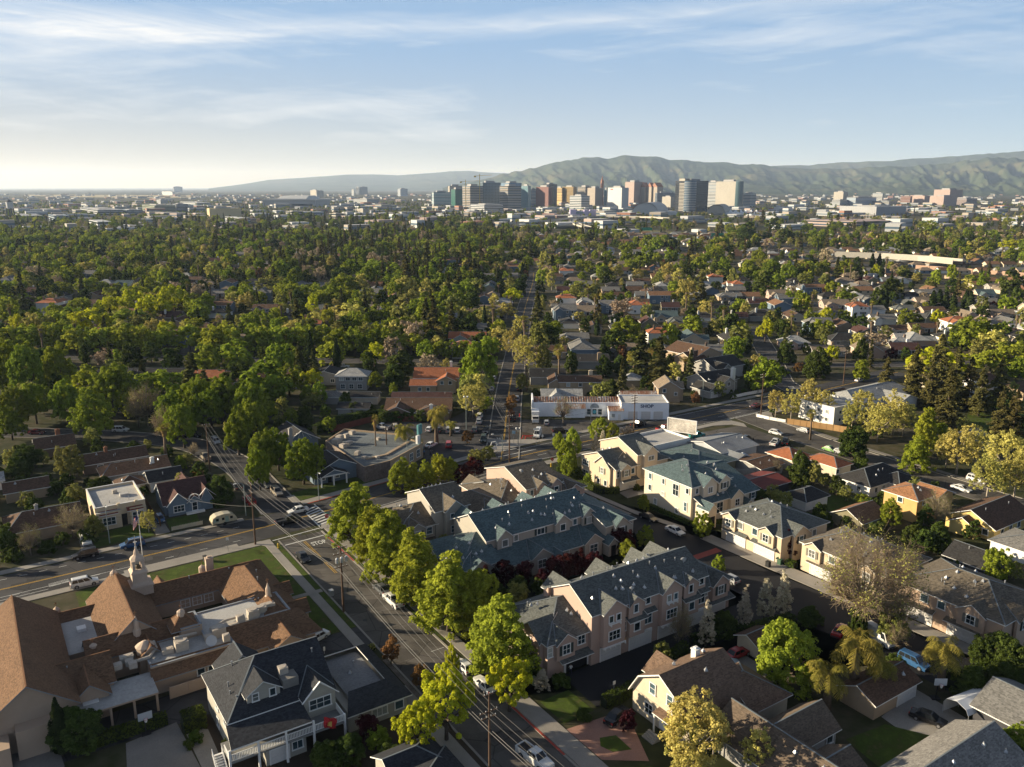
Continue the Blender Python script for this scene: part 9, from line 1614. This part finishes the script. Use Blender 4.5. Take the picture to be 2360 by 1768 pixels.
arc = [(-12 * s2 + Rr * (1 - math.cos(PI * i / n)), 14 * s2 + 108 * s2 * math.sin(PI * i / n)) for i in range(n + 1)]; q.poly([(x, 0, z) for x, z in arc]); q.box(-20 * s2, 440 * s2, 2, 60, 0, 30 * s2)
q.obj('front_wall', f_white, r); q = MB(); q.solid([[(arc[i][0], 0, arc[i][1]), (arc[i][0] + 190 * s2, 130, arc[i][1]), (arc[i + 1][0] + 190 * s2, 130, arc[i + 1][1]), (arc[i + 1][0], 0, arc[i + 1][1])][::-1] for i in range(n)], 2, 0, 0); q.obj('vault_roof', facade('vault_grey', (.45, .44, .42)), r)
p = farpos(22, 1010, 690); r = special('exhibition_hall', 'second smaller vaulted hall right of the dark striped tower', 'hall', p); q = MB(); arc = [(90 * s2 * (1 - math.cos(PI * i / n)), 14 * s2 + 90 * s2 * math.sin(PI * i / n)) for i in range(n + 1)]; q.poly([(x, 0, z) for x, z in arc]); q.solid([[(arc[i][0], 0, arc[i][1]), (arc[i][0] + 40, 90, arc[i][1]), (arc[i + 1][0] + 40, 90, arc[i + 1][1]), (arc[i + 1][0], 0, arc[i + 1][1])][::-1] for i in range(n)], 2, 0, 0); q.obj('vault_roof', f_cream, r)
p = farpos(22, 1090, 690); r = special('tent_pavilion', 'long white and pale blue tented roof', 'pavilion', p); q = MB()
for i in range(9): q.lathe([(34 * s2, 18 * s2), (14 * s2, 34 * s2), (2 * s2, 66 * s2 if i == 0 else 50 * s2)], ((40 + i * 52) * s2, 40, 0), 6)
q.box(0, 480 * s2, 10, 70, 0, 26 * s2); q.obj('tent_roof', facade('tent_white', (.68, .7, .72)), r)
p = farpos(21, 1610, 700); r = special('museum', 'lilac and white angular building at the freeway', 'museum', p); lil = facade('facade_lilac', (.5, .45, .62)); s3 = .22604 * math.hypot(p.x, p.y) / F; q = MB(); q.box(0, 60 * s3, 0, 30, 0, 64 * s3); q.box(60 * s3, 200 * s3, 4, 40, 0, 48 * s3); q.box(140 * s3, 175 * s3, -2, 20, 0, 62 * s3); q.box(200 * s3, 270 * s3, 6, 34, 0, 60 * s3); q.obj('wall', lil, r); q = MB(); q.box(60 * s3, 130 * s3, 3, 3.9, 24 * s3, 44 * s3); q.obj('window_band', teal_g, r)
p = farpos(24, 116, 455); r = special('water_tower', 'old white water tank on legs at the left', 'water tower', p); s4 = .22604 * math.hypot(p.x, p.y) / F; q = MB(); q.lathe([(20 * s4, 78 * s4), (26 * s4, 88 * s4), (28 * s4, 136 * s4), (27 * s4, 138 * s4)], n=16); q.obj('tank', f_white, r); q = MB(); q.lathe([(29 * s4, 137 * s4), (10 * s4, 150 * s4), (2 * s4, 158 * s4)], n=16); q.obj('cap', f_dark, r); q = MB(); [q.tube([(22 * s4 * a_, 22 * s4 * b_, 0), (18 * s4 * a_, 18 * s4 * b_, 84 * s4)], 1.2, 5) for a_, b_ in ((1, 1), (-1, 1), (1, -1), (-1, -1))]; q.obj('legs', f_dark, r)
for k, x, y, yb, lab in ((21, 690, 290, 640, 'yellow tower crane with its arm to the right above the glass tower'), (21, 548, 345, 640, 'lower yellow tower crane left of the glass tower')):
 p = farpos(k, x, yb); s5 = .22604 * math.hypot(p.x, p.y) / F; hh = (yb - y) * s5; r = special('tower_crane', lab, 'crane', p); q = MB(); q.box(-.9, .9, -.9, .9, 0, hh); q.obj('mast', hyd_y, r); q = MB(); q.obox((-18, 0, hh - 6), (40, 0, hh - 3), 1., 1.); q.box(-18, -12, -1.6, 1.6, hh - 10, hh - 6); q.obj('jib', hyd_y, r)
# freeway decks
cfw = mat('freeway_concrete', (.42, .39, .33), .9, .2, .05, .5); cfd = mat('freeway_deck', (.22, .22, .21), .9, .2, .05, .5)
def viaduct(label, pts, z, w_, piers=True, wall_h=1.2, th=1.6):
 L_ = smooth_line([W(k, x, y, z).to_2d() for k, x, y in pts], 30); r = empty('flyover', (L_[0].x, L_[0].y, 0), 0, label, 'flyover'); o_ = L_[0]; N = normals2(L_); q = MB(); e = MB(); pr = MB()
 for i in range(len(L_) - 1):
  a0, a1, b0, b1 = L_[i] - N[i] * w_ / 2 - o_, L_[i] + N[i] * w_ / 2 - o_, L_[i + 1] - N[i + 1] * w_ / 2 - o_, L_[i + 1] + N[i + 1] * w_ / 2 - o_
  q.poly([(a0.x, a0.y, z), (b0.x, b0.y, z), (b1.x, b1.y, z), (a1.x, a1.y, z)])
  for s0, s1 in ((a0, b0), (a1, b1)): e.obox((s0.x, s0.y, z - th / 2 + wall_h / 2), (s1.x, s1.y, z - th / 2 + wall_h / 2), .4, th + wall_h)
  if piers and i % 2: c_ = (L_[i] - o_); pr.box(c_.x - 1.6, c_.x + 1.6, c_.y - 1.6, c_.y + 1.6, 0, z - .5)
 q.obj('deck', cfd, r); e.obj('parapet', cfw, r)
 if pr.v: pr.obj('piers', cfw, r)
viaduct('long freeway flyover crossing in front of downtown', [(21, 940, 775), (21, 1400, 745), (21, 1700, 712), (21, 2000, 700), (22, 0, 702), (22, 350, 708), (22, 600, 722)], 9, 16); viaduct('curved freeway ramp looping towards the viewer', [(21, 1790, 812), (21, 1680, 780), (21, 1640, 745), (21, 1690, 715), (21, 1850, 703)], 8.4, 12); viaduct('lower freeway deck behind the trees', [(21, 1050, 792), (21, 1700, 790), (22, 0, 765), (22, 500, 755), (22, 960, 742)], 6, 18); viaduct('pale concrete flyover with abutment on the right', [(16, 1010, 292), (16, 1300, 302), (16, 1560, 318), (16, 1790, 340)], 6.5, 12, True, 2.2, 2.4)
patch('freeway', [tuple(W(*q)[:2]) for q in ((21, 100, 615), (21, 420, 668), (21, 760, 706), (21, 1600, 716), (21, 1600, 700), (21, 770, 680), (21, 440, 645), (21, 150, 605))], cfw, .3, None, False)
fence('sound_wall', 'pinkish sound wall along the right-hand freeway bank', [tuple(W(16, x, y)[:2]) for x, y in ((1520, 385), (1800, 405), (2150, 432), (2400, 450))], 3.4, mat('wall_salmon', (.42, .28, .2), .9, .15), False, 12); patch('bank', [tuple(W(16, *q)[:2]) for q in ((560, 270), (860, 235), (1030, 300), (1500, 345), (2300, 420), (2300, 360), (1500, 290), (900, 225))], lawn_dry, .04, None, False); patch('bank', [tuple(W(22, *q)[:2]) for q in ((220, 830), (1050, 880), (1000, 935), (250, 880))], lawn_dry, .05, None, False)
patch('airfield', [tuple(W(24, *q)[:2]) for q in ((250, 216), (1950, 222), (1950, 246), (1500, 250), (700, 240), (250, 226))], mat('airfield_grass', (.34, .29, .17), .95, .15, .002, .02), .5, None, False)
for k, x, y, lb in ((22, 400, 842, 'green freeway sign on posts in the grass bank, left one'), (22, 1120, 908, 'green freeway sign on posts in the grass bank, right one')): p = W(k, x, y + 30); r = special('freeway_sign', lb, 'sign', p); q = MB(); q.box(-9, 9, -.2, 0, 4, 9); q.obj('panel', greenm, r); q = MB(); q.box(-7, -6.4, 0, .5, 0, 8); q.box(6.4, 7, 0, .5, 0, 8); q.obj('posts', metal, r)
# low buildings strewn over the plain (far too many to count)
lb = MB()
for _ in range(1400):
 y = 1400 * (6.2 ** R.random()); x = ru(-1, 1) * y * .66
 if y < 2600 and not clear(x, y, 12): continue
 if y < 1900 and R.random() < .6: continue
 w_, d_, h = ru(15, 60), ru(12, 40), R.choice((5, 6, 7, 8, 10, 14)); M_ = Matrix.Translation((x, y, 0)) @ Matrix.Rotation(PHI + R.choice((0, 0, .4)), 4, 'Z'); i0 = len(lb.v); mi = R.choice((0, 0, 0, 1, 2, 3, 4, 5)); lb.box(-w_ / 2, w_ / 2, -d_ / 2, d_ / 2, 0, h, mi, 6 if R.random() < .6 else mi)
 if h > 5: lb.box(-w_ / 2 - .2, w_ / 2 + .2, -d_ / 2 - .2, d_ / 2 + .2, h * .35, h * .6, 7)
 lb.xform(M_, i0)
tag(lb.obj('distant_buildings', [f_white, f_cream, f_tan, f_grey, f_pink, f_brick, facade('roof_pale', (.55, .54, .52)), band_m]), kind='stuff')
# hills
m, t, out = newmat('hill_grass'); tc = t('ShaderNodeTexCoord').outputs['Object']; n1 = t('ShaderNodeTexNoise', {'Vector': tc, 'Scale': .0011, 'Detail': 8., 'Roughness': .62}).outputs['Fac']; n2 = t('ShaderNodeTexNoise', {'Vector': tc, 'Scale': .0045, 'Detail': 6., 'Roughness': .7}).outputs['Fac']
col = ramp(t, n1, [(.38, (.034, .05, .028)), (.52, (.06, .076, .042)), (.66, (.105, .1, .06))]); wd = t('ShaderNodeMapRange', {0: n2, 1: .56, 2: .62}).outputs[0]; col = t('ShaderNodeMix', {0: wd, 6: col, 7: (.022, .03, .016, 1)}, data_type='RGBA').outputs[2]
b = t('ShaderNodeBsdfDiffuse', {'Color': col}); t.l.new(b.outputs[0], out.inputs[0]); hillm = m
def vnoise(x, y, seed):
 r_ = np.random.RandomState(seed); T_ = r_.rand(64, 64); xi, yi = np.floor(x).astype(int), np.floor(y).astype(int); fx, fy = x - xi, y - yi; fx = fx * fx * (3 - 2 * fx); fy = fy * fy * (3 - 2 * fy); g = lambda i, j: T_[i % 64, j % 64]
 return (g(xi, yi) * (1 - fx) + g(xi + 1, yi) * fx) * (1 - fy) + (g(xi, yi + 1) * (1 - fx) + g(xi + 1, yi + 1) * fx) * fy
def hills(prof, d0, d1, seed, rough=1., na=420, nr=70, fq=1.):
 px = np.array([p[0] for p in prof], float); hv = np.array([(432 - p[1]) / F for p in prof]); X = np.linspace(px[0], px[-1], na); az = np.arctan((X - CX) / (F / math.cos(PITCH) * 1.0)); ridge = np.interp(X, px, hv) * d1 * np.cos(az) * math.cos(PITCH) ** 2 + CAMZ
 tt = np.linspace(0, 1.25, nr); A, Tt = np.meshgrid(az, tt, indexing='ij'); Rg = ridge[:, None]; wob = .12 * (vnoise(A * 30 * fq, Tt * 2, seed + 9) - .5); D = d0 + (d1 - d0) * (Tt + wob * np.clip(Tt * (1.2 - Tt) * 3, 0, 1)); n_ = 0
 for o in range(5): f = fq * (2 ** o); v = vnoise(A * 62 * f + Tt * 2.3 * f, Tt * 3.1 * f + A * 9, seed + o); n_ = n_ + (1 - np.abs(2 * v - 1)) * (.52 ** o)
 n_ = n_ / 2.; sh = np.where(Tt <= 1, (np.clip(Tt, 0, 1) ** 1.25), 1 - (Tt - 1) * 1.6); Z = Rg * sh * (1 - rough * (.35 + 1.1 * vnoise(A * 14, Tt * 1.5 + A * 3, seed + 5)) * (1 - n_) * np.clip((1.06 - np.clip(Tt, 0, 1)) * 2.2, .12, 1)) - 4
 P = np.stack([np.sin(A) * D / np.cos(A) ** 0, np.cos(A) * D, Z], 2).reshape(-1, 3); me = bpy.data.meshes.new('hills'); idx = np.arange(na * nr).reshape(na, nr); Fq = np.stack([idx[:-1, :-1], idx[1:, :-1], idx[1:, 1:], idx[:-1, 1:]], 2).reshape(-1, 4)
 me.from_pydata(P.tolist(), [], Fq.tolist()); me.materials.append(hillm); me.polygons.foreach_set('use_smooth', [True] * len(me.polygons)); me.update(); tag(link('hills', me), kind='structure')
hills([(1020, 432), (1085, 418), (1120, 410), (1160, 396), (1200, 389), (1250, 379), (1300, 367), (1345, 361), (1375, 358), (1400, 362), (1440, 355), (1475, 360), (1510, 358), (1540, 366), (1570, 364), (1620, 372), (1660, 371), (1700, 376), (1730, 374), (1770, 380), (1830, 384), (1880, 386), (1950, 386), (2020, 382), (2100, 378), (2180, 371), (2260, 360), (2330, 356), (2420, 352), (2560, 350)], 8600, 14500, 3)
hills([(1680, 400), (1740, 384), (1800, 380), (1860, 378), (1950, 372), (2050, 369), (2100, 364), (2160, 361), (2230, 355), (2300, 350), (2360, 343), (2600, 335)], 15000, 19500, 21, .35, 260, 40)
hills([(480, 434), (560, 424), (620, 414), (680, 410), (740, 406), (800, 402), (860, 401), (920, 403), (980, 399), (1040, 394), (1080, 393), (1130, 397), (1200, 400), (1300, 404)], 19000, 27000, 41, .3, 260, 40)
# labels for the many: where each stands among the landmarks
LMK = [('the church', -71, 128), ('the balcony house', -33, 100), ('the pink town house row', 20, 128), ('the plum tree garden', 10, 150), ('the gambrel house', 25, 103), ('the round bright tree', 45, 110), ('the white canopy shelter', 65, 104), ('the great bare tree', 50, 133), ('the tan town house', 80, 130), ('the zebra crossing', -45, 178), ('the cream stucco house', -90, 178), ('the blue gabled cottage', -78, 186), ('the long ranch house', -97, 203), ('the cross street bend', -80, 222), ('the restaurant', -37, 220), ('the shop', 12, 240), ('the tall white town house', 44, 184), ('the billboard', 45, 230), ('the blue-grey warehouse', 57, 225), ('the red-tiled house', 76, 213), ('the ochre house', 92, 180), ('the yellow bungalow', 105, 170), ('the right-hand junction', 84, 262), ('the orange fence', 105, 245), ('the picket fence', 70, 290), ('the long grey shingle roof', 125, 285), ('the orange tile house', -28, 303), ('the grey two-storey house', -59, 302), ('the tan two-storey house', 24, 293), ('the red-roofed pale green house', -20, 388), ('the shaded street end', -170, 250), ('the line of tree street', -150, 362), ('the far tree street corner', -230, 380), ('the long street bend', -2, 345), ('the middle of the long street', 8, 510), ('the far long street', 16, 660), ('the top of the long street', 31, 1000), ('the right-hand freeway wall', 420, 720), ('the pale concrete flyover', 330, 900), ('the big dark grove on the right', 270, 1250), ('the curved freeway ramp', 230, 1900), ('the big conifers on the right', 190, 290)]
pal = {}
cnt = {}
def place_words(x, y):
 best = min(LMK, key=lambda L_: ((L_[1] - x) / max(y, 60)) ** 2 + (1.6 * (math.log(L_[2]) - math.log(max(y, 60)))) ** 2); dx, dy = (x - best[1]) / best[2], (y - best[2]) / best[2]
 rel = ('right of' if dx > 0 else 'left of') if abs(dx) > abs(dy) * .8 else ('behind' if dy > 0 else 'in front of'); return rel, best[0], math.hypot(dx, dy)
ORD2 = ['nearest', 'second', 'third', 'fourth', 'fifth', 'sixth', 'seventh', 'eighth', 'ninth', 'tenth', 'eleventh', 'twelfth']
bags = {}
for o, key, x, y, h, w, lab in TREES:
 if lab: continue
 rel, mk_, d = place_words(x, y); W0, H0, _q = PROTO[key]; big = 'tall ' if h > H0 * 1.12 else ('short ' if h < H0 * .7 else ''); lk = LOOK[key]
 if big and lk.split()[0] in ('tall', 'small', 'large', 'huge'): lk = ' '.join(lk.split()[1:])
 bags.setdefault((big + lk, rel, mk_), []).append((d, o))
for o, lk, x, y in HOUSES: rel, mk_, d = place_words(x, y); bags.setdefault((lk, rel, mk_), []).append((d, o))
for (lk, rel, mk_), L_ in bags.items():
 L_.sort(key=lambda q: q[0]); vow = lk
 for i, (d, o) in enumerate(L_):
  if len(L_) == 1: o['label'] = '%s %s %s' % (lk, rel, mk_)
  elif i < 5: o['label'] = '%s %s %s %s' % (ORD2[i] if i == 0 else ORD2[i] + ' nearest', lk, rel, mk_)
  else: o['label'] = '%s among several farther %s %s' % (lk, rel, mk_); 
  if i >= 5 or d > 1.2: o['group'] = lk + 's ' + rel + ' ' + mk_
  wds = o['label'].split()
  if len(wds) > 16: o['label'] = ' '.join(w_ for w_ in wds if w_ not in ('the', 'several'))
 o['group'] = o.get('group', lk + 's')
